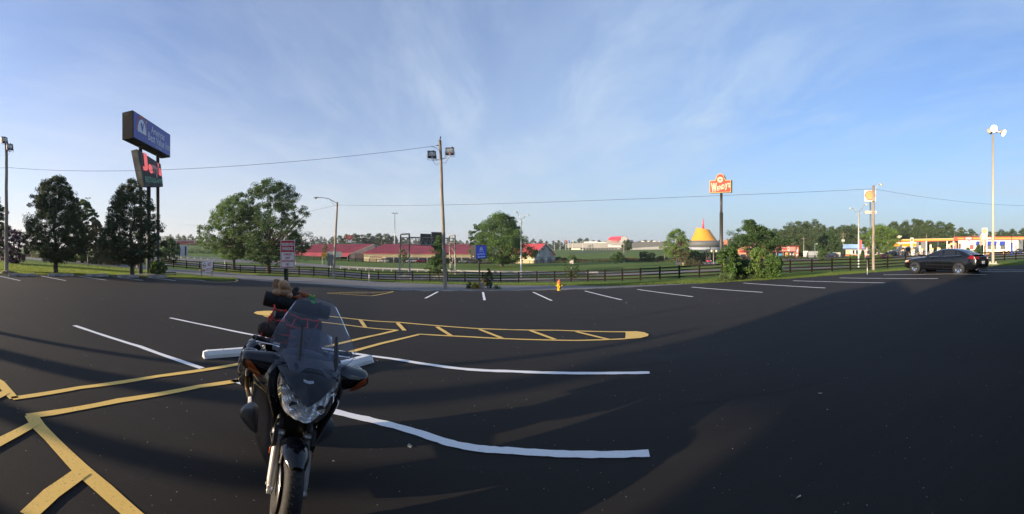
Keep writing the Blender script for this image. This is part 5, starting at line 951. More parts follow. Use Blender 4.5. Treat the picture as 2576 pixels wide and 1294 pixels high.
# grey gabled barn
gB, gC = P(1344.3, 0, 163), P(1396, 0, 172); A3 = P(1268, 0, 182); zb3 = P(0, 667, 163).z; ze3 = P(0, 641, 163).z
r, L, _w, (A_, B_, C_, D_, m1, m2) = gable('grey_barn', 'grey gabled barn with a red roof and round signs on its end wall', A3, gB, gC, zb3, ze3, P(0, 614.2, 167).z, CORR, mat('barn_grey', (.40, .42, .40), .75, var=.1, scale=.4), ribs=26, trim=WHT)
g = C_ - B_; gn = Vector((g.y, -g.x, 0)).normalized() * .06; kw = dict(B_=B_, g_=g, gn_=gn, ww=w)
for s0, s1 in ((.25, .43), (.63, .82)):
    gquad(s0, s1, zb3, zb3 + 3.2, mat('barn_door_grey', (.24, .26, .26), .6), 'garage_door', **kw)
    for k in range(3): gquad(s0 + .035 + k * .045, s0 + .06 + k * .045, zb3 + 2.0, zb3 + 2.4, BLK, 'door_window', lift=1.6, **kw)
gquad(.525, .575, zb3, zb3 + 2.4, WHT, 'door', **kw); gquad(.63, .67, zb3 + 5.0, zb3 + 7.0, WHT, 'window', **kw); gquad(.64, .66, zb3 + 5.1, zb3 + 6.9, BLK, 'window_pane', lift=1.6, **kw)
gq = lambda off: (lambda s, t: V3(B_ + g * s + gn.normalized() * off, zb3 + t * 10)); gl = g.length
def rsign(s, t, rr, m, extra=None):
    mb = MB(); put_poly(mb, gq(.10), circ(s, t, rr / gl, rr / 10, 20), m)
    if extra: extra(mb)
    w(mb, 'round_sign')
star = [(.115 + (.55 if k % 2 == 0 else .22) / gl * math.sin(2 * PI * k / 10), .44 + (.55 if k % 2 == 0 else .22) / 10 * math.cos(2 * PI * k / 10)) for k in range(10)]
rsign(.115, .44, 1.15, WHT, lambda mb: mb.use(RED).add([gq(.14)(.115, .44)] + [gq(.14)(*p) for p in star], [(0, 1 + i, 1 + (i + 1) % 10) for i in range(10)]))
rsign(.41, .68, .85, mat('dark_red_disc', (.28, .03, .03), .5), lambda mb: put_poly(mb, gq(.14), circ(.41, .68, .3 / gl, .03, 10), WHT)); rsign(.91, .47, .8, ORG, lambda mb: put_poly(mb, gq(.14), [(.87, .36), (.95, .36), (.95, .40), (.87, .40)], ORG)); gquad(.74, .82, zb3 + 5.6, zb3 + 6.3, BLK, 'vent', **kw)
# dark roof behind, red-and-white inn sign, distant utility pole with lines
q = P(900, 0, 260); r = thing('dark_roofed_house', 'dark hipped roof just visible behind the left red roofed shed', 'building', (q.x, q.y, GD(900, 260).z)); hz_ = P(0, 612.5, 260).z - r.location.z; hw = s_(33, 260)
MB().use(mat('house_wall', (.4, .38, .35), .7)).box((0, 0, (hz_ - 2.2) / 2), (hw * 1.8, 12, hz_ - 2.2)).build('wall', r); MB().use(mat('slate_roof', (.05, .06, .065), .7)).add([(-hw, -7, hz_ - 2.2), (hw, -7, hz_ - 2.2), (hw, 7, hz_ - 2.2), (-hw, 7, hz_ - 2.2), (-hw * .45, 0, hz_), (hw * .45, 0, hz_)], [(0, 1, 5, 4), (1, 2, 5), (2, 3, 4, 5), (3, 0, 4), (0, 3, 2, 1)]).build('roof', r)
p = GD(878.5, 240); r = thing('red_inn_sign', 'distant red box pole sign with a white panel below above the left shed roof', 'sign', p, yaw(878)); k = 240 / FOC; Z = lambda v: HC + (V0 - v) * k - p.z
MB().use(DARKM).cyl((0, 0, 0), (0, 0, Z(600)), .25, n=8).build('post', r); o = MB().use(mat('dim_red', (.50, .05, .04), .5)).box((0, 0, Z(597.5)), (17 * k, 1.2, 10.5 * k)).build('sign_box', r); mb = MB(); qq = quadmap((-8.5 * k, -.64, Z(602.7)), (6.5 * k, -.64, Z(602.7)), (6.5 * k, -.64, Z(592.3)), (-8.5 * k, -.64, Z(592.3)))
put_text(mb, qq, 'COUNTRY', .18, .86, .66, .85, mat('sign_pale', (.8, .6, .5), .5)); put_text(mb, qq, 'HEARTH', .2, .84, .42, .58, mat('sign_pale', (.8,) * 3)); put_text(mb, qq, 'INN', .33, .72, .12, .34, mat('sign_pale', (.8,) * 3)); mb.build('lettering', o); MB().use(WHT).box((1 * k, 0, Z(608)), (9 * k, .8, 5.5 * k)).build('lower_panel', r)
r = thing('small_truss_sign', 'pale sign panel on a truss mast far behind the left shed roof', 'sign', GD(796, 250), yaw(796)); k = 250 / FOC; p = r.location; Z = lambda v: HC + (V0 - v) * k - p.z
MB().use(GALV).box((-7 * k, 0, Z(611) / 2), (.3, .3, Z(600))).box((-3 * k, 0, Z(607)), (8 * k, .2, .3)).box((-1 * k, 0, Z(611) / 2), (.3, .3, Z(611))).build('mast', r); MB().use(mat('pale_panel', (.62, .58, .45), .6)).box((12 * k, 0, Z(601)), (7.5 * k, .3, 11 * k)).build('panel', r); MB().use(GALV).box((4 * k, .2, Z(604)), (16 * k, .2, .25)).build('arm', r)
def upole(u, d, vt, lab, arms=1, trans=False, group='distant utility poles'):
    p = GD(u, d); h = HC + (V0 - vt) * d / FOC - p.z; r = thing('utility_pole', lab, 'pole', p, yaw(u), group); k = d / 150; MB().use(WOODP).cyl((0, 0, 0), (0, 0, h), .2 * k ** .5, .14 * k ** .5, 8).build('shaft', r)
    for a in range(arms): MB().use(WOODP).box((0, 0, h - .8 - 1.1 * a), (2.4, .15, .15)).build('crossarm', r)
    if trans: MB().use(mat('transformer', (.55, .55, .53), .5)).cyl((.5, -.1, h - 4.6), (.5, -.1, h - 3.4), .33, n=12).cyl((-.4, -.1, h - 4.6), (-.4, -.1, h - 3.4), .33, n=12).build('transformer', r)
    return P(u, vt + 3, d)
t1 = upole(960.5, 215, 606, 'pale utility pole behind the second red roof'); t2 = upole(1569.8, 135, 606.6, 'slim pole in front of the round dark museum tree', 0); upole(1710 - 38, 150, 640, 'short rusty pole left of the thin tree', 0)
t3 = upole(2022, 205, 597, 'tall utility pole right of the fast food building'); t4 = upole(2121, 205, 585, 'utility pole with white transformers left of the taco restaurant', 2, True); t5 = upole(1992.5, 215, 610, 'short utility pole above the fast food roof'); t6 = upole(2452, 190, 588, 'distant utility pole left of the petrol price sign', 2, True); t7 = upole(2503, 200, 584, 'distant utility pole behind the canopy right of the floodlight mast', 1); t8 = upole(2331, 200, 590, 'dark slim pole behind the filling station canopy', 0); t9 = upole(1830, 230, 600, 'distant utility pole above the orange sign', 1)
for k in range(3):
    o_ = Vector((0, 0, -1.6 * k))
    for a, b, n1 in ((t3, t4, 'between the two roadside poles'), (t4, t8, 'running behind the filling station tree'), (t8, t6, 'behind the filling station canopy'), (t9, t3, 'across the wood left of the tall pole'), (t6, t7, 'behind the price sign'), (t7, P(2700, 590, 200), 'leaving at the right edge')):
        wire(('upper', 'middle', 'lower')[k] + ' power line ' + n1, a + o_, b + o_, 1.0, .022, 10, 'power lines in front of the wood')
for k in range(3): wire(('upper', 'middle', 'lower')[k] + ' power line descending over the second red roof', t1 + Vector((0, 0, -1.6 * k)), P(1200, 617 + k * 2.5, 175), .4, .02, 10, 'power lines over the red roofs')
p = GD(2050, 165); r = thing('area_light', 'white area light pole with a flat head near the dumpster wall', 'street lamp', p, yaw(2050)); h = HC + (V0 - 614) * 165 / FOC - p.z; MB().use(WHT).cyl((0, 0, 0), (0, 0, h), .12, n=8).build('pole', r); MB().use(WHT).box((.5, 0, h), (1.2, .4, .15)).build('lamp_head', r); MB().use(CONC).box((0, 0, .4), (.7, .7, .8)).build('footing', r)
for u, vt, d, lab in ((1744, 629, 122, 'thin dark lamp pole left of the red car'), (1762, 616, 122, 'dark lamp pole with twin heads in front of the yellow dome'), (1775.5, 630, 118, 'pale pole with white globe lamps in front of the dome base')) if False else ((1777.5, 629, 120, 'thin dark lamp pole just above the red car'), (1786.5, 621, 122, 'dark lamp pole with a double head in front of the yellow dome'), (1795, 629, 118, 'pale pole with two round lamps in front of the dome base')):
    p = GD(u, d); k = d / FOC; h = HC + (V0 - vt) * k - p.z; r = thing('lot_lamp', lab, 'street lamp', p, yaw(u)); pale = 'pale' in lab; MB().use(WOODP if pale else DARKM).cyl((0, 0, 0), (0, 0, h), .12, n=8).build('pole', r)
    if pale:
        for sx in (-4.5, 7.5): MB().use(CREAM).ball((sx * k, 0, h - 3.0 * k), (.35, .35, .35), 10, 7).build('lamp_globe', r)
        MB().use(DARKM).box((1.5 * k, 0, h - 3 * k), (12 * k, .08, .08)).build('arm', r)
    else: MB().use(DARKM).box((.4, 0, h + .1), (.9, .5, .2)).build('lamp_head', r)
# ------------------------------------------------------------------ museum
MG = mat('museum_grey', (.215, .21, .195), .7, var=.05, scale=.1); MW = mat('museum_white', (.58, .56, .50), .7, var=.05, scale=.1)
r = thing('museum', 'long low grey museum building with a red barrel roof and white base', 'building', GD(1550, 455)); L = Vector(r.location)
def wall(u0_, u1_, d0_, d1_, vb0, vb1, vt0, vt1, m, nm, depth=20, pa=r, **k):
    a, b = P(u0_, vb0, d0_), P(u1_, vb1, d1_); c, d_ = P(u1_, vt1, d1_), P(u0_, vt0, d0_); n = (b - a).cross(Vector((0, 0, 1))).normalized() * -depth; n.z = 0; return w(boxsign((a, b, c, d_), n, m), nm, pa, **k)
bd = wall(1426.4, 1572, 470, 440, 623.7, 624.6, 612.2, 610.5, MG, 'upper_wall', 30); wall(1572, 1680, 440, 462, 624.6, 620.5, 609.8, 608, MG, 'upper_wall', 30)
wall(1437, 1572, 471, 441, 630.5, 630.5, 623.4, 624, MW, 'lower_wall', 25); wall(1572, 1690, 441, 463, 629, 627.5, 624.5, 619.5, MW, 'lower_wall', 25)
for k in range(13): wall(1460 + k * 7.2, 1466 + k * 7.2, 460.5 - k * 1.45, 459.3 - k * 1.45, 628.2, 628.2, 624.8, 624.8, GLS, 'window', .3)
wall(1558, 1568, 440, 438.5, 629.5, 629.5, 624.5, 624.5, GLS, 'entrance_window', .3); wall(1468.5, 1502.5, 480, 475, 613, 613, 608.3, 608, MW, 'rooftop_block', 10); wall(1503.5, 1528, 474, 470, 613, 612, 609.8, 609.3, CREAM, 'rooftop_block', 8); wall(1524, 1560, 466, 460, 612, 612, 605, 604.6, MG, 'rooftop_block', 12); wall(1580, 1593, 458, 460, 611, 611, 604, 604.4, MW, 'rooftop_block', 10)
for k in range(5): wall(1600 + k * 14, 1604 + k * 14 + (k % 2) * 3, 465, 465, 610, 610, 607 - .4 * (k % 2), 607, CREAM, 'rooftop_unit', 4)
kk = 455 / FOC; cx = P(1570, 0, 452); bx = (P(1540, 0, 480) - cx); bx.z = 0
RD = mat('bright_red_metal', (.75, .035, .045), .4, var=.05, scale=.2); rr = 11.3 * kk; zc_ = P(0, 604.8, 452).z; tang = Vector((math.cos(yaw(1570)), math.sin(yaw(1570)), 0)); mb = MB().use(RD)
mb.grid(lambda s, t: cx + tang * (rr * math.cos(PI * (1 - s))) + bx * t + Vector((0, 0, zc_ + rr * .92 * math.sin(PI * s) - cx.z)), 20, 2); w(mb, 'barrel_roof')
chm = [mat('check_white', (.62, .62, .58), .6), mat('check_grey', (.16, .16, .155), .6)]
for i in range(8):
    for j in range(7):
        x0, x1 = -rr + i * rr / 4, -rr + (i + 1) * rr / 4; y0, y1 = rr * .92 * (j / 4 - .75), rr * .92 * ((j + 1) / 4 - .75); lim = lambda x: rr * .92 * math.sqrt(max(0, 1 - (x / rr) ** 2)) * .97; ya, yb = min(y1, lim(x0)), min(y1, lim(x1))
        if min(ya, yb) > y0 + .05: w(MB().use(chm[(i + j) % 2]).add([V3(cx + tang * x, zc_ + y_) for x, y_ in ((x0, y0), (x1, y0), (x1, yb), (x0, ya))], [(0, 1, 2, 3)]), 'checker_tile')
for k in range(4): a = cx + tang * (-rr - .3 - k * 1.3) + bx * .1 * k; w(MB().use(RD).tube([V3(a, zc_ + .3), V3(a - tang * (1.2 - .6 * k) , zc_ - 6 * kk)], .28, 5), 'red_strut')
q = quadmap(P(1524, 622, 449), P(1563, 622, 441.5), P(1563, 615, 441.5), P(1524, 615, 449), .4); mb = MB(); put_text(mb, q, 'CORVETTE MUSEUM', .04, .97, .12, .48, WHT, bold=.03, shear=.2); put_text(mb, q, 'NATIONAL', .05, .40, .60, .85, WHT, bold=.02); put_poly(mb, q, [(.33, .5), (.38, .45), (.40, .62), (.36, .66)], RED); w(mb, 'lettering')
r = thing('dome_building', 'yellow truncated cone dome with a red spire on a round grey base', 'building', GD(1770, 470)); L = Vector(r.location); c0 = P(1771, 0, 470); kk = 470 / FOC; z = lambda v: HC + (V0 - v) * kk - L.z
ydm = mat('dome_yellow', (.64, .29, .010), .55, var=.04, scale=.3); mb = MB().use(ydm); R0, R1 = 34 * kk, 16.5 * kk; tx = tang
yv = Vector((math.cos(yaw(1770)), math.sin(yaw(1770)), 0))
def dome(s, t):
    a = 2 * PI * s; R_ = R0 + (R1 - R0) * t ** .92; x = math.cos(a); zz = z(606) + (z(576) - z(606)) * t; p = Vector((c0.x - L.x, c0.y - L.y, 0)) + yv * (R_ * x) + Vector((-yv.y, yv.x, 0)) * (R_ * math.sin(a)); return (p.x + yv.x * 2.5 * kk * t * -1, p.y - yv.y * 2.5 * kk * t, zz - t * (x * 2.6) * kk)
mb.grid(dome, 48, 14); mb.build('dome', r); top = [dome(i / 48, 1) for i in range(48)]; MB().use(ydm).add(top, [tuple(range(48))]).build('dome_top', r)
MB().use(RD).cyl((c0.x - L.x - 1, c0.y - L.y, z(577)), (c0.x - L.x - 1, c0.y - L.y, z(546.5)), 3.1 * kk, .02, 12).build('spire', r)
mb = MB().use(mat('dome_base_grey', (.11, .115, .115), .6)); mb.lathe([(46 * kk, z(622)), (46 * kk, z(606.3)), (1, z(606.2))], 48, c=(c0.x - L.x, c0.y - L.y, 0)); mb.build('base_wall', r); MB().use(mat('base_blue_grey', (.30, .33, .38), .6)).lathe([(45 * kk, -2), (45 * kk, z(621.7)), (1, z(621.7))], 48, c=(c0.x - L.x, c0.y - L.y, 0)).build('plinth', r)
p = GD(1825, 430); tag(MB().use(mat('orange_red_panel', (.75, .14, .05), .5)).box((0, 0, HC + (V0 - 609.5) * 430 / FOC - p.z), (3.2, .6, 11 * 430 / FOC)).cyl((0, 0, 0), (0, 0, 5), .3, n=6).build('orange_banner_sign', None, loc=p, rz=yaw(1825)), 'orange banner sign right of the dome base', 'sign')
p = GD(1845, 600); tag(MB().use(MW).box((0, 0, 5.5), (34, 8, 5)).box((-14, 0, 1.5), (2, 6, 5)).box((0, 0, 1.5), (2, 6, 5)).box((14, 0, 1.5), (2, 6, 5)).build('far_overpass', None, loc=p, rz=yaw(1845)), 'pale far overpass seen right of the fast food pole sign', 'bridge')
# ------------------------------------------------------------------ fast food pole sign
p = GD(1814.5, 108); r = thing('fast_food_pole_sign', "tall pole sign with an arched red panel reading Wendy's in cream letters", 'sign', p, yaw(1812)); k = 108 / FOC; Z = lambda v: HC + (V0 - v) * k - p.z; X = lambda u: (u - 1814.5) * k
DBR = mat('dark_brown_steel', (.05, .042, .036), .5); MB().use(DBR).cyl((0, 0, 0), (0, 0, Z(535)), .46, n=16).cyl((0, 0, Z(535)), (0, 0, Z(487)), .34, n=16).cyl((-.1, 0, Z(488)), (-.1, 0, Z(482)), .2, n=12).build('pole', r)
def outline(s=0):
    x0, x1, zb_, zt_ = X(1785) + s, X(1839) - s, Z(485.3) + s, Z(454) - s; cx_, R_ = X(1811.8), 10.6 * k - s; pts = [(x0, zb_), (x1, zb_), (x1, zt_)]
    pts += [(cx_ + R_ + 3.5 * k, zt_)] + [(cx_ + R_ * math.cos(a) * 1.0, Z(449.5) + (12.2 * k - s) * math.sin(a)) for a in [rad(4 + 172 * i / 16) for i in range(17)]] + [(cx_ - R_ - 3.5 * k, zt_), (x0, zt_)]
    return pts
tl = .035
def sl(x, z_): return z_ + x * tl
ol = outline(0); cab = MB().use(mat('slate_case', (.10, .12, .15), .5)).prism([(x, -.35, sl(x, z_)) for x, z_ in ol], (.35, .9, 0)).build('sign_cabinet', r)
mb = MB()
for s, m, y in ((.02, mat('sign_cream_yellow', (.60, .40, .12), .5), -.36), (.17, ORG if False else mat('sign_bright_red', (.52, .055, .035), .45, var=.04), -.375)): mb.use(m).add([(x, y, sl(x, z_)) for x, z_ in outline(s)], [tuple(range(len(outline(s))))])
CL = mat('cream_letter', (.62, .54, .36), .5); q = lambda s, t: Vector((X(1785) + s * (X(1839) - X(1785)), -.39, sl(X(1785) + s * (X(1839) - X(1785)), Z(485.3) + t * (Z(454) - Z(485.3)))))
put_text(mb, q, 'W', .07, .34, .06, .80, CL, bold=.06); up = .10
for ch_, x0, x1, y0, y1 in (('E', .34, .44, .16, .52), ('N', .46, .575, .22, .60), ('D', .59, .70, .28, .66), ('y', .715, .84, .18, .72), ("'", .845, .875, .66, .80), ('S', .87, .965, .38, .76)): put_text(mb, q, ch_, x0, x1, y0, y1, CL, bold=.045)
put_poly(mb, q, circ(.49, 1.04, .135, .235, 28), CL); q2 = lambda s, t: q(s, t) + Vector((0, -.02, 0)); put_poly(mb, q2, circ(.49, 1.04, .045, .08, 20), mat('sign_bright_red', (.8,) * 3))
mb.use(mat('sign_dark_red', (.35, .03, .03), .5)); pts = [(.40, .10), (.46, .17), (.52, .08), (.58, .16), (.66, .17), (.74, .09), (.84, .10), (.93, .20), (.88, .28)]; mb.tube([q(*c) + Vector((0, -.01, 0)) for c in pts], .03, 4); mb.build('sign_face', cab)
# ------------------------------------------------------------------ generic cars
CARP = {}
def car_mesh(L_, W_, H_, kind='suv', m=None):
    prof = {'suv': [(0, .42, .70), (.03, .30, .82), (.18, .25, .92), (.24, .25, .98), (.36, .25, 1.0), (.90, .25, 1.0), (.97, .28, .95), (1, .40, .8)],
            'sedan': [(0, .40, .58), (.04, .28, .68), (.24, .24, .80), (.30, .24, .86), (.72, .24, .86), (.86, .24, .84), (.97, .28, .80), (1, .42, .7)]}[kind]
    roof = {'suv': [(.22, .0), (.36, 1), (.92, .97), (.985, 0)], 'sedan': [(.25, 0), (.42, 1), (.62, 1), (.84, 0)]}[kind]; belt = .60 if kind == 'suv' else .64; mb = MB().use(m); rows_ = []
    for t, zb_, zt_ in prof:
        x = (t - .5) * L_; zt2 = min(zt_ * .62, .60 if kind == 'suv' else .64) * H_ if t > .1 else zt_ * H_ * .62; w = W_ / 2 * (1 - .12 * abs(2 * t - 1) ** 3)
        rows_.append([(x, -w * .96, zb_ * H_ * .6), (x, -w, H_ * .38), (x, -w * .97, zt2), (x, 0, zt2 + .02), (x, w * .97, zt2), (x, w, H_ * .38), (x, w * .96, zb_ * H_ * .6)])
    vs = [p for rw in rows_ for p in rw]; n = 7; fs = [(i * n + j, (i + 1) * n + j, (i + 1) * n + (j + 1) % n, i * n + (j + 1) % n) for i in range(len(rows_) - 1) for j in range(n)] + [tuple(range(n)), tuple((len(rows_) - 1) * n + j for j in range(n - 1, -1, -1))]
    mb.add(vs, fs, True); zt0 = belt * H_ * .98; top = [((t - .5) * L_, W_ / 2 * (.93 if h == 0 else .72), zt0 if h == 0 else H_ * h) for t, h in roof]; g = MB().use(GLS); vs = [(x, -y, z_) for x, y, z_ in top] + [(x, y, z_) for x, y, z_ in top]; g.add(vs, [(0, 1, 2, 3), (7, 6, 5, 4), (0, 4, 5, 1), (2, 6, 7, 3)]); rf = MB().use(m).prism([(top[1][0], -top[1][1], top[1][2]), (top[2][0], -top[2][1], top[2][2]), (top[2][0], top[2][1], top[2][2]), (top[1][0], top[1][1], top[1][2])], (0, 0, .05))
    return mb, g, rf
TYRE = mat('tyre_rubber', (.018, .018, .019), .8); RIM = mat('alloy', (.5, .5, .5), .3, .8)
def car(label, u, d, rz, m, kind='suv', L_=4.6, W_=1.8, H_=1.65, v=None, name='parked_car', group=None, loc=None):
    p = loc if loc is not None else (G(u, v) if v else GD(u, d, .08)); r = thing(name, label, 'car', p, yaw(u) + rz, group); a, g, rf = car_mesh(L_, W_, H_, kind, m); a.build('body', r); g.build('glasshouse', r); rf.build('roof', r)
    for sx in (-.31, .31):
        for sy in (-1, 1):
            o = MB().use(TYRE).cyl((sx * L_, sy * W_ * .38, .33), (sx * L_, sy * W_ * .5, .33), .33, n=16).build('wheel', r); MB().use(RIM).cyl((sx * L_, sy * W_ * .495, .33), (sx * L_, sy * W_ * .507, .33), .2, n=12).build('rim', o)
    mb = MB().use(mat('tail_light', (.5, .02, .02), .3))
    for sy in (-1, 1): mb = MB().use(mat('tail_light', (.5, .02, .02), .3)).box((L_ * .488, sy * W_ * .40, H_ * .50), (.06, .16, .25)); mb.build('tail_light', r); MB().use(mat('head_light', (.8, .78, .7), .2)).box((-L_ * .485, sy * W_ * .36, H_ * .42), (.08, .3, .14)).build('headlight', r)
    return r
cp = lambda n, c: mat('car_paint_' + n, c, .25, .2, coat=1.0, var=.04)
car('red car driving towards the camera on the restaurant driveway', 1782, 122, rad(97), cp('red', (.62, .02, .03)), 'sedan', 4.3, 1.75, 1.4, v=660.5)
car('dark blue sport utility parked beside the white dumpster fence', 2091, 170, rad(8), cp('navy', (.03, .05, .10)), 'suv', 4.5, 1.8, 1.7); car('dark car parked left of the filling station shop', 2228, 152, rad(15), cp('black', (.02, .02, .022)), 'sedan', 4.6, 1.8, 1.45); car('black minivan parked at the filling station shop', 2243, 150, rad(-60), cp('black', (.02, .02, .02)), 'suv', 4.9, 1.9, 1.75)
car('dark blue car parked under the filling station canopy beyond the pumps', 2366, 190, rad(20), cp('blue', (.03, .07, .20)), 'suv', 4.6, 1.8, 1.6); car('silver car beyond the last white canopy pole', 2380, 185, rad(10), cp('silver', (.4, .42, .43)), 'sedan'); car('black car at the second petrol pump', 2309, 168, rad(-70), cp('black', (.02,) * 3), 'sedan', 4.4, 1.8, 1.45)
car('dark maroon pickup like vehicle parked under the blue awnings', 2513, 152, rad(15), cp('maroon', (.06, .02, .025)), 'suv', 5.0, 1.85, 1.7); car('bright blue car at the right edge near the stop sign', 2562, 140, rad(10), cp('blue', (.03,) * 3), 'sedan'); car('dark sport utility behind the blue car at the right edge', 2550, 160, rad(0), cp('black', (.02,) * 3), 'suv')
car('dark car at the restaurant left behind the shrubs', 1868, 175, rad(20), cp('black', (.02,) * 3), 'suv', 4.6, 1.9, 1.8)
for u, lab, nm, c in ((1058, 'red truck parked at the showroom glass', 'red', (.6,) * 3), (1036, 'white car parked at the showroom left of the red truck', 'white', (.7, .7, .68)), (965, 'white car at the left end of the showroom glass', 'white', (.7,) * 3), (1168, 'pale green old truck at the showroom near the maple', 'mint', (.45, .5, .38)), (1182, 'grey car at the right end of the showroom', 'grey', (.3, .3, .3)), (1128, 'red car at the showroom behind the gantry leg', 'red', (.6,) * 3)): car(lab, u, 163, rad(rng.uniform(-20, 20)), cp(nm, c), 'suv' if 'truck' in lab else 'sedan', group='cars in front of the showroom')
# white trailer boat under the shed porch
r = thing('covered_trailer', 'long pale covered trailer under the porch of the left shed', 'trailer', GD(841, 176), yaw(841)); k = 176 / FOC; MB().use(mat('trailer_cream', (.62, .58, .48), .6)).prism([(-19 * k, 0, 1.0), (-14 * k, 0, .7), (17 * k, 0, .7), (20 * k, 0, 1.4), (18 * k, 0, 3.0), (-19 * k, 0, 3.2)], (0, 2.4, 0)).build('body', r)
for sx in (-4, 2, 12): MB().use(TYRE).cyl((sx * k, -.05, .4), (sx * k, .2, .4), .4, n=12).build('wheel', r)
# trucks
def semi(label, u, d, ln, cabside=1, flip=False):
    p = P(u, 616.2, d); r = thing('semi_truck', label, 'truck', (p.x, p.y, p.z), yaw(u)); k = d / FOC; H_ = 10.2 * k; x0, x1 = -ln / 2, ln / 2
    MB().use(mat('trailer_red', (.36, .025, .055), .5, var=.05, scale=.3)).box((0, 0, H_ * .56), (ln, 2.6, H_ * .84)).build('trailer', r); MB().use(WHT).box((0, -1.33, H_ * .985), (ln, .06, .22)).box((x0, -1.33, H_ * .56), (.3, .06, H_ * .84)).box((x1, -1.33, H_ * .56), (.3, .06, H_ * .84)).build('trailer_trim', r)
    cr = mat('cab_red', (.55, .03, .02), .4); o = MB().use(cr).prism([(x1 + .6, -1.2, .5), (x1 + 5.0, -1.2, .5), (x1 + 5.0, -1.2, 1.8), (x1 + 3.6, -1.2, 2.1), (x1 + 3.1, -1.2, 3.1), (x1 + 1.6, -1.2, 3.6), (x1 + .6, -1.2, 3.6)], (0, 2.4, 0)).build('cab', r); MB().use(GLS).prism([(x1 + 2.2, -1.23, 2.1), (x1 + 3.4, -1.23, 2.1), (x1 + 2.95, -1.23, 2.9), (x1 + 2.2, -1.23, 2.9)], (0, .02, 0)).build('side_window', o)
    for x in (x0 + 1, x0 + 2.3, x1 - 1, x1 + .8, x1 + 4.0): MB().use(TYRE).cyl((x, -1.25, .5), (x, -.9, .5), .5, n=12).build('wheel', r)
semi('red semi truck with a maroon trailer on the embankment above the pale sign back', 466.5, 335, 14.8); semi('second red semi truck half hidden by the ash trees on the embankment', 727, 330, 12.5)
# ------------------------------------------------------------------ restaurants
BRK = mat('orange_brick', (.50, .25, .135), .8, var=.12, scale=1.2); SAL = mat('salmon_siding', (.50, .30, .24), .6, var=.05)
a, b = P(1938, 0, 178), P(2009, 0, 184); r = thing('fast_food_restaurant', 'low fast food restaurant with orange brick, salmon mansard roof and big windows', 'building', (b.x, b.y, P(0, 651, 184).z)); L = Vector(r.location)
a = P(1878, 0, 174); e = b - a; e.z = 0; n_ = Vector((e.y, -e.x, 0)).normalized(); z0, z1 = L.z - .3, P(0, 619, 184).z; zm = P(0, 632.5, 184).z; f = lambda s, z_, o=0: Vector((a.x + e.x * s + n_.x * o, a.y + e.y * s + n_.y * o, z_))
def panel(s0, s1, z0_, z1_, o, m, nm, pa=None, **kw):
    q = [f(s0, z0_, o), f(s1, z0_, o), f(s1, z1_, o), f(s0, z1_, o)]; bk = -n_ * max(o * 1.0, .12); return w(boxsign(q, bk, m), nm, **({} if pa is None else {'pa': pa}), **kw)
panel(0, 1, z0, z1 - .3, 0, BRK, 'core', ) ; w(boxsign([f(0, z0, -.2), f(1, z0, -.2), f(1, z1 - .3, -.2), f(0, z1 - .3, -.2)], -n_ * 15, BRK), 'wall')
for k in range(52): s0 = .02 + k * .0175; panel(s0, s0 + .0165, zm, z1 - .35, .55, SAL, 'siding_board')
panel(0, 1, z1 - .35, z1, .75, mat('dark_red_trim', (.30, .03, .03), .5), 'parapet_trim'); panel(0, 1, zm - .25, zm, .75, mat('dark_red_trim', (.3,) * 3), 'eave_trim')
for s0, s1 in ((.30, .42), (.44, .55), (.565, .68), (.70, .80), (.815, .91)): o = panel(s0, s1, z0 + 1.0, zm - .3, .10, GLS, 'window'); panel(s1, s1 + .012, z0 + .9, zm - .25, .16, SAL, 'mullion')
q = quadmap(f(.72, z0 + 1, .14), f(.80, z0 + 1, .14), f(.80, zm - .3, .14), f(.72, zm - .3, .14)); mb = MB(); put_poly(mb, q, [(.1, .15), (.75, .15), (.75, .9), (.1, .9)], mat('poster_yellow', (.75, .5, .15), .6)); put_poly(mb, quadmap(f(.72, z0 + 1, .16), f(.80, z0 + 1, .16), f(.80, zm - .3, .16), f(.72, zm - .3, .16)), circ(.42, .5, .25, .2, 14), ORG); w(mb, 'window_poster')
q = quadmap(f(.60, z0 + 1, .14), f(.67, z0 + 1, .14), f(.67, zm - .3, .14), f(.60, zm - .3, .14)); mb = MB(); put_poly(mb, q, [(0, .15), (.9, .15), (.9, .7), (0, .7)], mat('poster_blue', (.08, .35, .60), .6)); w(mb, 'window_poster')
q = quadmap(f(.815, z0 + 1, .14), f(.91, z0 + 1, .14), f(.91, zm - .3, .14), f(.815, zm - .3, .14)); mb = MB(); put_text(mb, q, '4', .06, .32, .2, .85, WHT, bold=.05); put_text(mb, q, '4', .62, .88, .2, .85, WHT, bold=.05); put_poly(mb, q, circ(.5, .6, .08, .12, 12), RED); w(mb, 'window_lettering')
q = quadmap(f(.66, zm, .60), f(.82, zm, .60), f(.82, z1 - .3, .60), f(.66, z1 - .3, .60)); mb = MB(); put_text(mb, q, "Wendy's", .02, .62, .15, .85, RED, bold=.04); q2 = lambda s, t: q(s, t) + n_ * .05; put_poly(mb, q2, circ(.80, .5, .13, .48, 20), WHT); put_poly(mb, lambda s, t: q(s, t) + n_ * .1, circ(.80, .55, .07, .26, 16), RED); w(mb, 'roof_lettering')
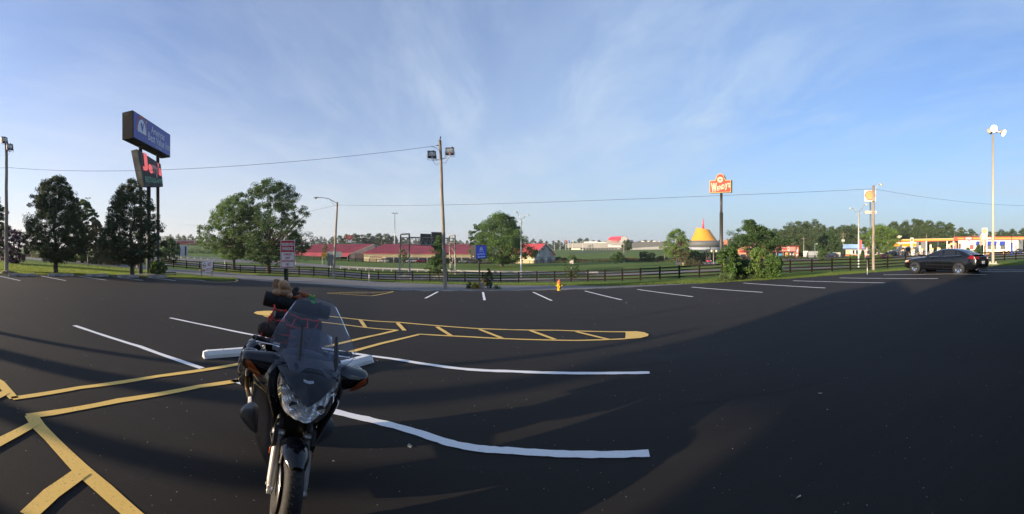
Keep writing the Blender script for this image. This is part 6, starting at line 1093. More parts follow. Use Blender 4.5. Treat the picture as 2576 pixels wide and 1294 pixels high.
def feather(u, d, vb, vt, lab, group):
    p = GD(u, d); k = d / FOC; r = thing('feather_flag', lab, 'flag', p, yaw(u), group); Z = lambda v: HC + (V0 - v) * k - p.z; W_ = 6.5 * k; z0, z1 = Z(vb), Z(vt); MB().use(WHT).tube([(-W_ * .5, 0, 0), (-W_ * .3, 0, z0), (W_ * .3, 0, z1)], .03, 5).build('pole', r)
    pts = [(-W_ * .5, z0), (W_ * .2, z0 + .1), (W_ * .75, z1 - .2), (W_ * .6, z1), (0, z1 - .4), (-W_ * .2, z1 - 1.0)]; o = MB().use(RED).prism([(x, 0, z_) for x, z_ in pts], (0, .02, 0)).build('banner', r); q = quadmap((-W_ * .5, -.03, z0), (W_ * .3, -.03, z0), (W_ * .75, -.03, z1), (-W_ * .15, -.03, z1)); mb = MB(); put_text(mb, q, '4', .2, .8, .12, .42, WHT, bold=.05); put_text(mb, q, '4', .25, .85, .52, .85, WHT, bold=.05); mb.build('numerals', o)
feather(2004.5, 168, 650, 622.5, 'red feather banner with white fours at the fast food restaurant', 'feather banners'); feather(2178.5, 118, 646, 621.5, 'red feather banner with white fours left of the right wooden pole', 'feather banners')
p = GD(1870, 170); tag(MB().use(RED).box((0, 0, HC + (V0 - 633) * 170 / FOC - p.z), (3.2, .6, .9)).box((1.0, 0, 1.0), (.15, .15, 2)).build('red_menu_sign', None, loc=p, rz=yaw(1870)), 'low red drive through sign left of the restaurant', 'sign')
p = GD(2037, 178); tag(MB().use(mat('dumpster_grey', (.25, .27, .29), .6)).box((1.5, 0, 1.3), (4.2, 3, 2.6)).use(MW).box((-1.8, -.2, 1.4), (2.0, .3, 2.7)).build('dumpster_enclosure', None, loc=p, rz=yaw(2037)), 'grey dumpster enclosure with a white gate', 'enclosure')
for u, lab in ((2104, 'white slatted fence beside the dark blue vehicle'),):
    p = GD(u, 172); r = thing('picket_fence', lab, 'fence', p, yaw(u))
    for k in range(12): MB().use(MW).box((-1.5 + k * .28, 0, .9), (.2, .05, 1.8)).build('picket', r)
# taco restaurant
a = P(2127.5, 0, 172); b = P(2226, 0, 160); r = thing('taco_restaurant', 'small restaurant with a light blue fascia, white walls and orange base', 'building', (a.x, a.y, P(0, 647, 170).z)); L = Vector(r.location); e = b - a; e.z = 0; n_ = Vector((e.y, -e.x, 0)).normalized(); z0, z1 = L.z - .2, P(0, 615, 170).z
w(boxsign([f(0, z0, 0), f(1, z0, 0), f(1, z1 - .8, 0), f(0, z1 - .8, 0)], -n_ * 12, MW), 'wall'); panel(-.005, 1.005, z0, z0 + 1.15, .12, mat('orange_base', (.60, .24, .07), .7), 'base_course'); LB = mat('pale_blue_fascia', (.22, .36, .62), .5, var=.12, scale=.3); panel(-.03, 1.03, z1 - 1.7, z1, 1.0, LB, 'fascia')
for k in range(34): panel(-.03 + k * .031, -.012 + k * .031, z1 - 2.05, z1 - 1.7, 1.0, mat('awning_stripe', (.06, .09, .18), .6), 'awning_tooth')
for s0, s1 in ((.19, .24), (.28, .34), (.42, .50), (.56, .64), (.70, .80)): panel(s0 - .006, s1 + .006, z0 + 1.5, z1 - 2.3, .06, mat('window_frame_grey', (.5, .5, .5), .5), 'window_frame'); panel(s0, s1, z0 + 1.6, z1 - 2.4, .10, GLS, 'window')
panel(.02, .12, z0 + 1.4, z1 - 2.4, .08, mat('tan_shutter', (.60, .48, .26), .6), 'shutter'); q = quadmap(f(.38, z1 - 1.4, 1.04), f(.70, z1 - 1.4, 1.04), f(.70, z1 - .4, 1.04), f(.38, z1 - .4, 1.04)); mb = MB(); bars(mb, q, 0, .14, 0, .8, ORG, 2, 1); bars(mb, q, .75, .98, 0, .8, ORG, 3, 2); w(mb, 'lettering', kind='stuff')
# ------------------------------------------------------------------ shell emblem helper
def shell(mb, q, cx, cy, w_, h_):
    yo, ro = mat('shell_yellow', (.58, .21, .005), .45, var=.03), mat('shell_red', (.50, .03, .012), .45, var=.03)
    def pts(s): return [(cx + w_ * .5 * x * s, cy + h_ * .5 * (y * s + (0 if s == 1 else .02))) for x, y in [(.62, -.82), (.62, -.58), (.98, -.22)] + [(math.cos(a) * 1.03, -.05 + 1.03 * math.sin(a)) for a in [rad(-4 + 188 * i / 18) for i in range(19)]] + [(-.98, -.22), (-.62, -.58), (-.62, -.82), (-.2, -.84), (0, -.92), (.2, -.84)]]
    o = pts(1.0); mb.use(ro).add([q(cx, cy)] + [q(*p) for p in o], [(0, 1 + i, 1 + (i + 1) % len(o)) for i in range(len(o))]); n = (q(1, 0) - q(0, 0)).cross(q(0, 1) - q(0, 0)).normalized() * .012 * max(1, (q(1, 0) - q(0, 0)).length)
    i_ = pts(.80); mb.use(yo).add([q(cx, cy) + n] + [q(*p) + n for p in i_], [(0, 1 + i, 1 + (i + 1) % len(i_)) for i in range(len(i_))])
    for k in range(7):
        a = rad(25 + 130 * k / 6); x0, y0 = cx, cy - h_ * .36; x1, y1 = cx + w_ * .40 * math.cos(a), cy + h_ * .40 * math.sin(a); dx, dy = -(y1 - y0) * .022, (x1 - x0) * .022; sx = x0 + (x1 - x0) * .25; sy = y0 + (y1 - y0) * .25; mb.use(ro).add([q(sx, sy) + n * 1.8, q(x1 - dx, y1 - dy) + n * 1.8, q(x1 + dx, y1 + dy) + n * 1.8], [(0, 1, 2)])
p = GD(2190, 150); r = thing('fuel_pole_sign', 'tall pole sign with a square shell emblem above a small red lettered panel', 'sign', p, yaw(2189)); k = 150 / FOC; Z = lambda v: HC + (V0 - v) * k - p.z; X = lambda u: (u - 2190) * k
MB().use(mat('slate_pole', (.16, .18, .21), .5)).cyl((.1, 0, 0), (-.1, 0, Z(509)), .36, .30, 14).build('pole', r); o = MB().use(mat('panel_cream', (.50, .47, .38), .5, var=.03)).box((X(2189), 0, Z(493.5)), (28.8 * k, .7, 28.2 * k)).build('emblem_panel', r); q = quadmap((X(2174.7), -.37, Z(507.6)), (X(2203.4), -.37, Z(507.6)), (X(2203.4), -.37, Z(479.4)), (X(2174.7), -.37, Z(479.4))); mb = MB(); shell(mb, q, .5, .53, .92, .92); mb.build('shell_emblem', o)
o = MB().use(mat('panel_cream', (.8,) * 3)).box((X(2190), 0, Z(534.3)), (30 * k, .7, 6.6 * k)).use(DARKM).box((X(2175), 0, Z(534.3)), (.15, .74, 7 * k)).build('lower_panel', r); q = quadmap((X(2175), -.37, Z(537.6)), (X(2205), -.37, Z(537.6)), (X(2205), -.37, Z(531)), (X(2175), -.37, Z(531))); mb = MB(); put_text(mb, q, 'TACO DEL MAR', .06, .95, .2, .82, RED, bold=.04); mb.build('lettering', o)
# ------------------------------------------------------------------ filling station
CW = mat('canopy_white', (.60, .56, .46), .5, var=.03); CY = mat('canopy_yellow', (.66, .26, .006), .45, var=.04); CR = mat('canopy_red', (.70, .06, .03), .45, var=.04)
a = P(2240.3, 0, 158); b = P(2421, 0, 150); r = thing('fuel_canopy', 'long yellow and red filling station canopy on white columns', 'canopy', GD(2292, 156)); L = Vector(r.location); e = b - a; e.z = 0; n_ = Vector((e.y, -e.x, 0)).normalized(); z0, z1 = P(0, 609.3, 158).z, P(0, 603, 158).z; dz = P(0, 599.2, 150).z - z1; z1b = z1 + dz
def fs(s, z_, o=0): return Vector((a.x + e.x * s + n_.x * o, a.y + e.y * s + n_.y * o, z_ + dz * s))
w(boxsign([fs(0, z0), fs(1, z0), fs(1, z1), fs(0, z1)], -n_ * 8, CW), 'roof_slab'); h_ = z1 - z0
w(boxsign([fs(.005, z0 + h_ * .22, .06), fs(.995, z0 + h_ * .22, .06), fs(.995, z0 + h_ * .90, .06), fs(.005, z0 + h_ * .90, .06)], -n_ * .05, CY), 'yellow_band'); w(boxsign([fs(.0, z0, .08), fs(1, z0, .08), fs(1, z0 + h_ * .2, .08), fs(0, z0 + h_ * .2, .08)], -n_ * .07, CR), 'red_band')
q = quadmap(fs(.289, z0 - .4, .25), fs(.334, z0 - .4, .25), fs(.334, z1 + .5, .25), fs(.289, z1 + .5, .25)); mb = boxsign([q(0, 0), q(1, 0), q(1, 1), q(0, 1)], -n_ * .2, CW); q2 = lambda s, t: q(s, t) + n_ * .03; shell(mb, q2, .5, .5, .7, .7); w(mb, 'emblem_box')
for u, dd in ((2267, 158), (2292.6, 153), (2314.2, 163), (2341, 160), (2360, 166), (2388, 158)):
    g_ = GD(u, dd); w(MB().use(CW).box((g_.x, g_.y, (g_.z + z0 + dz * .5) / 2), (.75, .75, z0 + dz * .5 - g_.z), rz=yaw(u)), 'column')
for i, (u, dd) in enumerate(((2270.5, 152), (2296.6, 148), (2318, 158), (2344, 155), (2362, 162), (2390.5, 154))):
    g_ = GD(u, dd); r2 = thing('petrol_pump', ('white petrol pump with yellow cap under the left canopy end', 'nearest white petrol pump under the shell emblem box', 'third white petrol pump from the left', 'white petrol pump in the middle of the canopy', 'farthest white petrol pump with yellow cap', 'rightmost white petrol pump near the shop')[i], 'petrol pump', g_ + Vector((0, 0, .1)), yaw(u), 'petrol pumps')
    MB().use(CW).box((0, 0, 1.0), (1.1, .6, 1.9)).build('body', r2); MB().use(CY).box((0, 0, 2.15), (1.3, .7, .40)).build('cap', r2); MB().use(BLK).box((-.1, -.32, 1.5), (.5, .06, .35)).build('display', r2); MB().use(RED).box((.15, -.32, .6), (.35, .06, .5)).build('red_panel', r2)
    MB().use(BLK).tube([(.45, -.33, 1.6), (.62, -.5, 1.0), (.5, -.45, .5), (.42, -.33, .9)], .03, 5).build('hose', r2)
    for sx in (-1, 1): MB().use(WHT).tube([(sx * 1.1, -.2, 0), (sx * 1.1, -.2, .85), (sx * 1.5, -.2, .85), (sx * 1.5, -.2, 0)], .06, 6).build('guard_hoop', r2)
for u, vb, lab in ((2330.6, 640, 'white lamp post in front of the canopy middle'), (2382.6, 632, 'white canopy post left of the last pump'), (2398.6, 627, 'white canopy post nearest the shop')):
    g_ = GD(u, 145); tag(MB().use(WHT).box((0, 0, (P(0, 606.5, 145).z - g_.z) / 2), (.3, .3, P(0, 606.5, 145).z - g_.z)).build('white_post', None, loc=g_), lab, 'post', 'slim white posts by the canopy')
p = P(2262, 601, 158); tag(MB().use(CREAM).lathe([(.1, .2), (.9, .5), (1.15, 1.1), (1.0, 1.15), (.3, .5)], 16).cyl((0, 0, -.6), (0, 0, .3), .12, n=6).build('satellite_dish', None, loc=p), 'cream satellite dish above the left end of the canopy', 'satellite dish')
# garage / food mart behind
a = P(2230, 0, 186); b = P(2305, 0, 180); r = thing('petrol_shop', 'yellow fronted service building behind the left end of the canopy', 'building', (a.x, a.y, P(0, 636.5, 185).z)); L = Vector(r.location); e = b - a; e.z = 0; n_ = Vector((e.y, -e.x, 0)).normalized(); z0, z1 = L.z - .3, P(0, 606, 185).z
w(boxsign([f(0, z0), f(1, z0), f(1, z1), f(0, z1)], -n_ * 12, CW), 'wall'); panel(0, 1, z1 - 2.6, z1 - 1.3, .2, CY, 'yellow_fascia')
for s0, s1 in ((.08, .28), (.36, .60), (.66, .80)): panel(s0, s1, z0, z1 - 3.0, .1, BLK, 'garage_opening'); panel(s0 + .02, s1 - .02, z0 + .3, z0 + 1.0, .2, CY, 'shelf')
# convenience store
SW = mat('store_white', (.56, .54, .49), .7, var=.04, scale=.2); a = P(2410.4, 0, 150); b = P(2562, 0, 146); r = thing('convenience_store', 'white convenience store with red, yellow and checkered fascia, blue awnings and a tan arched entrance', 'building', (a.x, a.y, GD(2420, 150).z)); L = Vector(r.location); e = b - a; e.z = 0; n_ = Vector((e.y, -e.x, 0)).normalized(); z0, z1 = P(0, 631, 150).z - .5, P(0, 597.5, 149).z; zf = P(0, 602.8, 149).z
w(boxsign([f(0, z0), f(1, z0), f(1, z1 - .2), f(0, z1 - .2)], -n_ * 16, SW), 'wall')
segs = [(-.07, 0.0, CR), (0.0, .10, CY), (.10, .13, CR), (.13, .23, None), (.23, .26, CR), (.26, .50, CY), (.50, .565, None), (.565, .62, CR), (.62, 1.10, CY)]
for s0, s1, m in segs:
    if m is not None: panel(s0, s1, zf + (.12 if m is CY else 0), z1 - .12 if m is CY else z1, .5, m, 'fascia_panel')
    else:
        nx = 10 if s1 - s0 > .08 else 7
        for i in range(nx):
            for j in range(4): s = s0 + (s1 - s0) * i / nx; panel(s, s + (s1 - s0) / nx, zf + (z1 - zf) * j / 4, zf + (z1 - zf) * (j + 1) / 4, .45, BLK if (i + j) % 2 else WHT, 'checker_tile')
panel(-.07, 1.10, z1, z1 + .15, .6, CR, 'parapet_trim'); panel(-.07, 1.10, zf - .15, zf, .55, CR, 'fascia_trim')
TAN = mat('tan_stone', (.40, .30, .20), .8, var=.12, scale=1); AWB = mat('awning_blue', (.03, .07, .40), .6)
arch = [(.37, z0), (.47, z0), (.47, z1 + .1)] + [(.42 + .05 * math.cos(t), z1 + .1 + 1.5 * math.sin(t)) for t in [PI * i / 10 for i in range(1, 10)]] + [(.37, z1 + .1)]; w(MB().use(TAN).prism([f(s, z_, .9) for s, z_ in arch], -n_ * 1.2), 'entrance_arch'); w(MB().use(AWB).tube([f(.365 + .055 - .055 * math.cos(t), z1 + .15 + 1.6 * math.sin(t), .92) for t in [PI * i / 10 for i in range(11)]], .14, 5), 'blue_arch_trim'); panel(.40, .44, z0, z0 + 2.6, .95, GLS, 'door')
for s0, s1 in ((.31, .365), (.475, .56), (.57, .65), (.70, .79)):
    aw = w(MB().use(AWB).add([f(s0, zf - 1.9, 1.3), f(s1, zf - 1.9, 1.3), f(s1, zf - .7, .05), f(s0, zf - .7, .05), f(s0, zf - 2.0, 1.3), f(s1, zf - 2.0, 1.3)], [(0, 1, 2, 3), (4, 5, 1, 0)]), 'awning'); panel(s0 + .01, s1 - .01, z0 + 1.0, zf - 1.8, .06, GLS, 'window')
    for k in range(1, 4): s = s0 + .01 + (s1 - s0 - .02) * k / 4; panel(s - .001, s + .001, z0 + 1.0, zf - 1.8, .12, WHT, 'window_bar')
panel(.20, .26, z0 + 1.1, z0 + 2.6, .08, mat('red_poster', (.5, .06, .05), .6), 'poster'); panel(.01, .045, z0 + 1.3, z0 + 3.1, .08, mat('dark_poster', (.12, .06, .03), .6), 'poster'); q = quadmap(f(.16, z0 + 4.0, .1), f(.225, z0 + 4.0, .1), f(.225, z0 + 4.8, .1), f(.16, z0 + 4.8, .1)); mb = MB(); put_poly(mb, q, [(0, .45), (.5, .85), (1, .9), (.8, .3), (.3, .1)], AWB); w(mb, 'swoosh_logo')
p = GD(2404, 146); tag(MB().use(CR).box((0, 0, 2.0), (.6, .5, 4.0)).use(CY).box((-.9, 0, 3.8), (2.2, .5, .8)).build('red_air_pump_sign', None, loc=p, rz=yaw(2404)), 'red and yellow upright sign at the left corner of the store', 'sign')
# price sign
p = GD(2477, 118); r = thing('price_sign', 'white petrol price sign with shell emblem, red 193 and a green price', 'sign', p, yaw(2477)); k = 118 / FOC; Z = lambda v: HC + (V0 - v) * k - p.z; o = MB().use(mat('panel_cream', (.5,) * 3)).box((0, 0, Z(589.8)), (13.8 * k, .5, 32 * k)).build('sign_box', r)
for x in (-2.2, 5.8): MB().use(WHT).box((x * k, 0, Z(606) / 2), (.16, .16, Z(606))).build('post', r)
q = quadmap((-6.9 * k, -.26, Z(605.8)), (6.9 * k, -.26, Z(605.8)), (6.9 * k, -.26, Z(573.8)), (-6.9 * k, -.26, Z(573.8))); mb = MB(); shell(mb, q, .45, .74, .78, .40); q2 = quadmap(q(0, 0) + Vector((0, -.01, 0)), q(1, 0) + Vector((0, -.01, 0)), q(1, 1) + Vector((0, -.01, 0)), q(0, 1) + Vector((0, -.01, 0)))
mb.use(mat('led_red', (.60, .01, .03), .4, emit=.3)).add([q(.15, .25), q(.86, .25), q(.86, .41), q(.15, .41)], [(0, 1, 2, 3)]); put_text(mb, q2, '1 93', .22, .80, .27, .39, WHT, bold=.03); mb.use(mat('led_green', (.02, .55, .15), .4, emit=.3)).add([q(.44, .12), q(.86, .12), q(.86, .21), q(.44, .21)], [(0, 1, 2, 3)]); mb.use(RED).add([q(.15, .01), q(.86, .01), q(.86, .09), q(.15, .09)], [(0, 1, 2, 3)]); bars(mb, q2, .52, .80, .145, .185, mat('led_dark', (.02, .30, .12), .5), 4, 4); mb.build('sign_face', o)
# station street lamp, blue pole, stop sign, bollards, person
p = GD(2401, 175); r = thing('street_lamp', 'single armed street lamp behind the canopy right end', 'street lamp', p, yaw(2401)); h = HC + (V0 - 586) * 175 / FOC - p.z; MB().use(GALV).cyl((0, 0, 0), (0, 0, h), .13, n=8).tube([(0, 0, h), (1.2, 0, h + .7), (3.4, 0, h + 1.0)], .06, 6).build('pole', r); cobra(r, (3.3, 0, h + 1.0), 1, 1)
p = GD(2545, 118); r = thing('blue_banded_pole', 'dark lamp pole with a blue painted base at the far right', 'pole', p, yaw(2545)); MB().use(AWB).cyl((0, 0, 0), (0, 0, 3.6), .28, n=10).build('base', r); MB().use(DARKM).cyl((0, 0, 3.6), (0, 0, HC + (V0 - 585) * 118 / FOC - p.z), .1, n=8).build('pole', r)
p = GD(2556, 112); r = thing('stop_sign', 'small red octagonal stop sign at the right edge', 'road sign', p, yaw(2556)); MB().use(GALV).cyl((0, 0, 0), (0, 0, 2.1), .04, n=6).build('post', r); o = MB().use(RED).prism([(.42 * math.cos(rad(22.5 + 45 * k)), -.05, 2.3 + .42 * math.sin(rad(22.5 + 45 * k))) for k in range(8)], (0, .02, 0)).build('panel', r); mb = MB(); put_text(mb, quadmap((-.4, -.06, 1.9), (.4, -.06, 1.9), (.4, -.06, 2.7), (-.4, -.06, 2.7)), 'STOP', .12, .88, .36, .64, WHT, bold=.03); mb.build('lettering', o)
for i, (u, lab) in enumerate(((2480, 'yellow bollard just right of the price sign posts'), (2487, 'second yellow bollard right of the price sign'), (2525, 'yellow bollard right of the maroon vehicle'), (2537, 'taller yellow bollard near the blue based pole'))): tag(MB().use(CY).cyl((0, 0, 0), (0, 0, 1.3), .22, n=10).build('bollard', None, loc=GD(u, 128)), lab, 'bollard', 'yellow bollards at the store')
for u, d, h, w_, kd, lab, pf in ((2461, 100, 32, 31, 'dark', 'dense conical evergreen left of the price sign', pf_cone), (2435, 104, 25, 26, 'green', 'young pale conifer left of the dense evergreen', pf_cone), (2170, 128, 24, 16, 'dark', 'dark conical evergreen left of the feather banner', pf_cone), (2192, 126, 26, 12, 'dark', 'dark conical evergreen behind the right wooden pole', pf_cone)): tree('evergreen_shrub', lab, u, d, s_(h, d), s_(w_, d), .05, pf, kd, int(u), 130, 60, .16, .05, cat='shrub', csize=.25, lumps=.08, hollow=.0)
tree('honey_locust_tree', 'airy green tree between the taco restaurant and the filling station', 2213, 128, s_(86, 128), s_(88, 128), s_(18, 128), pf_round, 'light', 410, 190, 80, .34, .22, csize=.16, hollow=.35, nl=22, lumps=.3, fork=3)
tree('dark_maple_tree', 'dense dark tree behind the light pole and the blue vehicle', 2083, 175, s_(66, 175), s_(62, 175), s_(6, 175), pf_oval, 'dark', 411, 170, 70, .5, .3); tree('young_street_tree', 'slender young tree in front of the dark tree near the restaurant', 2065, 124, s_(33, 124), s_(20, 124), s_(3, 124), pf_oval, 'green', 412, 70, 50, .25, .08); tree('young_street_tree', 'young round tree standing right of the blue vehicle', 2033, 190, s_(16, 190), s_(16, 190), .3, pf_round, 'olive', 413, 50, 40, .3, .08)
for i, (u, w_, kd, lab) in enumerate(((2150, 20, 'green', 'clipped green hedge bush left of the red banner pole'), (2140, 14, 'green', 'small clipped bush at the taco driveway edge'), (2205, 22, 'green', 'green bush under the airy tree'), (2224, 26, 'purple', 'dark reddish bush right of the airy tree'), (2238, 14, 'green', 'small round bush at the filling station corner'), (1985, 60, 'dark', 'long low dark hedge before the fast food windows'), (1955, 40, 'dark', 'left part of the dark hedge before the fast food windows'))): tree('hedge_bush', lab, u, 126 if u > 2100 else 168, s_(11, 126), s_(w_, 126 if u > 2100 else 168), .05, pf_round, kd, 420 + i, 60, 40, .2, .04, cat='bush')
# motel behind the camera: walls shade the lot; unseen canopy and post added for shadow streaks
MT = mat('motel_render', (.48, .42, .34), .8, var=.08, scale=.5); n_v = Vector((-.43, .902, 0)); t_v = Vector((.902, .43, 0)); pc = Vector((-22.6, -8.35, 0)); ed = Vector((.973, .231, 0))
r = thing('motel_building', 'two storey motel block behind the viewer that shades the parking lot', 'building', pc); bk = Vector((.231, -.973, 0)) * 14; Lb = 62; q = [Vector((0, 0, 0)), ed * Lb, ed * Lb + Vector((0, 0, 6.6)), Vector((0, 0, 6.6))]
boxsign(q, bk, MT).build('wall', r); a, b = Vector((0, 0, 6.6)) - ed * .8 - bk * .05, ed * (Lb + .8) + Vector((0, 0, 6.6)) - bk * .05; rg = bk * .5 + Vector((0, 0, 3.3)); mb = MB().use(mat('motel_shingle', (.09, .08, .075), .9, scale=3)); mb.add([a, b, b + bk * 1.1, a + bk * 1.1, a + rg + ed * 3, b + rg - ed * 3], [(0, 1, 5, 4), (1, 2, 5), (2, 3, 4, 5), (3, 0, 4), (3, 2, 1, 0)]); mb.build('roof', r)
for fl in (0, 1):
    for k in range(14): c = ed * (2.4 + k * 4.3) - bk.normalized() * .05; z_ = fl * 3.1; boxsign([c + Vector((0, 0, z_ + .1)), c + ed * .95 + Vector((0, 0, z_ + .1)), c + ed * .95 + Vector((0, 0, z_ + 2.2)), c + Vector((0, 0, z_ + 2.2))], bk.normalized() * .04, mat('motel_door', (.10, .14, .22), .6)).build('door', r); c = c + ed * 1.5; boxsign([c + Vector((0, 0, z_ + .9)), c + ed * 1.8 + Vector((0, 0, z_ + .9)), c + ed * 1.8 + Vector((0, 0, z_ + 2.2)), c + Vector((0, 0, z_ + 2.2))], bk.normalized() * .04, GLS).build('window', r)
r = thing('added_shade_canopy', 'unseen pillared canopy added left behind the viewer to cast shade streaks', 'canopy', pc + n_v * .3); mb = MB().use(MT); cz = 6.2
mb.add([Vector((0, 0, cz)) + n_v * s + t_v * t for s, t in ((-.4, -7), (3.3, -7), (3.3, 0), (-.4, 0))] + [Vector((0, 0, cz + .9)) + n_v * s + t_v * t for s, t in ((-.4, -7), (3.3, -7), (3.3, 0), (-.4, 0))] + [Vector((0, 0, cz + 2.1)) + n_v * 1.4 + t_v * t for t in (-6, -1)], [(3, 2, 1, 0), (0, 1, 5, 4), (1, 2, 6, 5), (2, 3, 7, 6), (3, 0, 4, 7), (4, 5, 8), (5, 6, 9, 8), (6, 7, 9), (7, 4, 8, 9)]); mb.build('canopy_roof', r)
for s, wd in ((.95, .42), (2.75, .55)):
    for t in (-6.5, -.5): q = n_v * s + t_v * t; MB().use(MT).box((q.x, q.y, cz / 2), (wd, wd, cz), rz=math.atan2(t_v.y, t_v.x)).build('pillar', r)
q = pc + n_v * 4.35 + t_v * 2; tag(MB().use(DARKM).cyl((0, 0, 0), (0, 0, 5.2), .14, .11, 10).build('added_shadow_post', None, loc=q), 'unseen dark post added behind the viewer to cast a thin shadow streak', 'post')  # unseen post, added to throw the thin shadow streak
# ------------------------------------------------------------------ black sedan
GB_ = mat('black_gloss_paint', (.004, .005, .007), .12, .0, spec=.4, coat=.6, var=.0, scale=2); CHR = mat('chrome', (.75, .75, .76), .08, 1.0, var=.02); TG = mat('tinted_glass', (.010, .012, .016), .05, spec=.9, var=.0)
fr_, re_ = G(2299.5, 691.8), G(2418, 690.6); ax = (re_ - fr_); ax.z = 0; wbl = ax.length; k = 2.85 / wbl; mid = (fr_ + re_) / 2; yw = math.atan2(ax.y, ax.x) - rad(9)
car_r = thing('parked_sedan', 'glossy black four door sedan parked across the far right bays', 'car', (mid.x, mid.y, (fr_.z + re_.z) / 2 + .055), yw); print('car wheelbase', wbl)
off_r = thing('x', '', '', (0, 0, 0)); bpy.data.objects.remove(off_r)
perp = Vector((math.sin(yw), -math.cos(yw), 0)); car_r.location -= perp * .80
cs_ = wbl / 2.85 / math.cos(rad(9)); car_r.scale = (cs_, 1, 1)
ST = [(0, .32, .55, .58, .50), (.06, .25, .64, .68, .66), (.25, .20, .73, .79, .79), (.60, .19, .80, .87, .86), (.95, .19, .85, .92, .885), (1.30, .18, .88, .955, .893), (1.6, .18, .91, .985, .897), (2.4, .18, .95, .985, .898), (3.3, .18, .99, 1.02, .898), (3.8, .19, 1.03, 1.07, .893), (4.2, .21, 1.06, 1.105, .872), (4.52, .25, 1.07, 1.12, .82), (4.70, .30, 1.03, 1.07, .76), (4.78, .36, .92, .95, .70), (4.80, .42, .74, .76, .66)]
X0 = -(.95 + 3.80) / 2
def sect(x, zl, zb_, zc, hw): return [(x + X0, y, z_) for y, z_ in ((0, zl), (-hw * .82, zl), (-hw * .97, zl + .09), (-hw, .50), (-hw * .985, .70), (-hw * .945, zb_ - .03), (-hw * .80, zb_ + (zc - zb_) * .55), (0, zc))]
vs = []; fs = []
for st in ST:
    h_ = sect(*st); vs += h_ + [(x, -y, z_) for x, y, z_ in h_[-2:0:-1]]
n = 14
for i in range(len(ST) - 1): fs += [(i * n + j, i * n + (j + 1) % n, (i + 1) * n + (j + 1) % n, (i + 1) * n + j) for j in range(n)]
fs += [tuple(range(n - 1, -1, -1)), tuple((len(ST) - 1) * n + j for j in range(n))]
body = subsurf(MB().use(GB_).add(vs, fs, True).build('body', car_r), 2)
GH = [(1.42, .955), (1.62, 1.06), (1.95, 1.235), (2.3, 1.37), (2.7, 1.435), (3.1, 1.445), (3.5, 1.405), (3.85, 1.31), (4.15, 1.19), (4.38, 1.085)]
def belt(x): return float(np.interp(x, [s[0] for s in ST], [s[2] for s in ST]))
vs = []; fs = []
for x, zr in GH:
    b_ = belt(x) - .05; hw = .83 if 1.6 < x < 4.1 else .78; tw = .60; vs += [(x + X0, y, z_) for y, z_ in ((-hw, b_), (-hw + .03, b_ + min(.06, (zr - b_) * .3)), (-tw - .03, b_ + (zr - b_) * .80), (-tw + .08, zr - .02), (0, zr), (tw - .08, zr - .02), (tw + .03, b_ + (zr - b_) * .80), (hw - .03, b_ + min(.06, (zr - b_) * .3)), (hw, b_))]
for i in range(len(GH) - 1): fs += [(i * 9 + j, i * 9 + j + 1, (i + 1) * 9 + j + 1, (i + 1) * 9 + j) for j in range(8)]
subsurf(MB().use(GB_).add(vs, fs, True).build('roof', car_r), 2)
def gh(x, t, sgn, o=.012):
    zr = float(np.interp(x, [g_[0] for g_ in GH], [g_[1] for g_ in GH])); b_ = belt(x) - .05; return (x + X0, sgn * (.80 + (.63 - .80) * t + o), b_ + .06 + (zr - b_ - .06) * .80 * t)
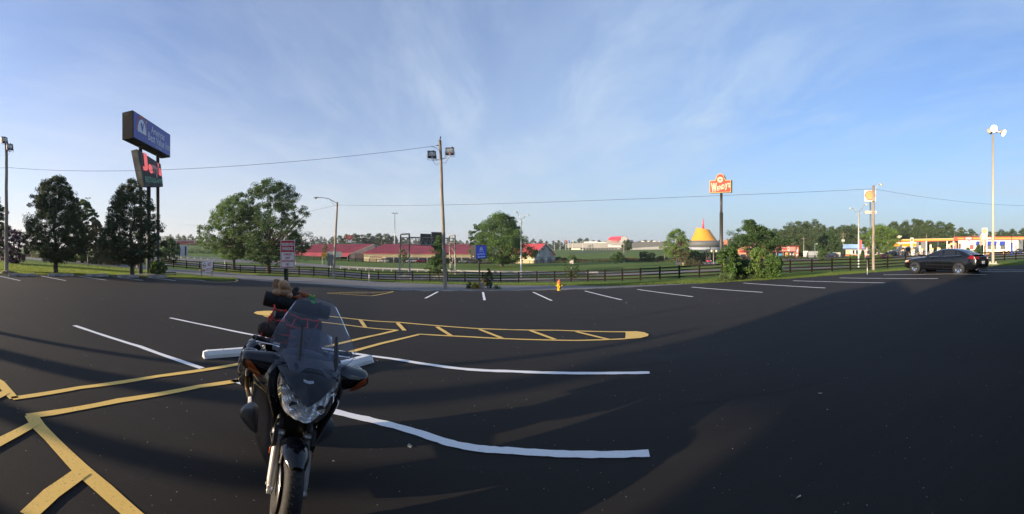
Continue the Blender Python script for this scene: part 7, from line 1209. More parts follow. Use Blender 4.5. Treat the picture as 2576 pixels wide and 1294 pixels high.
for sgn in (-1, 1):
    for x0, x1, sl0, sl1 in ((1.95, 2.72, .42, 0), (2.79, 3.52, 0, .05), (3.56, 3.92, .0, .30)):
        def wq(s, t, x0=x0, x1=x1, sl0=sl0, sl1=sl1, sgn=sgn): xa = x0 + sl0 * t; xb = x1 - sl1 * t; return gh(xa + (xb - xa) * s, .05 + t * .93, sgn, .016)
        MB().use(TG).grid(wq, 8, 4).build('side_window', car_r)
    MB().use(CHR).tube([gh(x, .03, sgn, .025) for x in (1.85, 2.3, 2.8, 3.3, 3.9)], .011, 5).build('window_strip', car_r)
    for x in (2.55, 3.40): MB().use(GB_).ball((x + X0, sgn * .895, belt(x) - .15), (.10, .02, .018), 8, 5).build('door_handle', car_r)
    MB().use(GB_).ball((1.93 + X0, sgn * .98, 1.02), (.07, .11, .065), 10, 7).build('mirror', car_r)
    MB().use(mat('seam_black', (.002,) * 3, .8)).box((2.78 + X0, sgn * .903, .62), (.008, .004, .66)).box((1.72 + X0, sgn * .901, .62), (.008, .004, .60)).box((2.6 + X0, sgn * .905, .52), (1.9, .008, .02)).build('door_seam', car_r)
    MB().use(mat('tail_red', (.20, .006, .012), .15, coat=1.0)).prism([(4.30 + X0, sgn * .868, .90), (4.66 + X0, sgn * .80, .84), (4.73 + X0, sgn * .76, .90), (4.66 + X0, sgn * .79, 1.02), (4.52 + X0, sgn * .825, 1.07)], (0, sgn * .016, 0)).prism([(4.745 + X0, sgn * .72, .86), (4.79 + X0, sgn * .50, .86), (4.78 + X0, sgn * .50, .98), (4.73 + X0, sgn * .72, 1.0)], (.02, 0, 0)).build('tail_light', car_r)
    MB().use(mat('headlamp_clear', (.55, .56, .58), .1, coat=1)).prism([(.08 + X0, sgn * .70, .60), (.42 + X0, sgn * .845, .62), (.48 + X0, sgn * .845, .74), (.22 + X0, sgn * .79, .72)], (0, sgn * .022, 0)).use(mat('amber', (.75, .20, .02), .15, coat=1)).prism([(.30 + X0, sgn * .825, .60), (.46 + X0, sgn * .858, .63), (.50 + X0, sgn * .858, .73), (.38 + X0, sgn * .84, .70)], (0, sgn * .02, 0)).build('headlight', car_r)
    for xw in (.95, 3.80):
        MB().use(mat('arch_black', (.006,) * 3, .9)).cyl((xw + X0, sgn * .60, .32), (xw + X0, sgn * .897, .32), .385, n=28).build('wheel_arch', car_r)
        t = MB().use(TYRE).lathe([(.20, -.10), (.31, -.105), (.328, -.08), (.330, .07), (.315, .10), (.23, .108), (.20, .09)], 30, M4=Matrix.Translation((xw + X0, sgn * .83, .33)) @ Matrix.Rotation(rad(-90 * sgn), 4, 'X')).build('wheel', car_r)
        MB().use(mat('wheel_shadow', (.02,) * 3, .7)).cyl((xw + X0, sgn * .86, .33), (xw + X0, sgn * .915, .33), .215, n=24).build('spoke_shade_disc', t)  # dark disc stands in for the shade behind the spokes
        mb = MB().use(CHR); mb.lathe([(.205, .0), (.225, .012), (.212, .02), (.20, .012)], 28, M4=Matrix.Translation((xw + X0, sgn * .925, .33)) @ Matrix.Rotation(rad(-90 * sgn), 4, 'X')); mb.build('rim', t)
        for q in range(5):
            a = 2 * PI * q / 5 + .3; d1_, d2_ = Vector((math.cos(a), 0, math.sin(a))), Vector((-math.sin(a), 0, math.cos(a))); c = Vector((xw + X0, sgn * .922, .33)); MB().use(CHR).prism([c + d1_ * .03 + d2_ * .04, c + d1_ * .03 - d2_ * .04, c + d1_ * .21 - d2_ * .024, c + d1_ * .21 + d2_ * .024], (0, sgn * .02, 0)).build('spoke', t)
MB().use(TG).grid(lambda s, t: (lambda x, y, zr: (x + X0, y, zr + .008))(3.62 + .66 * t, (s * 2 - 1) * (.50 + .10 * t), float(np.interp(3.62 + .66 * t, [g_[0] for g_ in GH], [g_[1] for g_ in GH])) - .045 * (s * 2 - 1) ** 2), 8, 8).build('rear_window', car_r)
MB().use(TG).grid(lambda s, t: (1.50 + .62 * t + X0, (s * 2 - 1) * (.68 - .14 * t), float(np.interp(1.50 + .62 * t, [g_[0] for g_ in GH], [g_[1] for g_ in GH])) + .01 - .05 * (s * 2 - 1) ** 2), 8, 8).build('windscreen', car_r)
MB().use(mat('plate_white', (.5, .52, .56), .5)).box((4.815 + X0, 0, .66), (.012, .32, .16)).build('number_plate', car_r); MB().use(GB_).grid(lambda s, t: (4.40 + .38 * t + X0, (s * 2 - 1) * .66, 1.12 + .035 * t + .012 * math.sin(PI * s)), 8, 2).build('spoiler', car_r)
MB().use(mat('bumper_trim', (.16, .14, .11), .5)).box((4.74 + X0, 0, .33), (.06, 1.1, .10)).build('bumper_insert', car_r); MB().use(CHR).cyl((4.6 + X0, -.5, .27), (4.82 + X0, -.5, .27), .04, n=10).build('exhaust', car_r); MB().use(CHR).ball((1.75 + X0, -.905, .55), (.03, .005, .01), 8, 5).build('badge', car_r)
# ------------------------------------------------------------------ motorcycle
BO = Vector((-1.50, 2.34, .055)); BR = (0, rad(-11.5), rad(215.4)); BM = Matrix.Translation(BO) @ Euler(BR).to_matrix().to_4x4()
bike = thing('motorcycle', 'black sport touring motorcycle with tall clear screen leaning on its stand in the foreground', 'motorcycle', BO); bike.rotation_euler = BR
BG = mat('motorcycle_black', (.0035, .0045, .007), .08, .0, spec=.30, coat=.30, var=0, scale=2); BM_ = mat('satin_black', (.010, .010, .011), .45, var=.1); SIL = mat('cast_silver', (.50, .48, .45), .36, .55, var=.05, scale=20); GRYP = mat('dull_blue_grey', (.050, .056, .066), .38, var=.05, coat=.3)
AMB = mat('amber_lens', (.40, .075, .012), .12, coat=1.0, var=.35, scale=90); CHX = lambda s, a, b: a + (b - a) * s
def rotw(M4): return M4
STEER = Matrix.Translation((0, 0, 0)) @ Matrix.Rotation(rad(1), 4, 'Z')
WH = STEER @ Matrix.Translation((0, 0, .305)) @ Matrix.Rotation(rad(90), 4, 'Y')
tp = [(.230, -.050), (.262, -.063), (.290, -.055), (.302, -.030), (.307, 0), (.302, .030), (.290, .055), (.262, .063), (.230, .050)]
fw = MB().use(mat('tyre_tread', (.022, .019, .017), .75, var=.2, scale=30)).lathe([(r_, z_) for r_, z_ in tp] , 56, M4=WH).build('front_tyre', bike)
gr = MB().use(mat('tread_groove', (.004,) * 3, .9))
for q in range(44):
    a = 2 * PI * q / 44
    for sg in (-1, 1):
        pp = [WH @ Vector((R_ * math.cos(a + da), R_ * math.sin(a + da), sg * zz)) for R_, zz, da in ((.3082, .006, 0), (.3066, .020, .035), (.3005, .036, .06))]; gr.tube(pp, .0022, 4, True)
tag(gr.build('tread_groove', fw), kind='stuff')
rim = MB().use(SIL).lathe([(.232, -.048), (.225, -.030), (.205, -.020), (.205, .020), (.225, .030), (.232, .048), (.226, .052), (.198, .024), (.198, -.024), (.226, -.052)], 40, M4=WH).build('rim', fw)
for q in range(3):
    a = 2 * PI * q / 3 + .4; MB().use(SIL).tube([WH @ Vector((.03 * math.cos(a), .03 * math.sin(a), 0)), WH @ Vector((.2 * math.cos(a + .1), .2 * math.sin(a + .1), 0))], [.028, .018], 6).build('spoke', fw)
MB().use(SIL).cyl(WH @ Vector((0, 0, -.07)), WH @ Vector((0, 0, .07)), .035, n=14).build('hub', fw)
for sg in (-1, 1):
    MB().use(mat('brake_disc', (.45, .44, .42), .25, .9)).lathe([(.095, -.002), (.155, -.002), (.155, .002), (.095, .002)], 36, M4=WH @ Matrix.Translation((0, 0, sg * .072))).build('brake_disc', fw)
    f0, f1, f2 = STEER @ Vector((sg * .112, .005, .285)), STEER @ Vector((sg * .112, -.125, .62)), STEER @ Vector((sg * .108, -.20, .80))
    lo = MB().use(SIL).tube([f0, f0.lerp(f1, .12), f0.lerp(f1, .2), f0.lerp(f1, .9), f1], [.022, .028, .033, .033, .036], 14).build('fork_leg', bike); MB().use(SIL).cyl(STEER @ Vector((sg * .10, .02, .30)), STEER @ Vector((sg * .135, .02, .30)), .024, n=10).cyl(STEER @ Vector((sg * .112, -.02, .32)), STEER @ Vector((sg * .145, -.02, .32)), .010, n=8).build('axle_clamp', lo)
    MB().use(BM_).tube([f1, f2], .028, 12).build('fork_tube', bike); MB().use(SIL).cyl(f1.lerp(f2, -.02), f1.lerp(f2, .16), .046, n=14).build('fork_collar', bike)
    MB().use(mat('caliper_bronze', (.06, .045, .03), .4, .5)).box(STEER @ Vector((sg * .098, -.12, .43)), (.05, .07, .12)).build('brake_caliper', bike); MB().use(BM_).tube([f1 + Vector((sg * .02, -.01, .1)), f1 + Vector((sg * .05, -.03, -.02)), STEER @ Vector((sg * .11, -.13, .48))], .006, 5).build('brake_hose', bike)
    MB().use(BM_).prism([STEER @ Vector((sg * .150, -.08, .54)), STEER @ Vector((sg * .150, -.14, .63)), STEER @ Vector((sg * .150, -.10, .69)), STEER @ Vector((sg * .150, -.05, .60))], STEER.to_3x3() @ Vector((-sg * .03, 0, 0))).build('fork_guard', bike); MB().use(AMB).ball(STEER @ Vector((sg * .152, -.10, .51)), (.006, .012, .03), 8, 6).build('reflector', bike)
def fend(s, t):
    th = rad(-58 + 96 * t); w_ = .072 + .022 * math.sin(PI * min(1, t * .9 + .05)) - .02 * max(0, t - .85) / .15; a = (s * 2 - 1) * 1.25; R_ = .325 + .018 * math.cos(a) - .045 * (1 - math.cos(a)); return STEER @ Vector((w_ * math.sin(a) * 1.06, R_ * math.sin(th), .305 + R_ * math.cos(th)))
MB().use(BG).grid(fend, 14, 22).build('front_fender', bike)
# side fairings
ROWS = [(1.09, (.18, -.20), (.27, -.32), (.33, -.55), (.30, -.80)), (1.05, (.240, -.19), (.30, -.27), (.37, -.55), (.33, -.85)), (.93, (.232, -.135), (.32, -.25), (.385, -.58), (.35, -.90)), (.83, (.212, -.105), (.31, -.27), (.385, -.64), (.36, -.95)), (.72, (.180, -.115), (.275, -.31), (.36, -.68), (.36, -.96)), (.60, (.155, -.15), (.255, -.36), (.34, -.70), (.35, -.94)), (.46, (.14, -.20), (.225, -.42), (.30, -.72), (.31, -.92)), (.33, (.115, -.27), (.19, -.47), (.26, -.72), (.27, -.90)), (.20, (.085, -.34), (.145, -.50), (.20, -.70), (.21, -.86)), (.13, (.03, -.38), (.07, -.52), (.09, -.70), (.10, -.80))]
for sg in (-1, 1):
    vs = []; nC = 6
    for z_, *pts in ROWS:
        inner = (pts[0][0] * .72, pts[0][1] - .09); rear = (pts[-1][0] * .55, pts[-1][1] - .03); vs += [(sg * x - .02, y, z_) for x, y in (inner, *pts, rear)]
    subsurf(MB().use(BG).add(vs, [(i * nC + j, i * nC + j + 1, (i + 1) * nC + j + 1, (i + 1) * nC + j) for i in range(len(ROWS) - 1) for j in range(nC - 1)], True).build('side_fairing', bike), 2)
    # mirror and indicator pod, a swept wing
    def ell(cx, cy, cz, a, b, c=0): return a
    pod = []
    for t in range(7):
        q = t / 6; x = .15 + (.500 - .15) * q; hgt = .150 - .088 * q ** .8; zc2 = 1.030 - .008 * q; yc = -.30 - .09 * q; dp = .13 - .06 * q
        hgt *= min(1, .30 + q * 2.4); dp *= min(1, .4 + q * 2.2); pod.append([(sg * x - .035, yc + dp * math.cos(a) * (.9 if math.cos(a) > 0 else 1.1), zc2 + hgt * math.sin(a) * .92 + .02 * math.cos(a) * (-1)) for a in [2 * PI * k_ / 10 for k_ in range(10)]])
    vs = [p for ring in pod for p in ring]; cap_ = len(vs); vs.append((sg * .515 - .035, -.40, 1.02)); pd = MB().use(BG).add(vs, [(i * 10 + k_, i * 10 + (k_ + 1) % 10, (i + 1) * 10 + (k_ + 1) % 10, (i + 1) * 10 + k_) for i in range(6) for k_ in range(10)] + [(60 + k_, 60 + (k_ + 1) % 10, cap_) for k_ in range(10)], True).build('mirror_pod', bike); subsurf(pd, 1)
    def lens(s, t, sg=sg):
        x = .475 - .150 * s; zc2 = 1.035 - .100 * s; hh = .036 * math.sin(PI * min(1, .12 + s * .86)) ** .6; a = (t * 2 - 1); q = (x - .22) / .28; an = math.asin(max(-1, min(1, (zc2 + hh * a - 1.030 + .008 * q) / max(.05, (.150 - .088 * q ** .8))))); yy = -.30 - .09 * q + (.13 - .06 * q) * .9 * math.cos(an); return (sg * x - .035, yy + .006, zc2 + hh * a - .006)
    MB().use(AMB).grid(lens, 10, 5).build('indicator_lens', bike)
    MB().use(mat('mirror_glass', (.6, .6, .62), .03, 1.0)).ball((sg * .42 - .02, -.455, 1.05), (.075, .006, .045), 12, 8).build('mirror_glass', bike)
    # crash pad, pannier, footpeg area
    cpd = MB().use(GRYP).grid(lambda s, t, sg=sg: (sg * (.23 + (.18 * math.sin(PI * min(1, .14 + .80 * s)) ** .75) * t) - .02, -.64 - .10 * t * t, .36 + .24 * s), 12, 8).build('crash_pad', bike); m_ = cpd.modifiers.new('s', 'SOLIDIFY'); m_.thickness = .02
    pan = MB().use(BG).ball((sg * .375 - .02, -1.42, .71), (.125, .30, .25), 20, 14).build('pannier', bike); MB().use(SIL).tube([(sg * .40 - .02, -.95, .86), (sg * .41 - .02, -.98, .74), (sg * .37 - .02, -1.0, .62)], .016, 8).build('guard_tube', bike); MB().use(mat('warm_brass_tube', (.32, .19, .07), .35, .7)).tube([(sg * .40 - .02, -.93, .72), (sg * .385 - .02, -.90, .64), (sg * .35 - .02, -.86, .57)], .022, 8).build('header_pipe', bike)
    MB().use(BM_).tube([(sg * .20 - .02, -.55, 1.13), (sg * .30 - .02, -.62, 1.145)], .016, 8).use(mat('grip_rubber', (.012,) * 3, .75)).tube([(sg * .26 - .02, -.60, 1.14), (sg * .39 - .02, -.66, 1.135)], .020, 12).build('hand_grip', bike); MB().use(BM_).cyl((sg * .39 - .02, -.66, 1.135), (sg * .425 - .02, -.675, 1.135), .022, .018, 12).build('bar_end', bike)
    MB().use(CHR).tube([(sg * .21 - .02, -.50, 1.135), (sg * .27 - .02, -.515, 1.137), (sg * .36 - .02, -.57, 1.125), (sg * .385 - .02, -.585, 1.12)], [.011, .010, .007, .010], 8, flat=.7).ball((sg * .388 - .02, -.587, 1.12), .011, 8, 6).build('brake_lever', bike); MB().use(SIL).box((sg * .235 - .02, -.53, 1.125), (.05, .05, .05)).build('lever_perch', bike)
# nose cowl
def nose(s, t):
    s2 = s * 2 - 1; a = abs(s2); x0, z0, y0 = .200 * s2, .905 + .135 * a ** 1.15, .065 - .170 * a ** 1.6; x1, z1, y1 = .30 * s2, 1.125 - .02 * s2 * s2, -.34 - .06 * s2 * s2; b = math.sin(PI * t * .9)
    return Vector((x0 + (x1 - x0) * t - .022, y0 + (y1 - y0) * t + .020 * b * (1 - .5 * a), z0 + (z1 - z0) * t + .016 * b * (1 - .6 * a)))
MB().use(BG).grid(nose, 24, 14).build('nose_cowl', bike); MB().use(BG).grid(lambda s, t: nose(s, 0) + (Vector((0, -.03, -.018)) * t), 24, 1).build('cowl_lip', bike)
nn = lambda s, t: nose(.575 - (.575 - .425) * s - .0, .40 + .085 * t) + Vector((0, .0015, .0015)); mb = MB(); put_text(mb, nn, 'HONDA', 0, 1, .05, .8, mat('badge_silver', (.62, .63, .66), .25, .6), bold=.045, spacing=1.25); mb.build('badge_lettering', bike)
# headlight
def hl(s, t, off=0.0, k_=1.0):
    s2 = s * 2 - 1; an = s2 * PI / 2; xl, zl = .218 * math.sin(an) * k_, .780 + .258 * (1 - math.cos(an)) ** 1.30; xu, zu = .196 * s2 * k_, .909 + .134 * abs(s2) ** 1.15; x, z_ = xl + (xu - xl) * t, zl + (zu - zl) * t
    return Vector((x - .022, .050 - 2.9 * x * x + .018 * math.sin(PI * t) - off - .10 * (1 - t) * .25, z_))
REFL = mat('whitened_reflector', (1.0, 1.0, 1.0), .12, .25, var=.04, scale=26, bump=.2, bscale=60); tag_ = MB().use(REFL).grid(lambda s, t: hl(s, t, .010 + .125 * t + .010 * abs(math.sin(2 * PI * s)) + .0060 * math.sin(61.3 * s + 9 * t) + .0045 * math.sin(47 * t + 23 * s)), 54, 14, sm=False).build('headlight_reflector', bike)  # reflector coloured near white to stand in for reflected sky
for sg in (-1, 1):
    for x, z_, rr_, y in ((.095, .880, .028, .010), (.178, .975, .018, -.062)):
        bw = MB().use(CHR).lathe([(rr_, .016), (rr_ * 1.12, .02), (rr_ * .9, -.002), (rr_ * .45, -.02), (rr_ * .3, -.022)], 20, M4=Matrix.Translation((sg * x - .022, y, z_)) @ Matrix.Rotation(rad(-80), 4, 'X')).build('lamp_bowl', bike); MB().use(mat('bulb', (.25, .22, .18), .1, .8)).ball((sg * x - .022, y + .004, z_), rr_ * .38, 10, 8).build('bulb', bw)
def glassmat(name, tint, gl=.12, ior=1.45, film=.085):
    m = bpy.data.materials.new(name); m.use_nodes = True; t = m.node_tree; t.nodes.clear(); o = N(t, 'ShaderNodeOutputMaterial'); tr = N(t, 'ShaderNodeBsdfTransparent'); tr.inputs[0].default_value = (*tint, 1); g = N(t, 'ShaderNodeBsdfGlossy'); g.inputs['Roughness'].default_value = .03; fz = N(t, 'ShaderNodeFresnel'); fz.inputs[0].default_value = ior; mx_ = N(t, 'ShaderNodeMixShader')
    df = N(t, 'ShaderNodeBsdfDiffuse'); df.inputs[0].default_value = (.55, .60, .72, 1); m3 = N(t, 'ShaderNodeMixShader'); m3.inputs[0].default_value = film; t.links.new(tr.outputs[0], m3.inputs[1]); t.links.new(df.outputs[0], m3.inputs[2])
    t.links.new(M(t, 'ADD', fz.outputs[0], gl - .04), mx_.inputs[0]); t.links.new(m3.outputs[0], mx_.inputs[1]); t.links.new(g.outputs[0], mx_.inputs[2]); t.links.new(mx_.outputs[0], o.inputs[0]); return m
CLR = glassmat('clear_polycarbonate', (.80, .83, .90), .06, 1.17); SMK = glassmat('smoked_screen', (.34, .38, .47), .07, 1.18); LNS = glassmat('lamp_lens', (1.0, 1.0, 1.0), .05, 1.2, 0)
MB().use(LNS).grid(lambda s, t: hl(s, t, -.006), 40, 12).build('headlight_lens', bike)
# screens
def scr(s, t, dy=0):
    s2 = s * 2 - 1; a = abs(s2); zb_ = 1.095 - .075 * math.exp(-((a - .46) / .17) ** 2) + .060 * max(0, a - .5) * 2; zt_ = 1.56 - .045 * a ** 2 - .085 * a ** 9; z_ = zb_ + (zt_ - zb_) * t; w_ = float(np.interp(t, [0, .16, .55, .85, 1], [.300, .338, .298, .245, .205]))
    return Vector((-.055 + w_ * s2, -.175 - .46 * (z_ - 1.08) / .5 - .065 * s2 * s2 + dy, z_))
ws_ = MB().use(CLR).grid(scr, 36, 24).build('windscreen', bike); 
e_ = [scr(i / 40, 0) for i in range(41)] + [scr(1, j / 20) for j in range(1, 21)] + [scr(1 - i / 40, 1) for i in range(1, 41)] + [scr(0, 1 - j / 20) for j in range(1, 21)]; MB().use(mat('screen_edge', (.10, .12, .15), .3)).tube(e_, .0022, 5, False).build('screen_edge', ws_)
inn = lambda s, t: (lambda p: Vector((-.05 + (s * 2 - 1) * (.205 - .035 * t), p.y - .045 - .02 * t - .030 * (s * 2 - 1) ** 2, 1.06 + (.265 - .05 * (s * 2 - 1) ** 2) * t)))(scr(.5, (.1 + .5 * t)))
MB().use(SMK).grid(inn, 20, 14).build('inner_screen', bike)
for x0, z0, z1 in ((.055, 1.13, 1.34), (-.225, 1.10, 1.31)):
    sc0 = lambda z_: -.175 - .46 * (z_ - 1.08) / .5 - .065 * ((x0 + .055) / .32) ** 2; MB().use(BM_).tube([(x0, sc0(z0 + (z1 - z0) * q) + .012, z0 + (z1 - z0) * q) for q in (0, .1, .3, .6, .85, 1)], [.006, .015, .019, .019, .014, .006], 10).build('screen_rail', bike)
# body behind: dash, tank, seat, engine, rear wheel, stand
MB().use(BM_).ball((-.02, -.50, 1.06), (.24, .13, .09), 16, 10).build('instrument_binnacle', bike); MB().use(BG).ball((-.02, -.88, .93), (.20, .30, .17), 18, 12).build('fuel_tank', bike); MB().use(BM_).ball((-.02, -1.35, .84), (.18, .34, .08), 16, 10).build('seat', bike); MB().use(BM_).box((-.02, -.28, .60), (.24, .14, .42)).build('radiator', bike); MB().use(mat('engine_metal', (.06, .06, .062), .5, .5)).box((-.02, -.60, .42), (.22, .40, .30)).build('engine', bike)
MB().use(BM_).box((-.02, -.24, .83), (.20, .20, .10)).build('steering_head', bike)
RW = Matrix.Translation((0, -1.49, .31)) @ Matrix.Rotation(rad(90), 4, 'Y'); rw_ = MB().use(TYRE).lathe([(.22, -.07), (.27, -.085), (.30, -.06), (.312, 0), (.30, .06), (.27, .085), (.22, .07)], 40, M4=RW).build('rear_tyre', bike); MB().use(SIL).cyl(RW @ Vector((0, 0, -.05)), RW @ Vector((0, 0, .05)), .21, n=24).build('rear_rim', rw_)
MB().use(BM_).tube([(-.13, -.75, .30), (-.22, -.72, .12), (-.27, -.72, -.05)], .013, 8).build('side_stand', bike); MB().use(BM_).box((0, -1.75, .72), (.30, .30, .16)).build('tail_unit', bike)
for sg in (-1, 1): MB().use(SIL).tube([(sg * .20, -.9, .30), (sg * .25, -1.3, .33), (sg * .27, -1.75, .42)], [.04, .055, .055], 12).build('silencer', bike)
# ------------------------------------------------------------------ luggage and toys, each its own thing, riding on the leaning bike
def onbike(name, label, cat, p, group=None):
    r_ = thing(name, label, cat, BM @ Vector(p), 0, group); r_.rotation_euler = BR; return r_
CAN = mat('black_canvas', (.013, .013, .014), .8, var=.2, scale=20, bump=.5, bscale=90); BRL = mat('brown_end_leather', (.17, .070, .045), .7, var=.2, scale=14, bump=.4)
b_ = onbike('roll_bag', 'long black cylindrical roll bag with a brown end strapped across the luggage', 'bag', (0, -1.35, 1.38)); MB().use(CAN).tube([(.350, 0, .012), (.345, 0, .012), (.20, .004, .008), (0, -.004, 0), (-.2, .004, -.006), (-.315, 0, -.012), (-.322, 0, -.012)], [.066, .076, .074, .072, .074, .072, .062], 22).build('body', b_); MB().use(BRL).lathe([(.069, 0), (.064, .010), (.05, .014), (.01, .012)], 22, M4=Matrix.Translation((.346, 0, .012)) @ Matrix.Rotation(rad(90), 4, 'Y')).build('end_cap', b_)
for x in (.205, -.225): MB().use(mat('strap_black', (.006,) * 3, .5)).tube([(x, .078 * math.cos(a), .002 + .078 * math.sin(a)) for a in [rad(150 - 300 * i / 14) for i in range(15)]] + [(x + .02, .05, -.20)], .011, 6, flat=.5).build('strap', b_); MB().use(CHR).box((x + .02, .10, -.10), (.03, .012, .02)).build('buckle', b_)
b_ = onbike('duffel_bag', 'black duffel bag under a red cargo net on the motorcycle seat', 'bag', (-.01, -1.33, 1.10)); o = MB().use(CAN).box((0, 0, 0), (.50, .30, .40)).build('body', b_); m_ = o.modifiers.new('b', 'BEVEL'); m_.width = .06; m_.segments = 4
for k_, (x, z_) in enumerate(((-.16, .0), (.02, .05), (-.2, -.10))): MB().use(mat('bag_pocket', (.02, .019, .018), .7)).ball((x, .15, z_), (.09, .04, .08), 10, 8).build('pocket', b_)
MB().use(CHR).box((.24, .12, .06), (.02, .03, .30)).build('side_bar', b_)
b_ = onbike('brown_pouch', 'brown zipped pouch hanging at the left side of the luggage', 'bag', (.265, -1.14, 1.135)); BRN = mat('brown_cordura', (.075, .050, .040), .8, var=.2, scale=25, bump=.4)
MB().use(BRN).ball((0, 0, 0), (.095, .075, .080), 18, 12).build('body', b_); MB().use(BRN).ball((.045, .045, -.004), (.060, .045, .062), 14, 10).build('front_pocket', b_); MB().use(BLK).tube([(.045 + .056 * math.cos(a), .075 + .01 * math.sin(a), .008 + .052 * math.sin(a)) for a in [rad(10 + 160 * i / 10) for i in range(11)]], .004, 5).build('zip', b_)
b_ = onbike('brown_side_bag', 'dark brown lumpy bag squeezed under the red net', 'bag', (.14, -1.17, 1.17)); MB().use(BRN).ball((0, 0, 0), (.10, .07, .085), 14, 10).build('body', b_)
b_ = onbike('black_glove', 'black corrugated glove tucked in front of the duffel bag', 'glove', (-.15, -1.12, 1.17)); 
for k_ in range(9): MB().use(CAN).ball((-.07 + k_ * .018, 0, .012 * math.sin(k_ * .6)), (.013, .045, .055 - .002 * k_), 8, 8).build('rib', b_)
NETM = mat('red_elastic_cord', (.85, .04, .03), .55, var=.1, scale=40); b_ = onbike('cargo_net', 'red elastic cargo net stretched over the bags', 'cargo net', (0, -1.15, 1.2))
nd = {}; cols = [.245, .13, .02, -.10, -.20]; rws = [.135, .045, -.055, -.15]
for i, x in enumerate(cols):
    for j, z_ in enumerate(rws): nd[i, j] = Vector((x + .018 * math.sin(3 * i + 2 * j) + .02 * j, -.005 + .045 * math.sin(1.2 * j) + .012 * math.cos(4 * i), z_ + .016 * math.sin(2 * i + j) - .012 * i))
for i in range(5):
    for j in range(4):
        for a, b in (((i, j), (i + 1, j)), ((i, j), (i, j + 1))):
            if b in nd: pm = (nd[a] + nd[b]) / 2 + Vector((.006 * math.sin(i * 7 + j), .010, -.012)); MB().use(NETM).tube([nd[a], pm, nd[b]], .0060, 6).build('cord', b_)
        MB().use(NETM).ball(nd[i, j], .0085, 8, 6).build('knot', b_)
MB().use(NETM).tube([nd[0, 0], (.265, .01, .05), (.275, .03, -.05), (.32, .09, -.10), (.33, .10, -.15), (.28, .12, -.19), (.18, .10, -.19), nd[0, 3]], .0065, 6).build('cord', b_); MB().use(NETM).tube([nd[0, 0], nd[0, 0] + Vector((0, -.1, .02))], .009, 6).build('hook', b_)
FUR = lambda n, c: mat('plush_' + n, c, .95, var=.12, scale=30, bump=.2, bscale=300)
def blobby(r_, name, m, items, sub_=1):
    o = MB().use(m)
    for c, rr_ in items: o.ball(c, rr_, 14, 10)
    return o.build(name, r_)
tn = FUR('tan', (.50, .30, .17))
b_ = onbike('plush_elephant', 'tan plush toy with big floppy ears sitting backwards on the roll bag', 'plush toy', (.19, -1.35, 1.47)); blobby(b_, 'body', tn, [((-.02, 0, .02), (.085, .06, .055)), ((.05, .02, .0), (.05, .05, .035)), ((-.075, .02, .0), (.04, .045, .035))])
blobby(b_, 'head', tn, [((-.005, .01, .085), (.062, .058, .056))]); MB().use(tn).grid(lambda s, t: ((.045 + .055 * t) + .01 * math.sin(PI * s), .01 - .01 * t, .03 + .105 * s + .015 * t * (1 - s)), 6, 4).build('ear', b_); o = KIDS[b_.name][-1]; m_ = o.modifiers.new('s', 'SOLIDIFY'); m_.thickness = .014; subsurf(o, 2)
MB().use(tn).grid(lambda s, t: ((-.045 - .048 * t * math.sin(PI * (.15 + .8 * s))), .03 - .01 * t, -.015 + .115 * s), 6, 4).build('ear', b_); o = KIDS[b_.name][-1]; m_ = o.modifiers.new('s', 'SOLIDIFY'); m_.thickness = .014; subsurf(o, 2)
b_ = onbike('plush_bear', 'dark grey plush toy with a tan muzzle beside the big eared toy', 'plush toy', (.06, -1.37, 1.46)); blobby(b_, 'body', FUR('grey', (.045, .038, .036)), [((0, 0, .03), (.05, .05, .045)), ((-.01, .0, .07), (.036, .036, .034))]); blobby(b_, 'muzzle', tn, [((-.04, .02, .060), (.02, .02, .017)), ((-.03, .03, .015), (.022, .02, .016))])
b_ = onbike('plush_dog', 'reddish brown plush toy lying on the roll bag', 'plush toy', (-.025, -1.34, 1.45)); rb = FUR('rust', (.36, .11, .04)); blobby(b_, 'body', rb, [((.04, 0, .015), (.055, .04, .022)), ((.075, .01, .010), (.03, .02, .012))]); blobby(b_, 'head', rb, [((-.01, 0, .045), (.036, .034, .033)), ((-.045, 0, .035), (.014, .02, .026)), ((.022, 0, .060), (.016, .014, .010))])
b_ = onbike('plush_frog', 'small bright green plush frog with yellow eyes on the roll bag end', 'plush toy', (-.115, -1.335, 1.44)); gr_ = FUR('green', (.06, .55, .09)); blobby(b_, 'body', gr_, [((0, 0, .045), (.028, .025, .022)), ((-.022, .01, .00), (.026, .022, .020)), ((.03, .01, .03), (.012, .01, .022)), ((-.035, .01, .035), (.012, .01, .02)), ((-.03, .015, -.025), (.02, .015, .018))]); blobby(b_, 'eye', FUR('yellow', (.55, .50, .06)), [((.025, .005, .066), (.012, .012, .012))]); blobby(b_, 'eye', FUR('yellow', (.55,) * 3), [((-.022, .005, .066), (.012, .012, .012))])
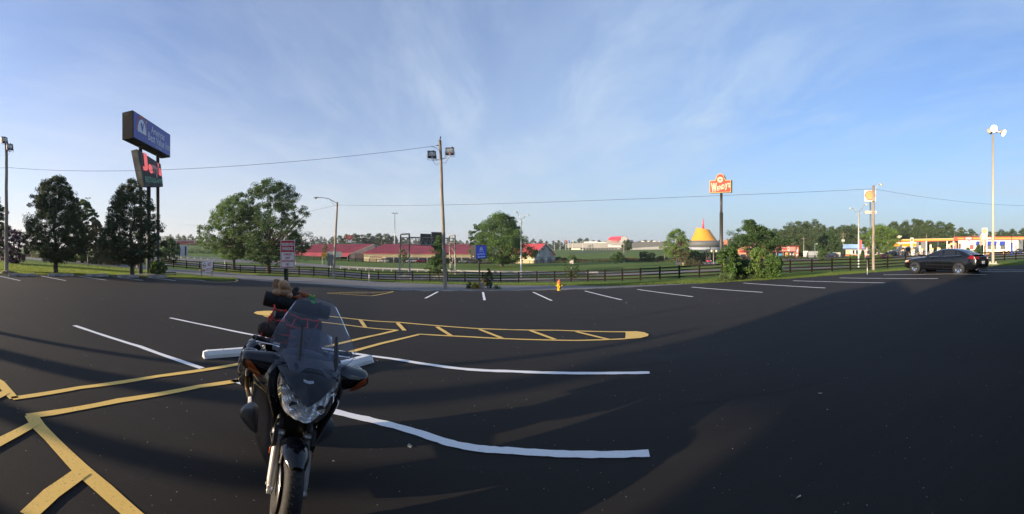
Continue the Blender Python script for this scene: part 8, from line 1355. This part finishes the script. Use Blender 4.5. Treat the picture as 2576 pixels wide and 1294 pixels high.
# ------------------------------------------------------------------ litter on the asphalt
g_ = G(2007, 1271.5, .055); b_ = thing('cigarette_butt', 'cigarette butt lying on the asphalt at the bottom right', 'cigarette butt', g_ + Vector((0, 0, .006)), rad(4)); MB().use(WHT).cyl((.0, 0, 0), (.030, 0, 0), .005, n=8).build('paper', b_); MB().use(TIMR).cyl((-.018, 0, 0), (0, 0, 0), .0052, n=8).build('filter', b_)
rs_ = random.Random(9); PB = mat('pale_pebble', (.50, .48, .44), .85, var=.1)
mb = MB().use(PB)
for i in range(260):
    u = rs_.uniform(0, 2576); v = 740 + 550 * rs_.random() ** 1.2; q = G(u, v, .053); s0 = rs_.uniform(.0012, .0032) * (1 + (q.xy.length / 5)); mb.ball((q.x, q.y, q.z), (s0, s0 * rs_.uniform(.5, 1), s0 * .5), 5, 3)
tag(mb.build('pale_pebbles'), kind='stuff')
for i, (u, v, lab) in enumerate(((1575, 766, 'small scrap of white litter beyond the parking lines'), (1326, 752, 'crushed grey cup at the asphalt edge left of the utility pole'), (1031, 1138, 'pale leaf scrap on the asphalt right of the motorcycle'), (2063, 1001, 'dry yellowish leaf on the shaded asphalt'), (744, 836, 'white scrap between the parking lines left of the motorcycle'))):
    if i == 1: u, v = 986, 733
    q = G(u, v, .056); s0 = .03 * (1 + q.xy.length / 12); tag(MB().use(mat('litter_pale', (.30, .28, .24), .8)).add([(-s0, 0, 0), (0, -s0 * .6, .004), (s0, .1 * s0, .012), (.2 * s0, s0 * .7, .004)], [(0, 1, 2, 3)]).build('litter_scrap', None, loc=q, rz=i), lab, 'litter', 'litter scraps')
# ------------------------------------------------------------------ morning haze
hm = bpy.data.materials.new('morning_haze'); hm.use_nodes = True; t_ = hm.node_tree; t_.nodes.clear(); o_ = N(t_, 'ShaderNodeOutputMaterial'); v_ = N(t_, 'ShaderNodeVolumePrincipled'); v_.inputs['Color'].default_value = (.86, .90, .95, 1); v_.inputs['Density'].default_value = HAZE; v_.inputs['Anisotropy'].default_value = 0.25
t_.links.new(v_.outputs[0], o_.inputs['Volume']); tag(MB().use(hm).box((0, 0, 25), (9400, 9400, 90)).build('haze'), kind='stuff')
